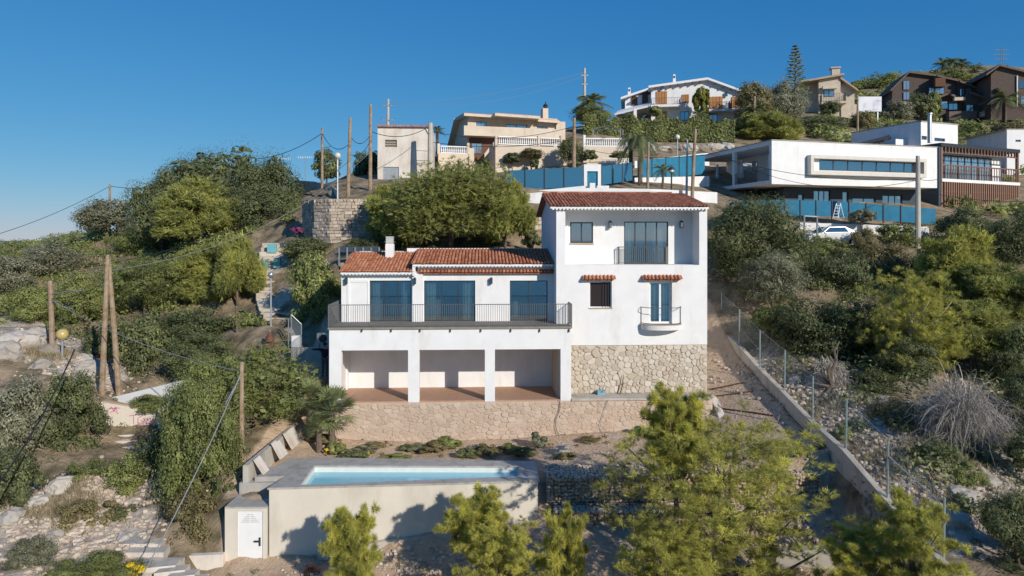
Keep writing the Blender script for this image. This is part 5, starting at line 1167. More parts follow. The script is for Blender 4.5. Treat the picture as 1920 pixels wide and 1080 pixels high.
# round rubble retaining wall and the rubble wall behind the pine
def rubble(name, label, path, rows, hgt, mat='stone_tint', seed=1):
    rg = random.Random(seed); t = thing(name, label, 'wall', path[0])
    core = MB()
    for a, b_ in zip(path[:-1], path[1:]):
        core.prism([(a.x,a.y+.1,a.z-1.5),(b_.x,b_.y+.1,b_.z-1.5),(b_.x,b_.y+.6,b_.z-1.5),(a.x,a.y+.6,a.z-1.5)], [(a.x,a.y+.12,a.z+hgt-.03),(b_.x,b_.y+.12,b_.z+hgt-.03),(b_.x,b_.y+.6,b_.z+hgt-.03),(a.x,a.y+.6,a.z+hgt-.03)])
    core.build('wall_core', M['mortar'], t, world=True)
    m = MB(); L = [0]
    for a, b_ in zip(path[:-1], path[1:]): L.append(L[-1]+math.hypot(b_.x-a.x, b_.y-a.y))
    def at(s):
        for i in range(len(path)-1):
            if s <= L[i+1] or i == len(path)-2:
                q = (s-L[i])/(L[i+1]-L[i]); return path[i].lerp(path[i+1], min(1,q)), (path[i+1]-path[i]).normalized()
    rh = hgt/rows
    for r in range(rows):
        s = rg.uniform(0,.2)
        while s < L[-1]-.15:
            w_ = rg.uniform(.22,.55)*(.7 if r > rows-3 else 1); p, d = at(s+w_/2); o = Vector((d.y, -d.x, 0)).normalized(); dep = rg.uniform(.0,.08); hw = w_/2-.015; z = p.z + r*rh; g = .012
            j = lambda: rg.uniform(-.025,.025)
            lo = [p-d*hw+o*(-.15), p+d*hw+o*(-.15)]
            f = [Vector((q.x+o.x*(dep+.03-.0)+o.x*0, q.y+o.y*(dep+.03), 0)) for q in (p-d*(hw+j()), p+d*(hw+j()), p+d*(hw+j()), p-d*(hw+j()))]
            zz = [z+g+j(), z+g+j(), z+rh-g+j(), z+rh-g+j()]
            front = [(f[i].x, f[i].y, zz[i]) for i in range(4)]
            b0 = [p-d*hw-o*.15, p+d*hw-o*.15, p+d*hw-o*.15, p-d*hw-o*.15]; back = [(b0[i].x, b0[i].y, (z+g, z+g, z+rh-g, z+rh-g)[i]) for i in range(4)]
            m.prism(back, front, min(1,max(0,rg.gauss(.55,.2)))); s += w_
    m.build('masonry', M[mat], t, world=True, kind='stuff'); return t
arcp = [P(568,452,55.5), P(574,452,53), P(590,454,51), P(620,456,50), P(660,458,50), P(705,462,50.5)]
arcp = [Vector((p.x, p.y, arcp[3].z)) for p in arcp]
rubble('retaining_wall', 'curved dry stone retaining wall below the street lamp and poles', arcp, 14, 3.25, seed=2)
rubble('retaining_wall', 'rubble retaining wall between the big pine and the tower', [P(705,472,50.5), P(830,472,50.5), P(1030,470,51.5)], 8, 2.6, seed=3)
# ------------------------------------------------------------------ plants
NR = np.random.default_rng(12)
def leaves(cen, nor, size, tint, aspect=.55, rg=NR):
    """one diamond per leaf"""
    n = len(cen); nor = nor/np.linalg.norm(nor, axis=1, keepdims=True)
    r = rg.normal(size=(n,3)); a = np.cross(nor, r); a /= np.linalg.norm(a, axis=1, keepdims=True)+1e-9; b_ = np.cross(nor, a)
    s = size[:,None]
    V = np.stack([cen-a*s, cen-b_*s*aspect+nor*s*.15, cen+a*s, cen+b_*s*aspect+nor*s*.15], 1).reshape(-1,3)
    return V, np.arange(4*n).reshape(n,4), np.repeat(tint, 4)
def needles(cen, axis_, length, width, k, tint, rg=NR, spread=.75):
    """tufts: k thin blades round each twig end"""
    n = len(cen); d = axis_[:,None,:] + rg.normal(size=(n,k,3))*spread; d /= np.linalg.norm(d, axis=2, keepdims=True)
    r = np.cross(d, axis_[:,None,:] + rg.normal(size=(n,k,3))*.35); r /= np.linalg.norm(r, axis=2, keepdims=True)+1e-9
    c = cen[:,None,:] + rg.normal(size=(n,k,3))*length*.12
    ln = length*rg.uniform(.7,1.2,size=(n,k,1))
    V = np.stack([c-r*width, c+r*width, c+d*ln], 2).reshape(-1,3)
    return V, np.arange(3*n*k).reshape(-1,3), np.repeat(tint, 3*k)
def raw_mesh(name, V, Fc, T, mat, smooth=False):
    me_ = bpy.data.meshes.new(name); nv_ = len(V); nf, kk = Fc.shape
    me_.vertices.add(nv_); me_.vertices.foreach_set('co', np.ascontiguousarray(V, dtype=np.float32).ravel())
    me_.loops.add(nf*kk); me_.loops.foreach_set('vertex_index', Fc.astype(np.int32).ravel())
    me_.polygons.add(nf); me_.polygons.foreach_set('loop_start', np.arange(0, nf*kk, kk, dtype=np.int32)); me_.polygons.foreach_set('loop_total', np.full(nf, kk, dtype=np.int32))
    at = me_.attributes.new('tint', 'FLOAT', 'POINT'); at.data.foreach_set('value', np.clip(T,0,1).astype(np.float32))
    me_.materials.append(mat); me_.update(calc_edges=True); return me_
def sphere_dirs(n, rg): d = rg.normal(size=(n,3)); return d/np.linalg.norm(d, axis=1, keepdims=True)
def clump_centres(n, rg, low=-.55, fill=.5, lump=.22):
    """points in a unit ball, mostly near its uneven skin"""
    d = sphere_dirs(n*4, rg); d = d[d[:,2] > low][:n]
    ph = rg.uniform(0,6.28,6)
    rad = 1 + lump*(np.sin(3*d[:,0]+ph[0])*np.sin(3*d[:,1]+ph[1]) + .8*np.sin(5*d[:,2]+ph[2]+3*d[:,0]) + .6*np.sin(7*d[:,1]+ph[3]))
    rad = np.minimum(rad, 1.10); r = rg.uniform(0,1,len(d))**fill
    return d*(rad*r)[:,None]*.84
PROTO = {}
def crown_mesh(kind, Rw, leaf, var, mat):
    k = (kind, round(math.log2(Rw)*1.6), round(math.log2(leaf)*2), var, mat)
    if k in PROTO: return PROTO[k]
    rg = np.random.default_rng(100+len(PROTO)*7); Rn = 2**(k[1]/1.6); lf = 2**(k[2]/2)/Rn      # leaf length in crown radii
    def pack(*parts):
        V_=[]; F_=[]; T_=[]; o_=0
        for v_, f_, t_ in parts: V_.append(v_); F_.append(f_+o_); T_.append(t_); o_ += len(v_)
        return np.vstack(V_), np.vstack(F_), np.concatenate(T_)
    if kind == 'pine':
        nc = int(np.clip(40*Rn**.9, 26, 110)); c = clump_centres(nc, rg, -.6, .30, .26); rc = rg.uniform(.16,.31,nc)*(1.2 if Rn < 2 else 1)
        nt = int(np.clip(52000/9/nc, 50, 170)); lt = max(lf*2.6, .055); cen=[]; ax=[]; tn=[]
        for i in range(nc):
            d = sphere_dirs(nt, rg); d[:,2] = d[:,2]*.8+.1; p = c[i]+d*rc[i]*(rg.uniform(.78,1.08,nt)[:,None])*np.array([1.1,1.1,.85])
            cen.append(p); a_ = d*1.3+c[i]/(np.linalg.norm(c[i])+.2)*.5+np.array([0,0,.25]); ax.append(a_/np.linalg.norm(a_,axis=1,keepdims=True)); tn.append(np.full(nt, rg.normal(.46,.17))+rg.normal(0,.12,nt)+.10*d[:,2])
        V,Fc,T = needles(np.vstack(cen), np.vstack(ax), lt*1.1, lt*.075, 9, np.concatenate(tn), rg, .62)
        cf = np.repeat(c, 26, 0)+rg.normal(size=(nc*26,3))*.085; v2_,f2_,t2_ = needles(cf, sphere_dirs(len(cf), rg), lt*1.5, lt*.20, 5, rg.normal(.40,.16,len(cf)), rg, .9)
        V,Fc,T = pack((V,Fc,T),(v2_,f2_,t2_))
    elif kind == 'openpine':
        nb = int(np.clip(30*Rn**.75, 22, 80)); c=[]; cen=[]; ax=[]; tn=[]; k_ = 0
        for i in range(nb):                                   # boughs climb and spread; twigs carry the tufts
            f_ = (i+.5)/nb; z0 = -.95+1.75*f_; an = i*2.4+rg.uniform(-.4,.4); ln_ = (.30+.80*math.sqrt(max(0,1-((f_-.42)/.68)**2)))*rg.uniform(.5,1.12); up_ = .15+.5*f_
            bd = np.array([math.cos(an), math.sin(an), 0.])
            for q in range(9):
                s_ = .34+.66*q/8; w_ = rg.normal(size=3)*.10*np.array([1,1,.6]); p = np.array([0,0,z0])+bd*ln_*s_+np.array([0,0,up_*s_*s_*.55])+w_*(1.0 if Rn < 2 else 1.35)
                if q % 3 == 2: c.append(p)
                nt = int(19 if Rn < 2 else 12); d = sphere_dirs(nt, rg); rr_ = .085*Rn**-.3*rg.uniform(.7,1.35); t0 = rg.normal(.5,.18)
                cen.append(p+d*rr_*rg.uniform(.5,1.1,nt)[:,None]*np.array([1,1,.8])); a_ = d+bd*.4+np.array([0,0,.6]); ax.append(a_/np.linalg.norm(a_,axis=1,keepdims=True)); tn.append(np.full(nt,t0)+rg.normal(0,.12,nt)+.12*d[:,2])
        c = np.array(c); lt = max(lf*2.4, .05)
        V,Fc,T = needles(np.vstack(cen), np.vstack(ax), lt*1.15, lt*.048, 13, np.concatenate(tn), rg, .62)
    elif kind == 'dead':
        V=[]; Fc=[]; T=[]; c=None
        hubs = [np.array([rg.normal(0,.28), rg.normal(0,.28), rg.uniform(-.7,.1)]) for _ in range(9)]
        for i in range(3600):
            h_ = hubs[i % 9]; d_ = sphere_dirs(1, rg)[0]; d_[2] = abs(d_[2])*1.1+.1; v_ = d_*.30*rg.uniform(.5,1.3); p = h_+d_*rg.uniform(.0,.35)+rg.normal(size=3)*.06; pts=[p]
            for s in range(6): v_ = v_*.86+rg.normal(size=3)*.06+np.array([0,0,-.032*s]); pts.append(pts[-1]+v_*.42)
            w_ = np.cross(v_, rg.normal(size=3)); w_ = w_/np.linalg.norm(w_)*lf*.13*rg.uniform(.6,1.5); t_ = rg.normal(.45,.22)
            for s in range(6):
                b_ = len(V); V += [pts[s]-w_*(1-s*.14), pts[s]+w_*(1-s*.14), pts[s+1]+w_*(.86-s*.14), pts[s+1]-w_*(.86-s*.14)]; Fc.append((b_,b_+1,b_+2,b_+3)); T += [t_]*4
        V=np.array(V); Fc=np.array(Fc); T=np.array(T)
    else:
        nc = int(np.clip(34*Rn, 24, 110)); c = clump_centres(nc, rg, -.8, .26, .13); rc = rg.uniform(.17,.34,nc)
        ls = max(lf, .017); tot = int(np.clip(24.0/(ls*ls), 4000, 30000)); nl = max(30, tot//nc); cen=[]; nr=[]; tn=[]
        for i in range(nc):
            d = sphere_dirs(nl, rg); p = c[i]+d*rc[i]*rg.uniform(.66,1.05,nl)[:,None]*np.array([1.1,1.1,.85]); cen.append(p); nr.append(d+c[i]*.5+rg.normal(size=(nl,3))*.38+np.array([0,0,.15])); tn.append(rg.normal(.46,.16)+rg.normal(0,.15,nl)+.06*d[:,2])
        sz_ = math.sqrt(15.0/(.5*2*tot))*.5
        V,Fc,T = leaves(np.vstack(cen), np.vstack(nr), np.full(nc*nl, max(ls*.62, sz_))*rg.uniform(.6,1.3,nc*nl), np.concatenate(tn), .55, rg)
        nf_ = 2600; d = sphere_dirs(nf_, rg); pf_ = np.repeat(c, nf_//nc+1, 0)[:nf_]*.92+d*.13
        V,Fc,T = pack((V,Fc,T), leaves(pf_, d+rg.normal(size=(nf_,3))*.4, np.full(nf_, .055)*rg.uniform(.6,1.3,nf_), rg.normal(.42,.15,nf_), .6, rg))
    me_ = raw_mesh('crown', V, Fc, T, M[mat])
    PROTO[k] = (me_, c if kind not in ('dead',) else None); return PROTO[k]
NV = [0]
EXTRA = []
def plant(name, cat, kind, mat, box, Y, label, group=None, trunk='bark', ground=None, leaf_px=1.45, limbs=8, thick=None):
    """box: crown rectangle in the photo; the crown hangs where that rectangle is at distance Y, the trunk goes down to the ground there"""
    NV[0] += 1; rg = random.Random(NV[0]*17)
    x0, y0, x1, y1 = box; a = P(x0, y1, Y); b_ = P(x1, y0, Y); c = (a+b_)/2; Rx = (b_.x-a.x)/2; Rz = (b_.z-a.z)/2
    g = tz(c.x, c.y) if ground is None else ground
    base = Vector((c.x, c.y, min(g, c.z-.15)))
    t = thing(name, label, cat, base, 0, group)
    me_, cc = crown_mesh(kind, max(Rx, .25), leaf_px*Y/683.0, NV[0]%2, mat)
    o = bpy.data.objects.new('crown', me_); C.objects.link(o); o.parent = t; o.location = c-base
    dpt = Rx*rg.uniform(.85,1.05) if Rx < 2.2*Rz else Rz*1.6
    rz = rg.uniform(0,6.28) if abs(dpt-Rx) < .25*Rx else rg.choice([0,math.pi])
    o.rotation_euler = (0,0,rz); o.scale = (Rx, dpt, Rz)
    m = MB(); r0 = thick or max(.03, min(.22, .045*Rx+.012*(c.z-base.z))); h = c-base
    lean = Vector((rg.uniform(-.15,.15)*Rx, rg.uniform(-.1,.1)*Rx, 0))
    top = h + Vector((0,0,Rz*.35)); pts = [Vector((0,0,-.3)), h*.35+lean*.6, h*.75+lean, top]
    m.tube(pts, [r0*1.15, r0*.9, r0*.65, r0*.25], 7)
    if cc is not None:
        ca, sa = math.cos(rz), math.sin(rz); sel = rg.sample(range(len(cc)), min(limbs, len(cc)))
        for i in sel:
            q = cc[i]; q = Vector((q[0]*Rx*ca-q[1]*dpt*sa, q[0]*Rx*sa+q[1]*dpt*ca, q[2]*Rz))+h
            s = max(.15, min(.9, rg.uniform(.35,.8))); st = pts[1].lerp(top, s*.8)
            if q.z < st.z-.2: st = pts[1]
            mid = (st+q)/2+Vector((rg.uniform(-.1,.1),rg.uniform(-.1,.1),-.08))*Rx
            m.tube([st, mid, q], [r0*.42, r0*.28, r0*.08], 5)
    m.build('trunk', M[trunk], t, smooth=True)
    return t
SH = 'evergreen shrubs on the slopes'
# big trees and shrubs on the left hill
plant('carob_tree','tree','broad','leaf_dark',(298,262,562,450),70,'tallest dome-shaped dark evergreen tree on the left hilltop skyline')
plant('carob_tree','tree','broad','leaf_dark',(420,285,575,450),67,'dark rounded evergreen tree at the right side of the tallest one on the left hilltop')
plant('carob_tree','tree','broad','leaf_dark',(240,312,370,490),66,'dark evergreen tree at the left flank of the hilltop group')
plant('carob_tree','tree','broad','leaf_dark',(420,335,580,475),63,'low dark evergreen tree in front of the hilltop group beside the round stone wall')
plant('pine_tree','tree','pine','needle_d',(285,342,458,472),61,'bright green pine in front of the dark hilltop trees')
plant('olive_shrub','shrub','broad','leaf_olive',(142,362,262,452),76,'grey green olive shrub on the left skyline beside the distant pole',SH)
plant('scrub_bush','shrub','broad','leaf_mid',(215,420,330,500),68,'mid green bush below the left skyline olive shrub',SH)
plant('pine_tree','tree','pine','needle_d',(335,455,500,600),50,'spreading pine between the hill trees and the silver globe lamp')
plant('pine_tree','tree','pine','needle_d',(400,450,492,580),47.5,'small pine beside the stone steps')
plant('mastic_bush','shrub','broad','leaf_mid',(195,470,350,590),49,'mid green rounded bush behind the two leaning wooden poles',SH)
plant('mastic_bush','shrub','broad','leaf_dark',(280,560,445,700),43,'dark broad bush right of the two leaning wooden poles',SH)
plant('mastic_bush','shrub','broad','leaf_dark',(205,570,320,725),40.5,'dark bush directly behind the two leaning wooden poles',SH)
plant('mastic_bush','shrub','broad','leaf_mid',(5,525,120,625),48,'green bush above the white rocks at the left edge',SH)
plant('mastic_bush','shrub','broad','leaf_mid',(100,505,205,620),47,'green bush behind the short leaning pole and amber globe lamp',SH)
plant('mastic_bush','shrub','broad','leaf_olive',(40,450,160,525),62,'grey green bush on the dry grass ridge at the far left',SH)
plant('mastic_bush','shrub','broad','leaf_olive',(-30,470,70,560),58,'grey bush at the left picture edge below the skyline',SH)
plant('kermes_oak','shrub','broad','leaf_olive',(-40,690,110,930),32,'large grey green bush filling the left picture edge',SH)
plant('kermes_oak','shrub','broad','leaf_dark',(60,680,195,890),33,'dark green bush left of the graffiti wall',SH)
plant('kermes_oak','shrub','broad','leaf_dark',(-40,830,75,1010),27,'dark bush at the left edge under the large grey green bush',SH)
plant('juniper','tree','broad','leaf_mid',(365,640,612,812),32.5,'broad rounded green tree left of the arcade beside the fan palm',limbs=6)
plant('juniper','tree','broad','leaf_mid',(286,690,466,1010),28,'tall dense green tree left of the pump room beside the short wooden pole',leaf_px=1.6)
plant('juniper','tree','broad','leaf_mid',(312,655,490,840),31,'green tree behind the tall dense one, left of the short wooden pole')
plant('heather_bush','shrub','broad','leaf_brown',(300,910,420,1040),26.4,'olive brown bush hanging beside the lower steps',SH)
plant('broom_bush','shrub','broad','leaf_mid',(190,845,285,940),29,'bright green bush beside the shaded upper steps',SH)
plant('broom_bush','shrub','broad','leaf_mid',(90,1035,270,1110),23,'green bush at the bottom left corner below the steps',SH)
plant('flowering_bush','shrub','broad','flower_y',(228,1050,275,1085),23.2,'small bush with yellow flowers beside the lowest steps')
plant('orange_tree','tree','broad','leaf_mid',(538,465,652,650),42.0,'green leafy tree right of the stone steps by the silver globe lamp')
plant('garden_shrub','shrub','broad','leaf_dark',(525,440,640,500),50,'dark garden shrub below the curved stone wall',SH)
plant('bougainvillea','shrub','broad','flower_p',(545,424,568,440),52,'pink bougainvillea at the foot of the curved stone wall')
plant('garden_shrub','shrub','broad','leaf_dark',(640,440,720,490),47,'dark shrub behind the left end of the low roof',SH)
# big pine behind the low roof
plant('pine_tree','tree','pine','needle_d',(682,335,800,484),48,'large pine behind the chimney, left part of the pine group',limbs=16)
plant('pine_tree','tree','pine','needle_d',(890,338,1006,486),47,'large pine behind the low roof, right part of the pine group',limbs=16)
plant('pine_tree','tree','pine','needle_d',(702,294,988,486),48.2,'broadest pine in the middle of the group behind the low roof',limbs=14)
plant('garden_shrub','shrub','broad','leaf_dark',(690,440,770,485),48.5,'dark shrub at the foot of the rubble wall behind the chimney',SH)
plant('garden_shrub','shrub','broad','leaf_dark',(860,445,960,485),48.5,'dark shrub at the foot of the rubble wall behind the low roof',SH)
plant('agave','shrub','broad','leaf_dark',(980,430,1018,470),47,'small dark shrub against the tower left side',SH)
plant('street_tree','tree','broad','leaf_dark',(582,278,640,348),78,'dark round tree behind the street lamp on the skyline')
plant('street_tree','tree','broad','leaf_dark',(662,276,712,352),74,'dark tree between the wooden poles and the old block')
# around the cream villa
plant('topiary','shrub','broad','leaf_dark',(944,285,977,312),70.5,'ball-shaped clipped shrub before the cream terrace wall')
plant('small_tree','tree','broad','leaf_brown',(972,275,1022,302),70.5,'small flat-crowned tree before the cream terrace wall')
plant('topiary','shrub','broad','leaf_dark',(994,297,1012,316),70,'tiny clipped ball shrub under the small flat-crowned tree')
plant('dark_tree','tree','broad','leaf_dark',(1044,250,1092,312),70,'dark green climber-like tree at the right end of the cream terrace wall')
plant('garden_shrub','shrub','broad','leaf_dark',(1090,280,1120,306),71,'dark round shrub at the left of the balustraded terrace',SH)
plant('garden_shrub','shrub','broad','leaf_mid',(1142,282,1180,300),69,'green shrub before the balustraded terrace wall',SH)
plant('garden_shrub','shrub','broad','leaf_dark',(1060,300,1090,318),68,'low dark shrub behind the blue net screen',SH)
plant('garden_shrub','shrub','broad','leaf_dark',(895,295,925,325),69,'dark bushes at the foot of the cream villa stair',SH)
plant('garden_shrub','shrub','broad','leaf_mid',(1068,196,1152,238),91,'large green shrub under the ridge palm',SH)
plant('garden_shrub','shrub','broad','leaf_mid',(1216,196,1246,222),90,'ball shrub before the white gabled villa',SH)
plant('banana_plant','shrub','broad','leaf_yellow',(1300,155,1332,222),92.5,'tall yellow green climbing plant on the white gabled villa front')
plant('olive_tree','tree','broad','leaf_brown',(1375,150,1450,240),90,'olive brown tree right of the white gabled villa')
plant('olive_tree','tree','broad','leaf_olive',(1425,142,1515,250),93,'olive tree below the tall araucaria')
plant('pine_tree','tree','pine','needle_d',(1376,210,1500,285),86,'dark pine mass above the modern villa roof')
plant('topiary','shrub','broad','leaf_dark',(1534,188,1578,222),112,'dark ball shrub below the tan villa balcony')
plant('garden_shrub','shrub','broad','leaf_brown',(1590,205,1640,255),108,'rust brown shrub left of the billboard',SH)
plant('olive_tree','tree','broad','leaf_olive',(1650,186,1712,240),118,'grey olive tree right of the billboard')
plant('dark_tree','tree','broad','leaf_dark',(1698,172,1752,228),122,'dark tree before the brown house gable')
plant('dark_tree','tree','broad','leaf_mid',(1735,172,1765,230),121,'yellowish climbing tree at the brown house corner')
for k, (bx_, Y, mt, lab) in enumerate((((1600,135,1700,190),170,'leaf_mid','green scrub clump on the skyline left of the brown house'),((1740,128,1830,165),165,'leaf_mid','green tree crown behind the brown house roof'),((1820,140,1870,190),150,'leaf_dark','dark tree between the two brown houses'),((1835,165,1925,235),126,'leaf_dark','dark garden trees below the right brown house'),((1790,228,1850,275),105,'leaf_mid','leafy shrub bank above the slatted building'),((1840,225,1925,290),104,'leaf_brown','olive brown shrub bank at the right edge above the slatted building'),((1480,215,1602,262),104,'leaf_dark','dark clipped hedge mass below the tan villa'),((1700,225,1800,262),112,'leaf_dark','dark hedge below the brown house'),((1640,150,1690,180),175,'leaf_dark','dark skyline bush beside the brown house gable'))):
    plant('hill_shrub','shrub','broad',mt,bx_,Y,lab,SH)
# right slope
plant('carob_tree','tree','broad','leaf_dark',(1318,355,1520,570),44,'big dark evergreen tree right of the tower')
plant('olive_tree','tree','broad','leaf_olive',(1385,470,1515,578),40.5,'grey green olive bush in front of the big dark tree right of the tower')
plant('carob_tree','tree','broad','leaf_dark',(1490,450,1650,610),43,'dark tree below the parked white car')
plant('carob_tree','tree','broad','leaf_brown',(1580,435,1715,575),44.5,'olive brown tree right of the parked white car')
plant('mastic_bush','shrub','broad','leaf_dark',(1445,540,1610,700),36.5,'dark bush below the slope trees left of the fallen trunk',SH)
plant('mastic_bush','shrub','broad','leaf_dark',(1550,560,1690,705),36,'dark bush behind the fallen trunk',SH)
plant('pine_tree','tree','openpine','needle',(1625,520,1800,690),33.5,'slender pine with pale trunk above the dead bush',limbs=16,trunk='greybark')
plant('pine_tree','tree','pine','needle',(1715,430,1870,600),40,'large yellow green pine on the right slope below the concrete pole',limbs=12)
plant('pine_tree','tree','pine','needle_d',(1800,480,1960,640),37,'pine at the right picture edge above the dead bush',limbs=12)
plant('pine_tree','tree','pine','needle_d',(1700,560,1900,690),35.5,'low spreading pine behind the dead bush',limbs=10)
plant('mastic_bush','shrub','broad','leaf_dark',(1755,385,1860,480),50,'dark round tree below the slatted building',SH)
plant('mastic_bush','shrub','broad','leaf_dark',(1840,390,1960,510),47,'dark round tree at the right edge below the slatted building',SH)
plant('mastic_bush','shrub','broad','leaf_mid',(1640,415,1720,470),51,'green bush beside the concrete pole',SH)
plant('agave','shrub','broad','leaf_olive',(1590,390,1640,420),52.5,'spiky grey plants before the long blue sheet fence',SH)
plant('mastic_bush','shrub','broad','leaf_dark',(1340,380,1420,440),50,'dark bush at the left end of the long blue sheet fence',SH)
plant('dead_bush','dead shrub','dead','twig',(1690,665,1900,880),27.5,'large dead grey bush of bare twigs on the right slope',trunk='greybark',leaf_px=2.4)
plant('dead_bush','dead shrub','dead','twig',(1530,660,1600,760),33.5,'small dead bush by the root plate of the fallen trunk',trunk='greybark',leaf_px=2.4)
plant('mastic_bush','shrub','broad','leaf_dark',(1830,920,1990,1100),20.5,'dark bush in the bottom right corner',SH)
plant('mastic_bush','shrub','broad','leaf_dark',(1880,800,1990,900),25,'dark bush at the right edge beside the dead bush',SH)
plant('mastic_bush','shrub','broad','leaf_brown',(1620,740,1740,850),29.5,'brownish undergrowth bush below the fallen trunk',SH)
plant('mastic_bush','shrub','broad','leaf_dark',(1700,820,1830,940),25.5,'dark bush below the dead grey bush',SH)
plant('mastic_bush','shrub','broad','leaf_mid',(1555,795,1600,835),28.2,'small grey green bush just right of the boundary wall',SH)
plant('mastic_bush','shrub','broad','leaf_mid',(1490,440,1590,500),48.5,'green bush hiding the lower half of the parked white car',SH)
plant('mastic_bush','shrub','broad','leaf_brown',(1585,425,1650,490),48.5,'olive brown bush at the right end of the parked white car',SH)
plant('mastic_bush','shrub','broad','leaf_dark',(1700,470,1800,560),43.5,'dark bush behind the large yellow green pine',SH)
plant('mastic_bush','shrub','broad','leaf_dark',(1640,620,1760,720),33,'dark undergrowth bush left of the dead grey bush',SH)
plant('mastic_bush','shrub','broad','leaf_dark',(1580,690,1690,760),32.5,'dark undergrowth bush beside the fallen trunk',SH)
plant('mastic_bush','shrub','broad','leaf_mid',(1400,560,1480,640),38.5,'green bush behind the upper fence posts',SH)
plant('mastic_bush','shrub','broad','leaf_dark',(1840,600,1960,760),33,'dark tree at the right edge behind the dead grey bush',SH)
plant('mastic_bush','shrub','broad','leaf_dark',(1870,680,1980,830),29,'dark bush at the right edge beside the dead bush top',SH)
plant('heather_bush','shrub','broad','leaf_brown',(95,935,185,1010),26.3,'brown dry bush in the middle of the rubble bank',SH)
plant('heather_bush','shrub','broad','leaf_olive',(10,1000,110,1090),23.5,'grey bush at the bottom left edge',SH)
plant('heather_bush','shrub','broad','leaf_brown',(180,935,245,1000),26.8,'brown dry bush beside the landing of the stairway',SH)
plant('broom_bush','shrub','broad','leaf_dark',(250,800,330,900),30.5,'dark bush shading the upper steps of the stairway',SH)
plant('mastic_bush','shrub','broad','leaf_dark',(330,690,450,760),37,'dark bush behind the low white sloping wall',SH)
plant('mastic_bush','shrub','broad','leaf_dark',(150,600,230,690),41.5,'dark bush between the amber lamp and the leaning pole pair',SH)
plant('mastic_bush','shrub','broad','leaf_dark',(392,870,462,1030),27.2,'dark bush added to stand for the black shade in the gap left of the pump room',SH)  # added bush, its dark leaves stand for the black shade in this gap
plant('mastic_bush','shrub','broad','leaf_dark',(300,625,450,715),39.3,'dark bush on the earth mound above the low white sloping wall',SH)
plant('mastic_bush','shrub','broad','leaf_mid',(455,585,505,650),42.2,'small green bush at the left of the silver lamp foot',SH)
plant('broom_bush','shrub','broad','leaf_mid',(240,735,330,778),35.9,'low green bush before the low white sloping wall',SH)
plant('heather_bush','shrub','broad','leaf_mid',(125,858,205,915),28.8,'green bush at the top of the rubble bank left of the steps',SH)
plant('broom_bush','shrub','broad','leaf_dark',(205,945,262,990),26.9,'small dark bush at the left edge of the stairway landing',SH)
plant('mastic_bush','shrub','broad','leaf_mid',(1760,860,1850,930),24.5,'green bush between the dead grey bush and the last fence post',SH)
# foreground pines
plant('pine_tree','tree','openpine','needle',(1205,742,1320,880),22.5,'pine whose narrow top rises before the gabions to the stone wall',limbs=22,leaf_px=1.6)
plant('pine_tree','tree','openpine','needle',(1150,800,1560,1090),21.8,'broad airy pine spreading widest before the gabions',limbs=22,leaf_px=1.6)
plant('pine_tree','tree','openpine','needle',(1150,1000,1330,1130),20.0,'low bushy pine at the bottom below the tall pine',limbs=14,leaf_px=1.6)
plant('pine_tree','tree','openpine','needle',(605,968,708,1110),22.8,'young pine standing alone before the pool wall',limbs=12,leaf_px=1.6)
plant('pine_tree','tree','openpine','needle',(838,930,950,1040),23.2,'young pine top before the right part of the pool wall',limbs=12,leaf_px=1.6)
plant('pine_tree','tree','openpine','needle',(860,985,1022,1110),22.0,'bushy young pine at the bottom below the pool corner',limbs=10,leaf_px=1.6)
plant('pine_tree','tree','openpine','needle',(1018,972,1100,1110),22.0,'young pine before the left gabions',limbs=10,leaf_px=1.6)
plant('pine_tree','tree','openpine','needle',(1635,945,1790,1110),18.5,'bright pine at the bottom end of the boundary wall',limbs=14,leaf_px=1.6)
plant('pine_tree','tree','openpine','needle',(1540,1000,1680,1100),19.5,'low bright pine left of the boundary wall end',limbs=8,leaf_px=1.6)
# weeds behind the pool
ORD = ['first','second','third','fourth','fifth','sixth','seventh','eighth','ninth','tenth','eleventh','twelfth','thirteenth','fourteenth','fifteenth','sixteenth']
rgp = random.Random(5)
for k in range(16):
    x = 600+k*27+rgp.uniform(-8,8); hgt = rgp.uniform(13,25)*(1.5 if k > 13 else 1); wd_ = rgp.uniform(17,36)
    y_ = 31.0 + rgp.uniform(-1.1,.7); gz_ = P(x,0,y_).x; yb = HZ - tz(gz_, y_)*F/y_
    plant('weed','weeds','broad',('leaf_brown','leaf_mid','leaf_dark','leaf_olive')[k%4],(x-wd_,yb-hgt,x+wd_,yb+2),y_,ORD[k]+' weed clump from the left in the strip between pool and stone wall','weeds behind the pool',leaf_px=1.7,limbs=2)
for k, (x, y) in enumerate(((612,846),(650,850),(690,852))):
    plant('yellow_flowers','flowers','broad','flower_y',(x-4,y-6,x+4,y+1),30.4,'patch of yellow flowers behind the pool, ' + ('left','middle','right')[k] + ' of three','yellow flowers behind the pool',leaf_px=1.4,limbs=1)
for (x, y, Y, lab) in ((1105,826,31.5,'dry tussock on the bare earth before the tower wall'),(1060,858,29.5,'dry tussock beside the pale stone block'),(1500,850,27.5,'tussock in the shade of the boundary wall'),(1545,838,27.8,'green tuft at the foot of the boundary wall')):
    plant('tussock','grass tuft','broad','leaf_brown' if 'dry' in lab else 'leaf_mid',(x-22,y-10,x+22,y+6),Y,lab,'tussocks on the bare earth',leaf_px=1.6,limbs=1)

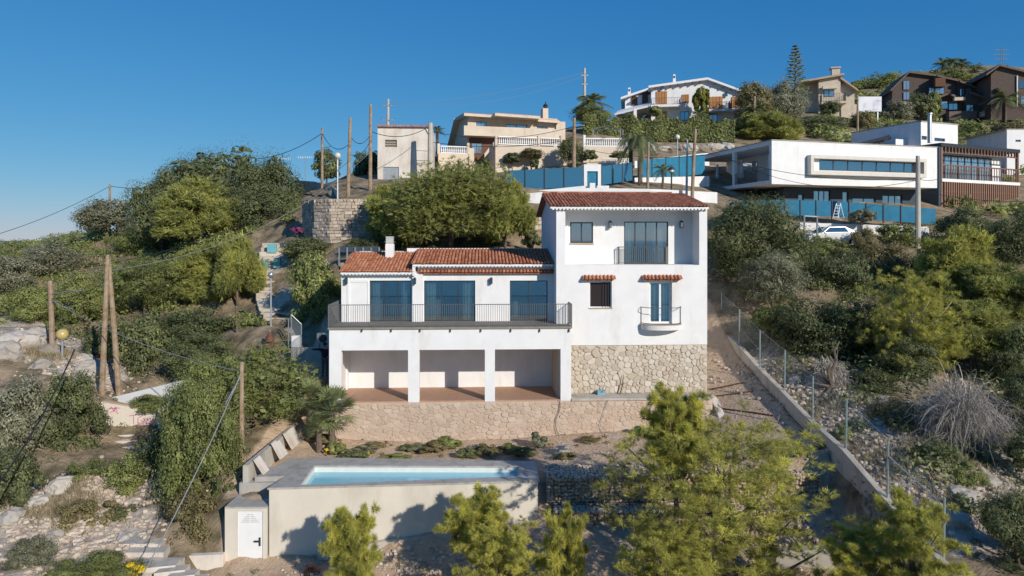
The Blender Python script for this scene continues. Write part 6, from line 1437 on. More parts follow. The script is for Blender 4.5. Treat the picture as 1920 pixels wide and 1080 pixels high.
# palms
def frond(m, base, d, L, droop, w_, t, n=9):
    pts = []; d = d.normalized()
    for k in range(n+1):
        s = k/n; pts.append(base + d*L*s + Vector((0,0,-droop*L*s*s)))
    side = d.cross(Vector((0,0,1))).normalized()
    for k in range(1, n):
        p = pts[k]; tn_ = (pts[k+1]-pts[k-1]).normalized(); l = w_*math.sin(math.pi*(.12+.83*k/n))
        for s in (-1,1):
            for j in (0,.5):
                q = p.lerp(pts[k+1], j); tip = q + side*s*l + tn_*l*.6 + Vector((0,0,-.35*l)); hw = tn_*L*.022
                m.add([q-hw, q+hw, tip], [(0,1,2)], t)
    m.tube(pts, [L*.012]*(n) + [L*.004], 3, t, cap=False)
def palm(px, ytop, ybase, Y, Rf, label, nf=26, trunk_r=.18, drp=.55, name='palm_tree', cat='palm', seed=1, mat='palm', g=None):
    rg = random.Random(seed); top = P(px, ytop, Y); b_ = P(px, ybase, Y); g = min(b_.z, tz(b_.x, b_.y)) if g is None else g
    base = Vector((b_.x, b_.y, g)); t = thing(name, label, cat, base); h = top.z-g
    if h > .5:
        m = MB(); m.tube([Vector((0,0,-.2)), Vector((.05,0,h*.5)), Vector((0,0,h))], [trunk_r*1.2, trunk_r, trunk_r*.9], 8); m.build('trunk', M['bark'], t)
    m = MB()
    for k in range(nf):
        an = k*2.4+rg.uniform(-.3,.3); el = rg.uniform(-.15,1.2); frond(m, Vector((0,0,max(h,.2))), Vector((math.cos(an)*math.cos(el), math.sin(an)*math.cos(el), math.sin(el))), Rf*rg.uniform(.8,1.1), drp*rg.uniform(.7,1.2), Rf*.24, min(1,max(0,rg.gauss(.5,.2))))
    m.build('crown', M[mat], t); return t
palm(1108, 192, 235, 90, 3.0, 'palm with spreading crown on the ridge left of the white gabled villa', 34, seed=2)
palm(1200, 262, 350, 60, 2.2, 'tall drooping palm beside the white gateway', 40, drp=1.1, seed=3)
palm(1182, 256, 350, 61, 1.7, 'second slender palm left of the tall drooping palm', 30, drp=1.1, seed=13)
palm(1242, 318, 352, 59, 1.3, 'young yellowish palm right of the tall drooping palm', 22, trunk_r=.1, seed=4)
palm(1412, 214, 270, 86, 2.8, 'fan palm among the trees above the modern villa', 30, seed=5)
palm(1310, 216, 232, 91, 1.7, 'small yellowish palm before the white gabled villa', 20, seed=6)
for k, (x, y, s) in enumerate(((1768,122,3.2),(1786,118,3.6),(1803,122,3.2),(1828,130,3.4))):
    palm(x, y, 150, 172, s, ('first','second','third','fourth')[k] + ' from left of the palms on the right skyline', 26, seed=20+k, trunk_r=.3)
palm(820, 246, 275, 84, 1.4, 'small dark palm left of the cream villa', 20, seed=8)
palm(1885, 186, 225, 122, 4.0, 'yellowish palm below the right brown house', 26, seed=9)
def fan_palm(px, py, Y, Rw, label, seed, n=30):
    rg = random.Random(seed); p = P(px, py, Y); g = tz(p.x, p.y); t = thing('fan_palm', label, 'palm', (p.x, p.y, g), 0, 'fan palms by the arcade'); h = p.z-g
    m = MB(); m.tube([(0,0,-.2),(0,0,max(.1,h))], [.16,.12], 7); m.build('trunk', M['bark'], t); m = MB()
    for k in range(n):
        an = k*2.4; el = rg.uniform(-.5,1.35); d = Vector((math.cos(an)*math.cos(el), math.sin(an)*math.cos(el), math.sin(el))); o = Vector((0,0,max(h,.1))); q = o+d*Rw*.6; m.tube([o, q], .012, 3, .4, cap=False)
        s = d.cross(Vector((0,0,1))).normalized(); u_ = s.cross(d); tt = min(1,max(0,rg.gauss(.55,.2)))
        for j in range(15):
            a_ = -1.6+3.2*j/14; e = (d*math.cos(a_)+s*math.sin(a_)+u_*rg.uniform(-.12,.12)).normalized(); w_ = e.cross(u_).normalized()*Rw*.022; tip = q+e*Rw*.5*rg.uniform(.85,1.1)+Vector((0,0,-.06*Rw)); m.add([q-w_*.4, q+e*Rw*.25-w_, tip, q+e*Rw*.25+w_], [(0,1,2,3)], tt)
    m.build('crown', M['palm'], t)
fan_palm(622, 772, 31.2, 1.25, 'grey green fan palm at the left end of the stone retaining wall', 1, 46)
fan_palm(580, 745, 32.0, 1.0, 'second fan palm behind, between the rounded tree and the arcade', 2, 36)
fan_palm(598, 800, 30.8, .7, 'small low fan palm shoot at the retaining wall corner', 3, 26)
# araucaria
p = P(1491, 195, 116); t = thing('araucaria', 'tall sparse araucaria with tiered branches on the skyline', 'tree', (p.x, p.y, tz(p.x, p.y))); rg = random.Random(8)
h = P(1491, 84, 116).z - tz(p.x, p.y); m = MB(); m.tube([(0,0,-.2),(0,0,h)], [.22,.04], 6); tw = MB()
for k in range(17):
    z = h-.3-k*.52; L = (.5+k*.13)*rg.uniform(.8,1.1); 
    for j in range(6):
        an = j*1.047+k*.5; d = Vector((math.cos(an), math.sin(an), .12)); e = Vector((0,0,z))+d*L; m.tube([(0,0,z), e], [.04,.015], 4)
        for q in range(7):
            c_ = Vector((0,0,z)).lerp(e, .35+.65*q/6); r_ = .16; tw.add([c_+Vector((r_,0,.12)), c_+Vector((-r_,.05,.12)), c_+Vector((0,-r_,-.12)), c_+Vector((0,r_,.1))], [(0,1,2),(0,3,1),(1,3,2)], rg.random())
m.build('trunk', M['bark'], t); tw.build('crown', M['leaf_dark'], t)
# hedge on the ridge
hp0, hp1 = P(1092, 262, 86), P(1372, 268, 84); rgn = np.random.default_rng(3)
t = thing('hedge', 'long clipped dark green hedge below the white gabled villa', 'hedge', (hp0+hp1)/2); n_ = 26000; base = np.array((hp0+hp1)/2)
s = rgn.uniform(0,1,n_); H_ = 2.6 + .35*np.sin(s*26) + .2*np.sin(s*61+1); dep = 2.2; face = rgn.uniform(0,1,n_)
x = hp0.x+(hp1.x-hp0.x)*s; y = hp0.y+(hp1.y-hp0.y)*s; z0_ = np.array([hp0.z+(hp1.z-hp0.z)*q for q in s]); zz = rgn.uniform(0,1,n_)*H_; fy = np.where(face < .7, -dep/2*(1+.12*np.sin(s*43)), rgn.uniform(-dep/2,dep/2,n_)); zz = np.where(face < .7, zz, H_)
cen = np.stack([x, y+fy+rgn.normal(0,.09,n_), z0_+zz+rgn.normal(0,.08,n_)], 1)-base; nor = np.stack([rgn.normal(0,.5,n_), np.where(face<.7,-1,0)+rgn.normal(0,.4,n_), np.where(face<.7,.2,1)+rgn.normal(0,.4,n_)],1)
V,Fc,T = leaves(cen, nor, rgn.uniform(.1,.2,n_), rgn.normal(.42,.2,n_)+.12*np.sin(s*37), .55, rgn)
o = bpy.data.objects.new('foliage', raw_mesh('foliage', V, Fc, T, M['leaf_mid'])); C.objects.link(o); o.parent = t
m = MB(); a_, b_ = hp0+Vector((.2,.4,0)), hp1+Vector((-.2,.4,0)); m.prism([a_, b_, b_+Vector((0,1.2,0)), a_+Vector((0,1.2,0))], [a_+Vector((0,0,2.2)), b_+Vector((0,0,2.2)), b_+Vector((0,1.2,2.2)), a_+Vector((0,1.2,2.2))]); m.build('branches', M['bark'], t, world=True)
# uncountable: scrub on the far slopes, dry grass, rubble
def scatter(n, xr, yr, seed, keep=None):
    rg = np.random.default_rng(seed); x = rg.uniform(*xr, n); y = rg.uniform(*yr, n)
    if keep is not None: k = keep(x, y); x, y = x[k], y[k]
    return x, y, terrain(x, y), rg
built = lambda x, y: ~((x > -11.8) & (x < 12.9) & (y < 46))
def scrub(name, label, n, xr, yr, seed, mat, rad, leaf, per, keep):
    x, y, z, rg = scatter(n, xr, yr, seed, keep); r = rg.uniform(*rad, len(x)); cen=[]; nr=[]; tn=[]; sz=[]
    for i in range(len(x)):
        d = sphere_dirs(per, rg); d[:,2] = np.abs(d[:,2]); cen.append(np.array([x[i],y[i],z[i]])+d*r[i]*rg.uniform(.6,1.1,per)[:,None]*np.array([1,1,.75])); nr.append(d+rg.normal(size=(per,3))*.6); tn.append(np.full(per,rg.normal(.45,.15))+rg.normal(0,.13,per)); sz.append(np.full(per, leaf)*rg.uniform(.7,1.3,per))
    V,Fc,T = leaves(np.vstack(cen), np.vstack(nr), np.concatenate(sz), np.concatenate(tn), .5, rg)
    o = bpy.data.objects.new(name, raw_mesh(name, V, Fc, T, M[mat])); C.objects.link(o); tag(o, label, None, None, 'stuff')
pxr = lambda x, y: 960+x*F/y
scrub('hillside_scrub', 'low dense scrub covering the left hillside', 900, (-75,-14), (40,100), 1, 'leaf_mid', (.6,1.6), .12, 230, lambda x, y: built(x,y) & (pxr(x,y) < 560) & (pxr(x,y) > -60) & ~((np.abs(pxr(x,y)-515) < 45) & (y < 58)) & ~((x > -38) & (y < 43)))
scrub('hillside_scrub', 'low dark scrub covering the right slope', 620, (10,60), (20,58), 2, 'leaf_dark', (.5,1.3), .10, 170, lambda x, y: (x > 14.5) & (pxr(x,y) < 2000) & ~((y > 48) & (x < 32)))
scrub('hillside_scrub', 'green garden scrub on the upper hillside', 900, (-20,110), (64,190), 3, 'leaf_mid', (.8,2.2), .28, 120, lambda x, y: (pxr(x,y) > 640) & (pxr(x,y) < 2000) & ((y > 98) | (x < 4) | (x > 42)) & ~((x < 8) & (y < 82)))
scrub('undergrowth', 'low weeds and seedlings on the stony ground', 1500, (-30,22), (17,40), 4, 'leaf_olive', (.08,.32), .04, 60, lambda x, y: (built(x,y) | (y < 25)) & ~((np.abs(x+16) < 2.5) & (y < 33)))
scrub('undergrowth', 'sparse creeping weeds on the raked earth', 90, (-9,12), (26.8,32.5), 7, 'leaf_brown', (.06,.2), .04, 30, lambda x, y: y > 30.5)
def grass(name, label, n, spots, seed, hgt):
    rg = np.random.default_rng(seed); cen=[]
    for (a, b_, Y, r) in spots:
        p = P(a, b_, Y); k = n//len(spots); q = np.stack([p.x+rg.normal(0,r,k), p.y+rg.normal(0,r*.8,k)],1); cen.append(np.c_[q, terrain(q[:,0], q[:,1])])
    cen = np.vstack(cen); ax = np.tile([0,0,1.0],(len(cen),1))
    V,Fc,T = needles(cen, ax, hgt, .014, 9, rg.normal(.5,.2,len(cen)), rg, .35); o = bpy.data.objects.new(name, raw_mesh(name, V, Fc, T, M['dry'])); C.objects.link(o); tag(o, label, None, None, 'stuff')
grass('dry_grass', 'straw coloured dry grass on the left ridge and banks', 5600, [(205,458,74,3.0),(150,470,68,3.0),(30,545,56,2.2),(60,520,60,2.5),(220,470,70,2.5),(95,665,40,.6),(120,930,27,.7)], 3, .28)
grass('dry_grass', 'tan dry grass on the right slope beside the boundary wall', 1500, [(1480,660,35,1.0),(1560,760,31,1.0),(1660,870,26,1.0),(1750,860,26,1.2),(1640,930,23.5,.8),(1800,900,24,1.2)], 4, .22)
def rubble_stuff(name, label, n, spots, seed, rr):
    rg = random.Random(seed); m = MB(); pts = []
    for (a, b_, Y, r) in spots:
        p = P(a, b_, Y)
        for k in range(n//len(spots)): pts.append((p.x+rg.gauss(0,r), p.y+rg.gauss(0,r)))
    zs_ = terrain(np.array([q[0] for q in pts]), np.array([q[1] for q in pts]))
    for (x, y), z in zip(pts, zs_): r = rr*rg.uniform(.4,1.0)**2*2; stone_mesh(rg, r, (x, y, z+r*.25), m, min(1,max(0,rg.gauss(.6,.2))))
    tag(m.build(name, M['stone_tint']), label, None, None, 'stuff')
rubble_stuff('rubble', 'pale broken limestone rubble on the left bank', 2400, [(100,920,27.5,1.6),(60,990,25.5,1.6),(150,960,26.5,1.5),(200,1010,25.2,1.0),(170,690,39,1.3),(40,660,41,2.2),(180,900,28.5,1.2)], 1, .075)
rubble_stuff('rubble', 'pale stones scattered down the right slope', 1900, [(1430,640,36.5,1.2),(1500,690,33.5,1.2),(1580,760,30.5,1.2),(1650,840,27.5,1.2),(1720,900,24.5,1.2),(1820,930,23.5,1.5),(1640,470,47,1.6),(1850,690,33,1.5)], 2, .07)
rubble_stuff('gravel', 'fine gravel on the raked earth and path', 2600, [(1360,690,35.5,1.0),(1400,770,32.5,1.2),(1100,835,31,1.6),(960,838,31,1.6),(1300,850,29.5,1.6),(1240,835,30.5,1.6)], 9, .022)
rubble_stuff('rubble', 'loose stones and spoil below the pool wall and gabions', 1500, [(620,1050,24.6,1.0),(760,1040,24.8,1.2),(880,1040,24.9,1.0),(1450,985,24.8,.9),(1540,985,24.4,.8),(1300,1050,24.2,1.2)], 3, .05)

# ------------------------------------------------------------------ poles, lamps, cables, steps, car, person, rocks
PT = {}
def pole(key, px, ytop, pxb, ybase, Y, label, mat='pole', r=.13, arms=(), name='utility_pole', Yb=None):
    top = P(px, ytop, Y); b_ = P(pxb, ybase, Yb or Y); g = tz(b_.x, b_.y); g = min(g, b_.z)
    t = thing(name, label, 'pole', (b_.x, b_.y, g), 0, 'utility poles'); m = MB(); m.tube([(b_.x,b_.y,g-.4), b_.lerp(top,.5), top], [r*1.15, r, r*.8], 9); m.build('shaft', M[mat], t, world=True)
    m = MB(); m.tube([top, top+Vector((0,0,.03))], r*.82, 9); m.build('top_cap', M['galv'], t, world=True)
    for (dz, L, tilt) in arms:
        m = MB(); c = top+Vector((0,0,-dz)); m.box(c.x-L, c.x+L, c.y-.2, c.y-.12, c.z-.05, c.z+.05); a_ = m.build('cross_arm', M['galv'], t, world=True)
        for s in (-.9,-.3,.3,.9): m = MB(); m.lathe((c.x+s*L, c.y-.16, c.z+.05), [(.05,0),(.07,.06),(.04,.12),(.06,.16)], 7); m.build('insulator', M['glass_pale'], a_, world=True)
    PT[key] = top; return t
pole('a', 94, 528, 100, 690, 40, 'grey weathered pole with broken stay beside the amber globe lamp', 'pole', .15)
pole('b', 202, 480, 190, 750, 37, 'left leg of the pair of leaning wooden poles above the graffiti wall', 'pole', .14)
pole('c', 203, 482, 224, 740, 37.6, 'right leg of the pair of leaning wooden poles above the graffiti wall', 'pole', .14)
pole('d', 453, 680, 453, 870, 28.6, 'short brown pole in the dense tree left of the pump room', 'pole', .1)
pole('e', 604, 240, 604, 345, 66, 'slim wooden pole farthest left of the skyline poles', 'pole', .12)
pole('f', 657, 222, 652, 374, 57, 'wooden pole beside the tall street lamp', 'pole', .15)
pole('g', 695, 197, 694, 362, 58.5, 'tallest wooden pole left of the old white block', 'pole', .15)
pole('h', 728, 186, 727, 240, 84, 'concrete pole with crossarms behind the old white block', 'concrete', .17, [(.8,.7,0),(2.6,.9,0)])
pole('i', 807, 231, 807, 300, 63.5, 'thick concrete post at the corner of the old white block', 'concrete', .26)
pole('j', 1077, 222, 1076, 314, 67, 'brown wooden pole at the right of the cream villa', 'pole', .18)
pole('k', 1096, 128, 1096, 205, 94, 'tall concrete pole behind the ridge palm', 'concrete', .2, [(1.0,.5,0),(2.2,.4,0)])
pole('l', 1216, 268, 1214, 356, 55.5, 'slim wooden pole before the tall drooping palm', 'pole', .11)
pole('m', 1304, 243, 1297, 366, 53.5, 'leaning wooden pole behind the tower roof', 'pole', .13)
pole('n', 1289, 262, 1287, 366, 54, 'pale double steel post behind the tower roof', 'galv', .09)
pole('o', 1721, 293, 1721, 468, 50, 'tall square concrete pole on the right slope', 'concrete', .18)
pole('p', 206, 345, 206, 378, 82, 'small distant pole on the left skyline', 'pole', .13)
pole('q', 1415, 182, 1413, 272, 85, 'wooden pole among the trees above the modern villa', 'pole', .14)
pole('r', 1457, 205, 1455, 268, 87, 'second wooden pole among the trees above the modern villa', 'pole', .13)
pole('s', 1608, 180, 1608, 262, 100, 'wooden pole left of the billboard', 'pole', .15)
pole('t', 443, 575, 445, 645, 41.5, 'slim dark post on the bare earth below the yellowish pine', 'bark', .06)
# lattice pylon
p0 = P(1878, 132, 210); t = thing('pylon', 'distant lattice power pylon on the right skyline', 'pylon', (p0.x, p0.y, tz(p0.x,p0.y))); zt_ = P(1878, 90, 210).z; m = MB()
for s in (-1,1): m.tube([(p0.x+s*.9,p0.y,tz(p0.x,p0.y)-1),(p0.x+s*.25,p0.y,zt_)], .12, 4)
m.build('mast', M['galv'], t, world=True)
for k, L in ((0.6,2.0),(2.0,2.5),(3.4,2.2)): m = MB(); m.tube([(p0.x-L,p0.y,zt_-k),(p0.x+L,p0.y,zt_-k)], .1, 4); m.build('cross_arm', M['galv'], t, world=True)
# lamps
def lamp(px, yg, ybase, Y, rg_, gm, label, shade=False, pr=.05):
    g = P(px, yg, Y); b_ = P(px, ybase, Y); gz_ = min(b_.z, tz(b_.x, b_.y)); t = thing('street_lamp', label, 'lamp', (b_.x, b_.y, gz_), 0, 'street lamps')
    m = MB(); m.tube([(b_.x,b_.y,gz_-.2),(b_.x,b_.y,g.z-rg_*.9)], [pr*1.2, pr], 8); m.lathe((b_.x,b_.y,g.z-rg_*1.15), [(pr,0),(pr*2.2,.06),(pr*2,rg_*.35)], 10); m.build('lamp_post', M['galv'] if not shade else M['dark_metal'], t, world=True)
    m = MB(); pf = [(rg_*math.sin(math.pi*k/12), -rg_*math.cos(math.pi*k/12)) for k in range(13)]
    if shade: pf = [(rg_*.4,-rg_),(rg_*.9,-rg_*.1)]
    m.lathe(g, pf, 18); m.build('globe', gm, t, world=True, smooth=True)
    if shade: m = MB(); m.lathe(g, [(rg_,-rg_*.1),(rg_*.95,rg_*.3),(rg_*.6,rg_*.7),(rg_*.1,rg_*.95)], 14); m.build('lamp_hood', M['dark_metal'], t, world=True, smooth=True)
lamp(117, 627, 690, 39.5, .33, M['gold'], 'amber globe lamp beside the grey leaning pole', pr=.07)
lamp(508, 515, 640, 41.5, .19, M['silver'], 'silver globe lamp at the foot of the stone steps')
lamp(633, 292, 378, 56, .27, M['globe'], 'opal globe street lamp above the curved stone wall', pr=.07)
lamp(1270, 257, 310, 72, .28, M['globe'], 'white globe lamp before the rock garden bank', pr=.06)
lamp(1259, 318, 356, 54.5, .26, M['globe'], 'black hooded lantern behind the tower roof', True, pr=.06)
# cables
def cable(a, b_, sag, label, r=.016, mat='cable', n=14):
    m = MB(); m.tube([a.lerp(b_, k/n) + Vector((0,0,-sag*4*(k/n)*(1-k/n))) for k in range(n+1)], r, 4, cap=False); tag(m.build('overhead_cable', M[mat]), label, 'cable', 'overhead cables')
D = Vector((0,0,-.25))
cable(P(-60,455,70), PT['p']+D, .6, 'black cable rising from the left edge to the distant skyline pole', .03)
cable(PT['p']+D, P(420,345,72), .5, 'black cable from the skyline pole into the hilltop trees', .03)
cable(P(480,298,68), PT['e']+D*2, .5, 'black cable from the hilltop trees to the slim skyline pole', .03)
cable(PT['e']+D*2, PT['f']+D*8, 1.0, 'drooping black cable between the slim pole and the lamp pole', .03)
cable(PT['f']+D*6, PT['g']+D*10, .7, 'black cable between the two tall wooden poles', .03)
cable(PT['g']+D*9, PT['i']+D, .7, 'black cable from the tallest wooden pole to the concrete corner post', .03)
cable(PT['g']+D*12, PT['f']+D*12, .6, 'lower black cable between the two tall wooden poles', .028)
cable(PT['f']+D*14, PT['c']+D*1.5, 1.2, 'long cable running down from the lamp pole to the leaning pole pair', .018, 'cable', 24)
cable(PT['g']+D*16, PT['c']+D*3, 1.8, 'second long cable running down past the silver globe lamp to the pole pair', .014, 'pale_cable', 24)
cable(PT['c']+D*5, PT['a']+D*4, .3, 'cable between the leaning pole pair and the grey pole', .015)
cable(PT['a']+D*4, PT['d']+D*1.5, .5, 'cable from the grey pole to the short brown pole', .02, 'pale_cable')
cable(PT['d']+D*1.5, P(255,1100,21), .3, 'grey cable descending from the short brown pole past the steps', .022, 'pale_cable')
cable(PT['d']+D*1.8, P(420,760,28.2), .0, 'short grey service cable bundle below the short brown pole top', .04, 'pale_cable', 4)
cable(P(140,655,30), P(-20,930,22), .4, 'thick black cable hanging across the left bushes', .035, 'cable', 20)
cable(PT['a']+D*3, P(155,545,39), -.05, 'broken stay stub pointing up from the grey pole', .03, 'pale_cable', 3)
cable(PT['a']+D*4.5, P(137,580,39), .05, 'lower broken stay stub on the grey pole', .03, 'pale_cable', 3)
cable(PT['i']+D*3, PT['j']+D*3, .9, 'cable crossing the cream villa balcony', .025)
cable(PT['i']+D*7, PT['j']+D*8, .6, 'lower cable crossing the cream villa terrace wall', .025)
cable(PT['j']+D*2, PT['q']+D*4, .8, 'cable from the cream villa pole along the ridge hedge', .025)
cable(PT['m']+D*6, PT['o']+D*6.5, .9, 'cable from the leaning pole across the modern villa front', .02)
cable(P(1330,280,56), PT['o']+D*7, 1.6, 'cable across the ribbon window of the modern villa', .02)
cable(PT['o']+D*6.5, P(1760,335,54), .15, 'short cable drop from the concrete pole to the modern villa corner', .02)
cable(PT['o']+D*10, P(1980,375,52), .4, 'cable from the concrete pole to the right edge', .018)
cable(PT['j']+D*11, P(1330,290,58), .6, 'cable before the balustraded terrace to the modern villa', .02)
cable(PT['h']+D*3, PT['k']+D*4, 1.5, 'thin pale power line across the sky, lower', .018, 'pale_cable', 20)
cable(PT['h']+D*2, PT['k']+D*2, .9, 'thin pale power line across the sky, upper', .018, 'pale_cable', 20)
cable(PT['q']+D*5, P(1720,236,80), .8, 'cable behind the white block above the solar heater', .025)
# television aerials on the skyline
for k, (x, y0, y1, Y) in enumerate(((532,298,350,76),(572,295,352,74))):
    b_ = P(x, y1, Y); tp = P(x, y0, Y); t = thing('aerial', 'television aerial on the skyline, ' + ('left','right')[k] + ' of the two beside the street bend', 'aerial', b_, 0, 'television aerials'); m = MB(); m.tube([b_+Vector((0,0,-1.5)), tp], .035, 5); m.build('mast', M['galv'], t, world=True)
    m = MB(); w_ = .75; m.tube([tp+Vector((-w_,0,-.05)), tp+Vector((w_,0,0))], .03, 4)
    for j in range(7): q = tp+Vector((-w_+j*w_/3,0,0)); m.tube([q+Vector((0,-.25,.0)), q+Vector((0,.25,.02))], .015, 3); m.tube([q+Vector((0,0,-.14)), q+Vector((0,0,.14))], .02, 3)
    m.build('antenna', M['white_trim'], t, world=True)

# stone steps up the hill beside the silver lamp
st = thing('stone_steps', 'worn stone steps climbing past the silver globe lamp', 'steps', P(522,640,43)); rg = random.Random(6); n = 22
for k in range(n):
    q = k/(n-1); Y = 42.8+q*11; cx = 530-22*math.sin(q*2.6); y = 628-q*172; c = P(cx, y, Y); w_ = 1.15; g = tz(c.x, c.y); z = max(c.z, g+.04)
    m = MB(); a_ = rg.uniform(-.05,.05); m.prism([(c.x-w_,c.y-.04+a_,z-.9),(c.x+w_,c.y-.04-a_,z-.9),(c.x+w_,c.y+.6,z-.9),(c.x-w_,c.y+.6,z-.9)], [(c.x-w_,c.y-.04+a_,z),(c.x+w_,c.y-.04-a_,z),(c.x+w_,c.y+.6,z+.02),(c.x-w_,c.y+.6,z+.02)]); m.build('step', M['stone'], st, world=True, bevel=.03)
for (x0, y0, x1, y1, Y, lab) in ((500,457,518,462,52.6,'upper turquoise painted stone edging beside the steps'),(488,486,502,492,50.5,'left turquoise painted stone beside the steps'),(512,483,526,490,50.6,'middle turquoise painted stone beside the steps'),(530,472,543,484,51.2,'taller turquoise painted stone block right of the steps')):
    a_, b_ = P(x0,y1,Y), P(x1,y0,Y); m = MB(); m.prism([(a_.x,a_.y,a_.z-.5),(b_.x,a_.y,a_.z-.5),(b_.x-.05,a_.y+.4,a_.z-.5),(a_.x+.05,a_.y+.4,a_.z-.5)], [(a_.x+.03,a_.y+.03,b_.z),(b_.x-.04,a_.y+.02,b_.z-.04),(b_.x-.08,a_.y+.36,b_.z),(a_.x+.06,a_.y+.38,b_.z-.02)]); tag(m.build('painted_stone', M['blue_paint'], bevel=.03), lab, 'stone', 'painted stones')
# low blue rail behind the low roof
t = thing('blue_railing', 'blue and grey railing panel behind the left low roof', 'railing', P(670,470,44)); m = MB()
for k in range(6): a_ = P(636+k*15,464,44); m = MB(); m.box(a_.x-.04,a_.x+.04,a_.y-.04,a_.y+.04,a_.z-1.2,a_.z); m.build('post', M['galv'], t, world=True)
a_, b_ = P(636,470,44), P(712,462,44); m = MB(); m.box(a_.x,b_.x,a_.y+.05,a_.y+.08,a_.z-.1,b_.z); m.build('panel', M['slate_blue'], t, world=True)
# stairs on the left descending to the bottom
t = thing('concrete_stairway', 'concrete garden stairway with pale nosings descending at the left bottom', 'stairs', P(270,1000,26)); 
spec = [(278+3*k, 312+2*k, 972-8*k, 26.9+.42*k) for k in range(7)]
def step(x0, x1, y, Y, dep, nose=True, sk=0.0):
    a_, b_ = P(x0,y,Y), P(x1,y,Y); m = MB(); m.prism([(a_.x,a_.y,a_.z-1.3),(b_.x,b_.y+sk,a_.z-1.3),(b_.x,b_.y+sk+dep,a_.z-1.3),(a_.x,a_.y+dep,a_.z-1.3)], [(a_.x,a_.y,a_.z),(b_.x,b_.y+sk,a_.z),(b_.x,b_.y+sk+dep,a_.z+.01),(a_.x,a_.y+dep,a_.z+.01)]); o = m.build('step', M['concrete'], t, world=True)
    if nose: m = MB(); m.prism([(a_.x-.01,a_.y-.03,a_.z-.16),(b_.x+.01,b_.y+sk-.03,a_.z-.16),(b_.x+.01,b_.y+sk-.002,a_.z-.16),(a_.x-.01,a_.y-.002,a_.z-.16)], [(a_.x-.01,a_.y-.03,a_.z+.01),(b_.x+.01,b_.y+sk-.03,a_.z+.01),(b_.x+.01,b_.y+sk-.002,a_.z+.01),(a_.x-.01,a_.y-.002,a_.z+.01)]); m.build('nosing', M['old_white'], o, world=True)
for s in spec: step(s[0], s[1], s[2], s[3], .46)
step(256, 306, 982, 26.5, .5); step(224, 300, 1020, 25.0, 1.55); step(234, 306, 1036, 24.55, .5); step(236, 330, 1062, 23.9, .65)
for k in range(5): step(268+22*k, 322+18*k, 1066+9*k, 23.6-.22*k, .4, True, .25)
m = MB(); a_, b_ = P(322,1044,25.0), P(418,1040,25.2); m.prism([(a_.x,a_.y,a_.z-1.5),(b_.x,b_.y,a_.z-1.5),(b_.x,b_.y+.25,a_.z-1.5),(a_.x,a_.y+.25,a_.z-1.5)], [(a_.x,a_.y,a_.z),(b_.x,b_.y,b_.z),(b_.x,b_.y+.25,b_.z),(a_.x,a_.y+.25,a_.z)]); tag(m.build('low_wall', M['old_white'], bevel=.02), 'low pale wall between the stairway and the pump room', 'wall')
# graffiti wall and landing steps
fr = Frame(245, 35.2, 8); t = frame_thing('graffiti_wall', 'tan concrete wall with pink graffiti above the left steps', 'wall', fr, fr.z(245, 815))
A_ = [(fr.u(186),0,fr.z(186,812)),(fr.u(296),0,fr.z(296,825)),(fr.u(296),0,fr.z(296,771)),(fr.u(186),0,fr.z(186,752))]
m = MB(); m.extrude(A_, (0,.22,0)); m.build('wall', M['pool_wall'], t); m = MB(); m.prism([(A_[3][0]-.03,-.03,A_[3][2]),(A_[2][0]+.03,-.03,A_[2][2]),(A_[2][0]+.03,.25,A_[2][2]),(A_[3][0]-.03,.25,A_[3][2])],[(A_[3][0]-.03,-.03,A_[3][2]+.06),(A_[2][0]+.03,-.03,A_[2][2]+.06),(A_[2][0]+.03,.25,A_[2][2]+.06),(A_[3][0]-.03,.25,A_[3][2]+.06)]); m.build('coping', M['brick'], t)
def stroke(m, pts, w_=.035):
    pts = [(fr.u(x), fr.z(x, y)) for x, y in pts]
    for (a, c), (b2, d) in zip(pts[:-1], pts[1:]):
        L = math.hypot(b2-a, d-c) or 1; nx, nz2 = -(d-c)/L*w_/2, (b2-a)/L*w_/2; m.extrude([(a-nx,-.004,c-nz2),(b2-nx,-.004,d-nz2),(b2+nx,-.004,d+nz2),(a+nx,-.004,c+nz2)], (0,.003,0))
m = MB()
for s in ([(242,780),(258,777)],[(250,778),(251,796)],[(268,779),(259,784),(258,792),(264,796),(269,791),(264,788)],[(270,796),(270,784),(274,795),(277,783)],[(277,788),(282,783),(283,794),(278,794)],[(202,770),(209,763),(213,770),(206,774)],[(213,772),(216,763),(220,771)],[(204,766),(226,765)],[(220,763),(214,769),(222,776)],[(286,784),(285,796)]): stroke(m, s)
m.build('graffiti', M['pink'], t)
for k, (x0,x1,y,Y,lab) in enumerate(((186,252,823,34.4,'upper'),(190,258,832,34.0,'lower'),(196,290,852,33.4,'bottom landing'))):
    a_, b_ = P(x0,y,Y), P(x1,y-6,Y+.3); a_.z = max(a_.z, tz((a_.x+b_.x)/2, a_.y)+.08); m = MB(); m.prism([(a_.x,a_.y,a_.z-.8),(b_.x,b_.y,a_.z-.8),(b_.x,b_.y+.6,a_.z-.8),(a_.x,a_.y+.6,a_.z-.8)], [(a_.x,a_.y,a_.z),(b_.x,b_.y,a_.z),(b_.x,b_.y+.6,a_.z),(a_.x,a_.y+.6,a_.z)]); tag(m.build('landing_step', M['old_white'], bevel=.02), lab + ' pale concrete step below the graffiti wall', 'step', 'steps below the graffiti wall')
m = MB(); a_, b_ = P(198,748,37.0), P(348,712,36.0); m.prism([(a_.x,a_.y,a_.z-.9),(b_.x,b_.y,b_.z-1.2),(b_.x,b_.y+.25,b_.z-1.2),(a_.x,a_.y+.25,a_.z-.9)], [tuple(a_), tuple(b_), tuple(b_+Vector((0,.25,0))), tuple(a_+Vector((0,.25,0)))]); tag(m.build('garden_wall', M['white'], bevel=.02), 'low white sloping wall rising right from the leaning pole pair', 'wall')
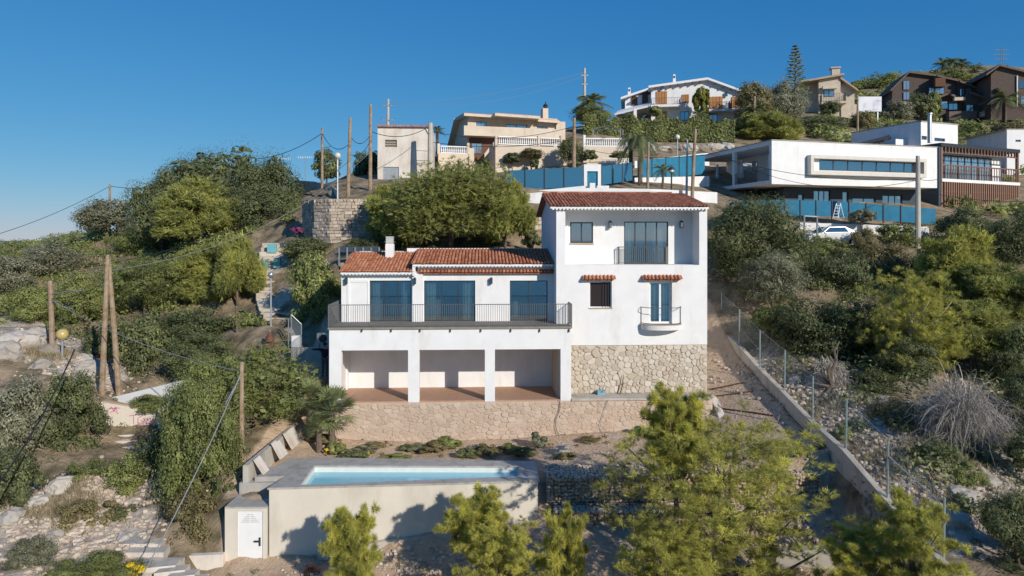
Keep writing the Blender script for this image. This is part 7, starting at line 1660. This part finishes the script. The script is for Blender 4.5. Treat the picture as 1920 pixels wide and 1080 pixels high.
m = MB(); a_ = P(300,800,34.8); m.box(a_.x-.12,a_.x+.18,a_.y,a_.y+.3,a_.z-.6,P(300,766,34.8).z); tag(m.build('gate_pier', M['old_white'], bevel=.02), 'narrow white pier at the right end of the graffiti wall', 'pier')
# left of the house: tarp, gate, small wall, person
p = P(506, 655, 39.0); g = P(506,622,39.0); t = thing('folded_parasol', 'closed maroon parasol beside the silver lamp foot', 'parasol', p); h = g.z-p.z
m = MB(); m.lathe((0,0,0), [(.42,.12),(.36,.2),(.24,h*.6),(.05,h)], 11); m.build('canopy', M['tarp'], t); m = MB(); m.tube([(0,0,-.4),(0,0,h+.1)], .03, 6); m.build('pole', M['galv'], t)
t = thing('wire_gate', 'rusty wire gate with leaning frame left of the villa', 'gate', P(552,655,38.5)); m = MB()
for (x, y0, y1) in ((541,598,662),(546,590,662),(565,608,650)): a_, b_ = P(x,y1,38.5), P(x,y0,38.5); m.tube([a_, b_], .035, 5)
m.tube([P(546,590,38.5), P(565,608,38.5)], .03, 5); m.build('frame', M['galv'], t, world=True); m = MB(); m.extrude([P(546,650,38.5),P(565,650,38.5),P(565,610,38.5),P(546,594,38.5)], (0,.01,0)); m.build('mesh_panel', M['chain'], t, world=True)
m = MB(); a_, b_ = P(546,656,38.2), P(561,630,38.2); m.box(a_.x,b_.x,a_.y,a_.y+.3,a_.z-.3,b_.z); tag(m.build('gate_pier', M['white'], bevel=.02), 'small square white pier under the wire gate', 'pier')
m = MB(); a_, b_ = P(545,682,37.2), P(612,652,37.2); m.box(a_.x,b_.x,a_.y,a_.y+.25,a_.z-1.2,b_.z); tag(m.build('garden_wall', M['concrete'], bevel=.02), 'grey low wall behind the person left of the arcade', 'wall')
q = P(610, 634, 36.4); t = thing('air_conditioner', 'grey air conditioner unit on the villa left flank', 'air conditioner', q); m = MB(); m.box(-.42,.34,-.15,.15,-.28,.28); m.build('casing', M['galv'], t, bevel=.02); m = MB(); m.tube([(-.08,-.16,0),(-.08,-.152,0)], .22, 16); m.build('fan_grille', M['dark_metal'], t)
m = MB(); m.box(-.35,-.3,-.12,.12,-.75,-.281); m.box(.22,.27,-.12,.12,-.75,-.281); m.build('bracket', M['galv'], t)
a_ = P(585,716,35.0); m = MB(); m.box(P(572,0,35).x, P(616,0,35).x, 34.4, 36.9, -8.4, P(0,706,35).z); tag(m.build('paved_landing', M['floor_tile'], bevel=.02), 'small red tiled landing left of the arcade pillar', 'landing')

# the person: one skinned body, clothes by body region as separate shells over it
def person(loc, rot, label):
    t = thing('person', label, 'person', loc, rot)
    J = {'pel':(0,0,.95,.125),'wst':(0,0,1.08,.12),'chs':(0,0,1.30,.145),'nck':(0,.0,1.47,.058),'hd0':(0,-.01,1.55,.075),'hd1':(0,-.02,1.64,.09),'hd2':(0,-.015,1.72,.06),
         'shr':(.17,0,1.41,.06),'elr':(.24,-.06,1.16,.043),'wrr':(.20,-.26,1.10,.03),'shl':(-.17,0,1.41,.06),'ell':(-.42,-.05,1.42,.043),'wrl':(-.66,-.06,1.45,.03),
         'hpr':(.09,0,.90,.09),'knr':(.10,-.02,.50,.06),'anr':(.10,.0,.09,.042),'tor':(.11,-.17,.035,.033),'hpl':(-.09,0,.90,.09),'knl':(-.10,-.02,.50,.06),'anl':(-.11,.02,.09,.042),'tol':(-.12,-.15,.035,.033)}
    E = [('pel','wst'),('wst','chs'),('chs','nck'),('nck','hd0'),('hd0','hd1'),('hd1','hd2'),('chs','shr'),('shr','elr'),('elr','wrr'),('chs','shl'),('shl','ell'),('ell','wrl'),('pel','hpr'),('hpr','knr'),('knr','anr'),('anr','tor'),('pel','hpl'),('hpl','knl'),('knl','anl'),('anl','tol')]
    for wr_, s in (('wrr',1),('wrl',-1)):
        w0 = Vector(J[wr_][:3]); d = (w0-Vector(J['elr' if s > 0 else 'ell'][:3])).normalized(); sd = d.cross(Vector((0,0,1))).normalized()
        J[wr_+'p'] = (*(w0+d*.07), .034); E.append((wr_, wr_+'p'))
        for k in range(4):
            b_ = w0+d*.10+sd*(.027*(k-1.5)); e = b_+d*(.045,.055,.052,.04)[k]+Vector((0,0,-.012)); J[wr_+'f%d'%k] = (*b_, .0095); J[wr_+'g%d'%k] = (*e, .008); E += [(wr_+'p', wr_+'f%d'%k), (wr_+'f%d'%k, wr_+'g%d'%k)]
        J[wr_+'t'] = (*(w0+d*.05-sd*.05), .010); E.append((wr_, wr_+'t'))
    def skin(name, keys, edges, mat, grow=1.0, root='pel', parent=t):
        ks = list(keys); me_ = bpy.data.meshes.new(name); me_.from_pydata([J[k][:3] for k in ks], [(ks.index(a), ks.index(b2)) for a, b2 in edges if a in ks and b2 in ks], [])
        o = bpy.data.objects.new(name, me_); C.objects.link(o); o.parent = parent
        md = o.modifiers.new('skin', 'SKIN'); md.use_smooth_shade = True
        if not me_.skin_vertices: 
            bm = bmesh.new(); bm.from_mesh(me_); bm.verts.layers.skin.verify(); bm.to_mesh(me_); bm.free()
        for i, k in enumerate(ks):
            sv = me_.skin_vertices[0].data[i]; r = J[k][3]*grow; sv.radius = (r*(1.15 if k in ('chs','wst','pel') else 1), r*(.85 if k in ('chs','wst','pel') else 1)); sv.use_root = (k == root)
        sd_ = o.modifiers.new('sub', 'SUBSURF'); sd_.levels = 1; sd_.render_levels = 2
        me_.materials.append(mat); return o
    body = skin('body', J.keys(), E, M['skin'])
    skin('jacket', ['pel','wst','chs','shr','elr','wrr','shl','ell','wrl'], E, M['fabric_black'], 1.28)
    skin('trousers', ['pel','hpr','knr','anr','hpl','knl','anl'], E, M['trousers'], 1.22)
    for s, a_, b2 in ((1,'anr','tor'),(-1,'anl','tol')): skin('shoe', [a_, b2], E, M['fabric_black'], 1.3, root=a_)
    hm = MB(); hm.lathe((0,.0,1.63), [(.098,0),(.105,.06),(.085,.115),(.03,.145)], 12); hm.build('hair', M['hair'], t, smooth=True)
    for s in (-1,1): fm = MB(); fm.box(.035*s-.012,.035*s+.012,-.108,-.10,1.635,1.648); fm.build('eye', M['hair'], t)
    nm = MB(); nm.prism([(-.014,-.10,1.59),(.014,-.10,1.59),(.014,-.09,1.63),(-.014,-.09,1.63)],[(-.008,-.125,1.595),(.008,-.125,1.595),(.005,-.108,1.63),(-.005,-.108,1.63)]); nm.build('nose', M['skin'], t)
    mm = MB(); mm.box(-.025,.025,-.103,-.096,1.562,1.572); mm.build('mouth', M['tarp'], t)
    for s in (-1,1): em = MB(); em.lathe((.094*s,.0,1.60), [(.01,0),(.02,.03),(.01,.06)], 6); em.build('ear', M['skin'], t)
    return t
pp = P(609.5, 706, 34.9); person((pp.x, pp.y, P(0,706,35).z), 0.15, 'person in black jacket and grey trousers stretching an arm out beside the arcade')

# parked car, its gate, ladder
fr = Frame(1557, 50.5, 3); q = fr.world(0, 0, P(1557, 463, 50.5).z); gz_ = tz(q.x, q.y)
t = thing('parked_car', 'white hatchback parked behind the dark trees below the blue sheet fence', 'car', (q.x, q.y, max(gz_, q.z)), fr.t)
prof = [(-2.0,.35),(-2.05,.75),(-1.75,.95),(-1.05,1.05),(-.45,1.48),(.75,1.52),(1.5,1.12),(1.9,1.0),(2.02,.6),(1.98,.35)]
m = MB(); vs_ = []; nn = len(prof)
for v, k in ((-.8,.96),(-.86,1.0),(.86,1.0),(.8,.96)): vs_ += [(x*k, v*(.86 if z > 1.2 else 1), .35+(z-.35)*(.99 if k < 1 else 1)) for x, z in prof]
fs = [tuple(range(nn)), tuple(range(4*nn-1, 3*nn-1, -1))]
for r_ in range(3): fs += [(r_*nn+i, (r_+1)*nn+i, (r_+1)*nn+(i+1)%nn, r_*nn+(i+1)%nn) for i in range(nn)]
m.add(vs_, fs); m.build('body', M['car'], t, bevel=.03)
for s in (-1,1):
    m = MB(); v = s*.80; m.extrude([(-.85,v*1.02,1.08),(.95,v*1.02,1.1),(.68,v*.95,1.43),(-.42,v*.95,1.41)], (0,s*.02,0)); m.build('side_window', M['glass_dark'], t)
m = MB(); m.extrude([(-1.08,-.65,1.08),(-.5,-.62,1.46),(-.5,.62,1.46),(-1.08,.65,1.08)], (-.03,0,.015)); m.build('windscreen', M['glass_dark'], t)
for x in (-1.28,1.25):
    for s in (-1,1): m = MB(); m.tube([(x,s*.72,.31),(x,s*.89,.31)], .31, 16); w_ = m.build('tyre', M['tyre'], t); m = MB(); m.tube([(x,s*.88,.31),(x,s*.90,.31)], .19, 12); m.build('rim', M['galv'], w_)
for s in (-1,1): m = MB(); m.box(-2.06,-1.98,s*.6-.15,s*.6+.15,.72,.84); m.build('headlight', M['glass_pale'], t)
t = thing('metal_gate', 'white metal gate frame beside the parked white car', 'gate', P(1530,468,49)); m = MB()
for x in (1508, 1532): m.tube([P(x,468,49)+Vector((0,0,-.5)), P(x,405 if x < 1520 else 406,49)], .06, 6)
m.tube([P(1508,405,49), P(1532,406,49)], .05, 6); m.tube([P(1532,420,49), P(1549,440,49)], .04, 5); m.build('frame', M['galv'], t, world=True)
t = thing('step_ladder', 'white step ladder standing before the long blue sheet fence', 'ladder', P(1570,408,53)); 
for s in (0,1):
    for x in (-.2,.2): m = MB(); m.tube([P(1572+(6 if s else -6),410,53+.3*s)+Vector((x,0,0)), P(1572,381,53.1)+Vector((x*.8,0,0))], .03, 5); m.build('side_rail', M['white_trim'], t, world=True)
for k in range(5): a_ = P(1566,410,53).lerp(P(1572,381,53.1), (k+.7)/5.5); m = MB(); m.box(a_.x-.2,a_.x+.2,a_.y-.05,a_.y+.05,a_.z-.015,a_.z+.015); m.build('rung', M['white_trim'], t, world=True)
# fallen trunk with root plate
m = MB(); m.tube([P(1560,735,32.5), P(1600,742,32), P(1650,755,31.3), P(1690,768,30.8)], [.26,.2,.15,.08], 8); t = thing('fallen_trunk', 'grey fallen tree trunk with upturned roots on the right slope', 'fallen tree', P(1610,760,32)); m.build('trunk', M['greybark'], t, world=True, smooth=True)
m = MB(); rg = random.Random(3); c = P(1560,725,32.5)
for k in range(16): an = rg.uniform(0,6.28); d = Vector((math.cos(an)*.5-.3, rg.uniform(-.4,.4), math.sin(an)*.9+.2)); m.tube([c, c+d*.6, c+d*1.2+Vector((rg.uniform(-.2,.2),0,rg.uniform(-.2,.2)))], [.09,.05,.01], 5)
m.tube([c, P(1558,700,32.6), P(1568,676,32.7), P(1564,658,32.7), P(1574,640,32.8)], [.10,.09,.07,.06,.03], 6); m.build('roots', M['bark'], t, world=True)
# boulders
rocks = [(20,620,43,1.1),(45,655,41,1.2),(10,690,38.5,1.0),(70,630,42,.8),(95,665,40,.7),(160,655,40.5,.8),(175,690,39,.9),(150,705,38,.6),(25,660,40.5,.9),(80,690,38.5,.6),
         (22,968,25.8,.45),(235,985,25.6,.35),(120,900,28,.5),(70,930,27,.5),(160,945,27,.45),(40,1040,23.6,.5),(100,985,25.4,.4)]
def boulder(px, py, Y, s, label, group, seed, mat='rock'):
    rg = random.Random(seed); p = P(px, py, Y); z = tz(p.x, p.y); bm = bmesh.new(); bmesh.ops.create_icosphere(bm, subdivisions=3, radius=1)
    off = Vector((seed*3.1, seed*1.7, 0)); sc = Vector((rg.uniform(.8,1.3), rg.uniform(.7,1.0), rg.uniform(.5,.8)))*s
    for v in bm.verts:
        d = v.co.copy(); k = 1+.35*noise.noise(d*1.1+off)+.22*noise.noise(d*2.7+off)
        c_ = noise.voronoi(d*1.3+off)[0][0]; v.co = Vector((d.x*sc.x, d.y*sc.y, d.z*sc.z))*(k*.8+.35*c_)
    me_ = bpy.data.meshes.new('boulder'); bm.to_mesh(me_); bm.free(); me_.materials.append(M[mat]); o = bpy.data.objects.new('boulder', me_); C.objects.link(o); o.location = (p.x, p.y, z); o.rotation_euler = (0,0,rg.uniform(0,6)); tag(o, label, 'boulder', group)
ra = sorted(q for q in rocks if q[1] < 720); rb2 = sorted(q for q in rocks if q[1] >= 720)
for k, (a, b2, Y, s) in enumerate(ra+rb2): boulder(a, b2, Y, s, (ORD[ra.index((a,b2,Y,s))]+' pale boulder from the left on the rocky bank around the amber globe lamp') if b2 < 720 else ORD[rb2.index((a,b2,Y,s))]+' pale boulder from the left on the rubble bank beside the lower stairway', 'boulders by the amber lamp' if b2 < 720 else 'boulders by the stairway', k+1)
for k, (a, b2, Y, s) in enumerate(sorted(((1490,695,34,.35),(1495,688,34.2,.4),(1800,920,23.5,.6),(1785,960,22.3,.5),(1825,940,23,.45),(1850,900,24.5,.5),(1880,940,23,.5),(1650,480,46.5,.7),(1660,500,45.5,.6)))): boulder(a, b2, Y, s, ORD[k]+' grey boulder from the left on the right slope beyond the boundary wall', 'boulders on the right slope', 50+k)
for k in range(14): x = 1192+k*13; boulder(x, 279-.9*k+ (4 if k%2 else 0), 79.5+k*.12, .75+.25*((k*7)%3)/2, ORD[k]+' pale boulder from the left in the rock garden bank below the hedge', 'boulders of the rock garden', 80+k)
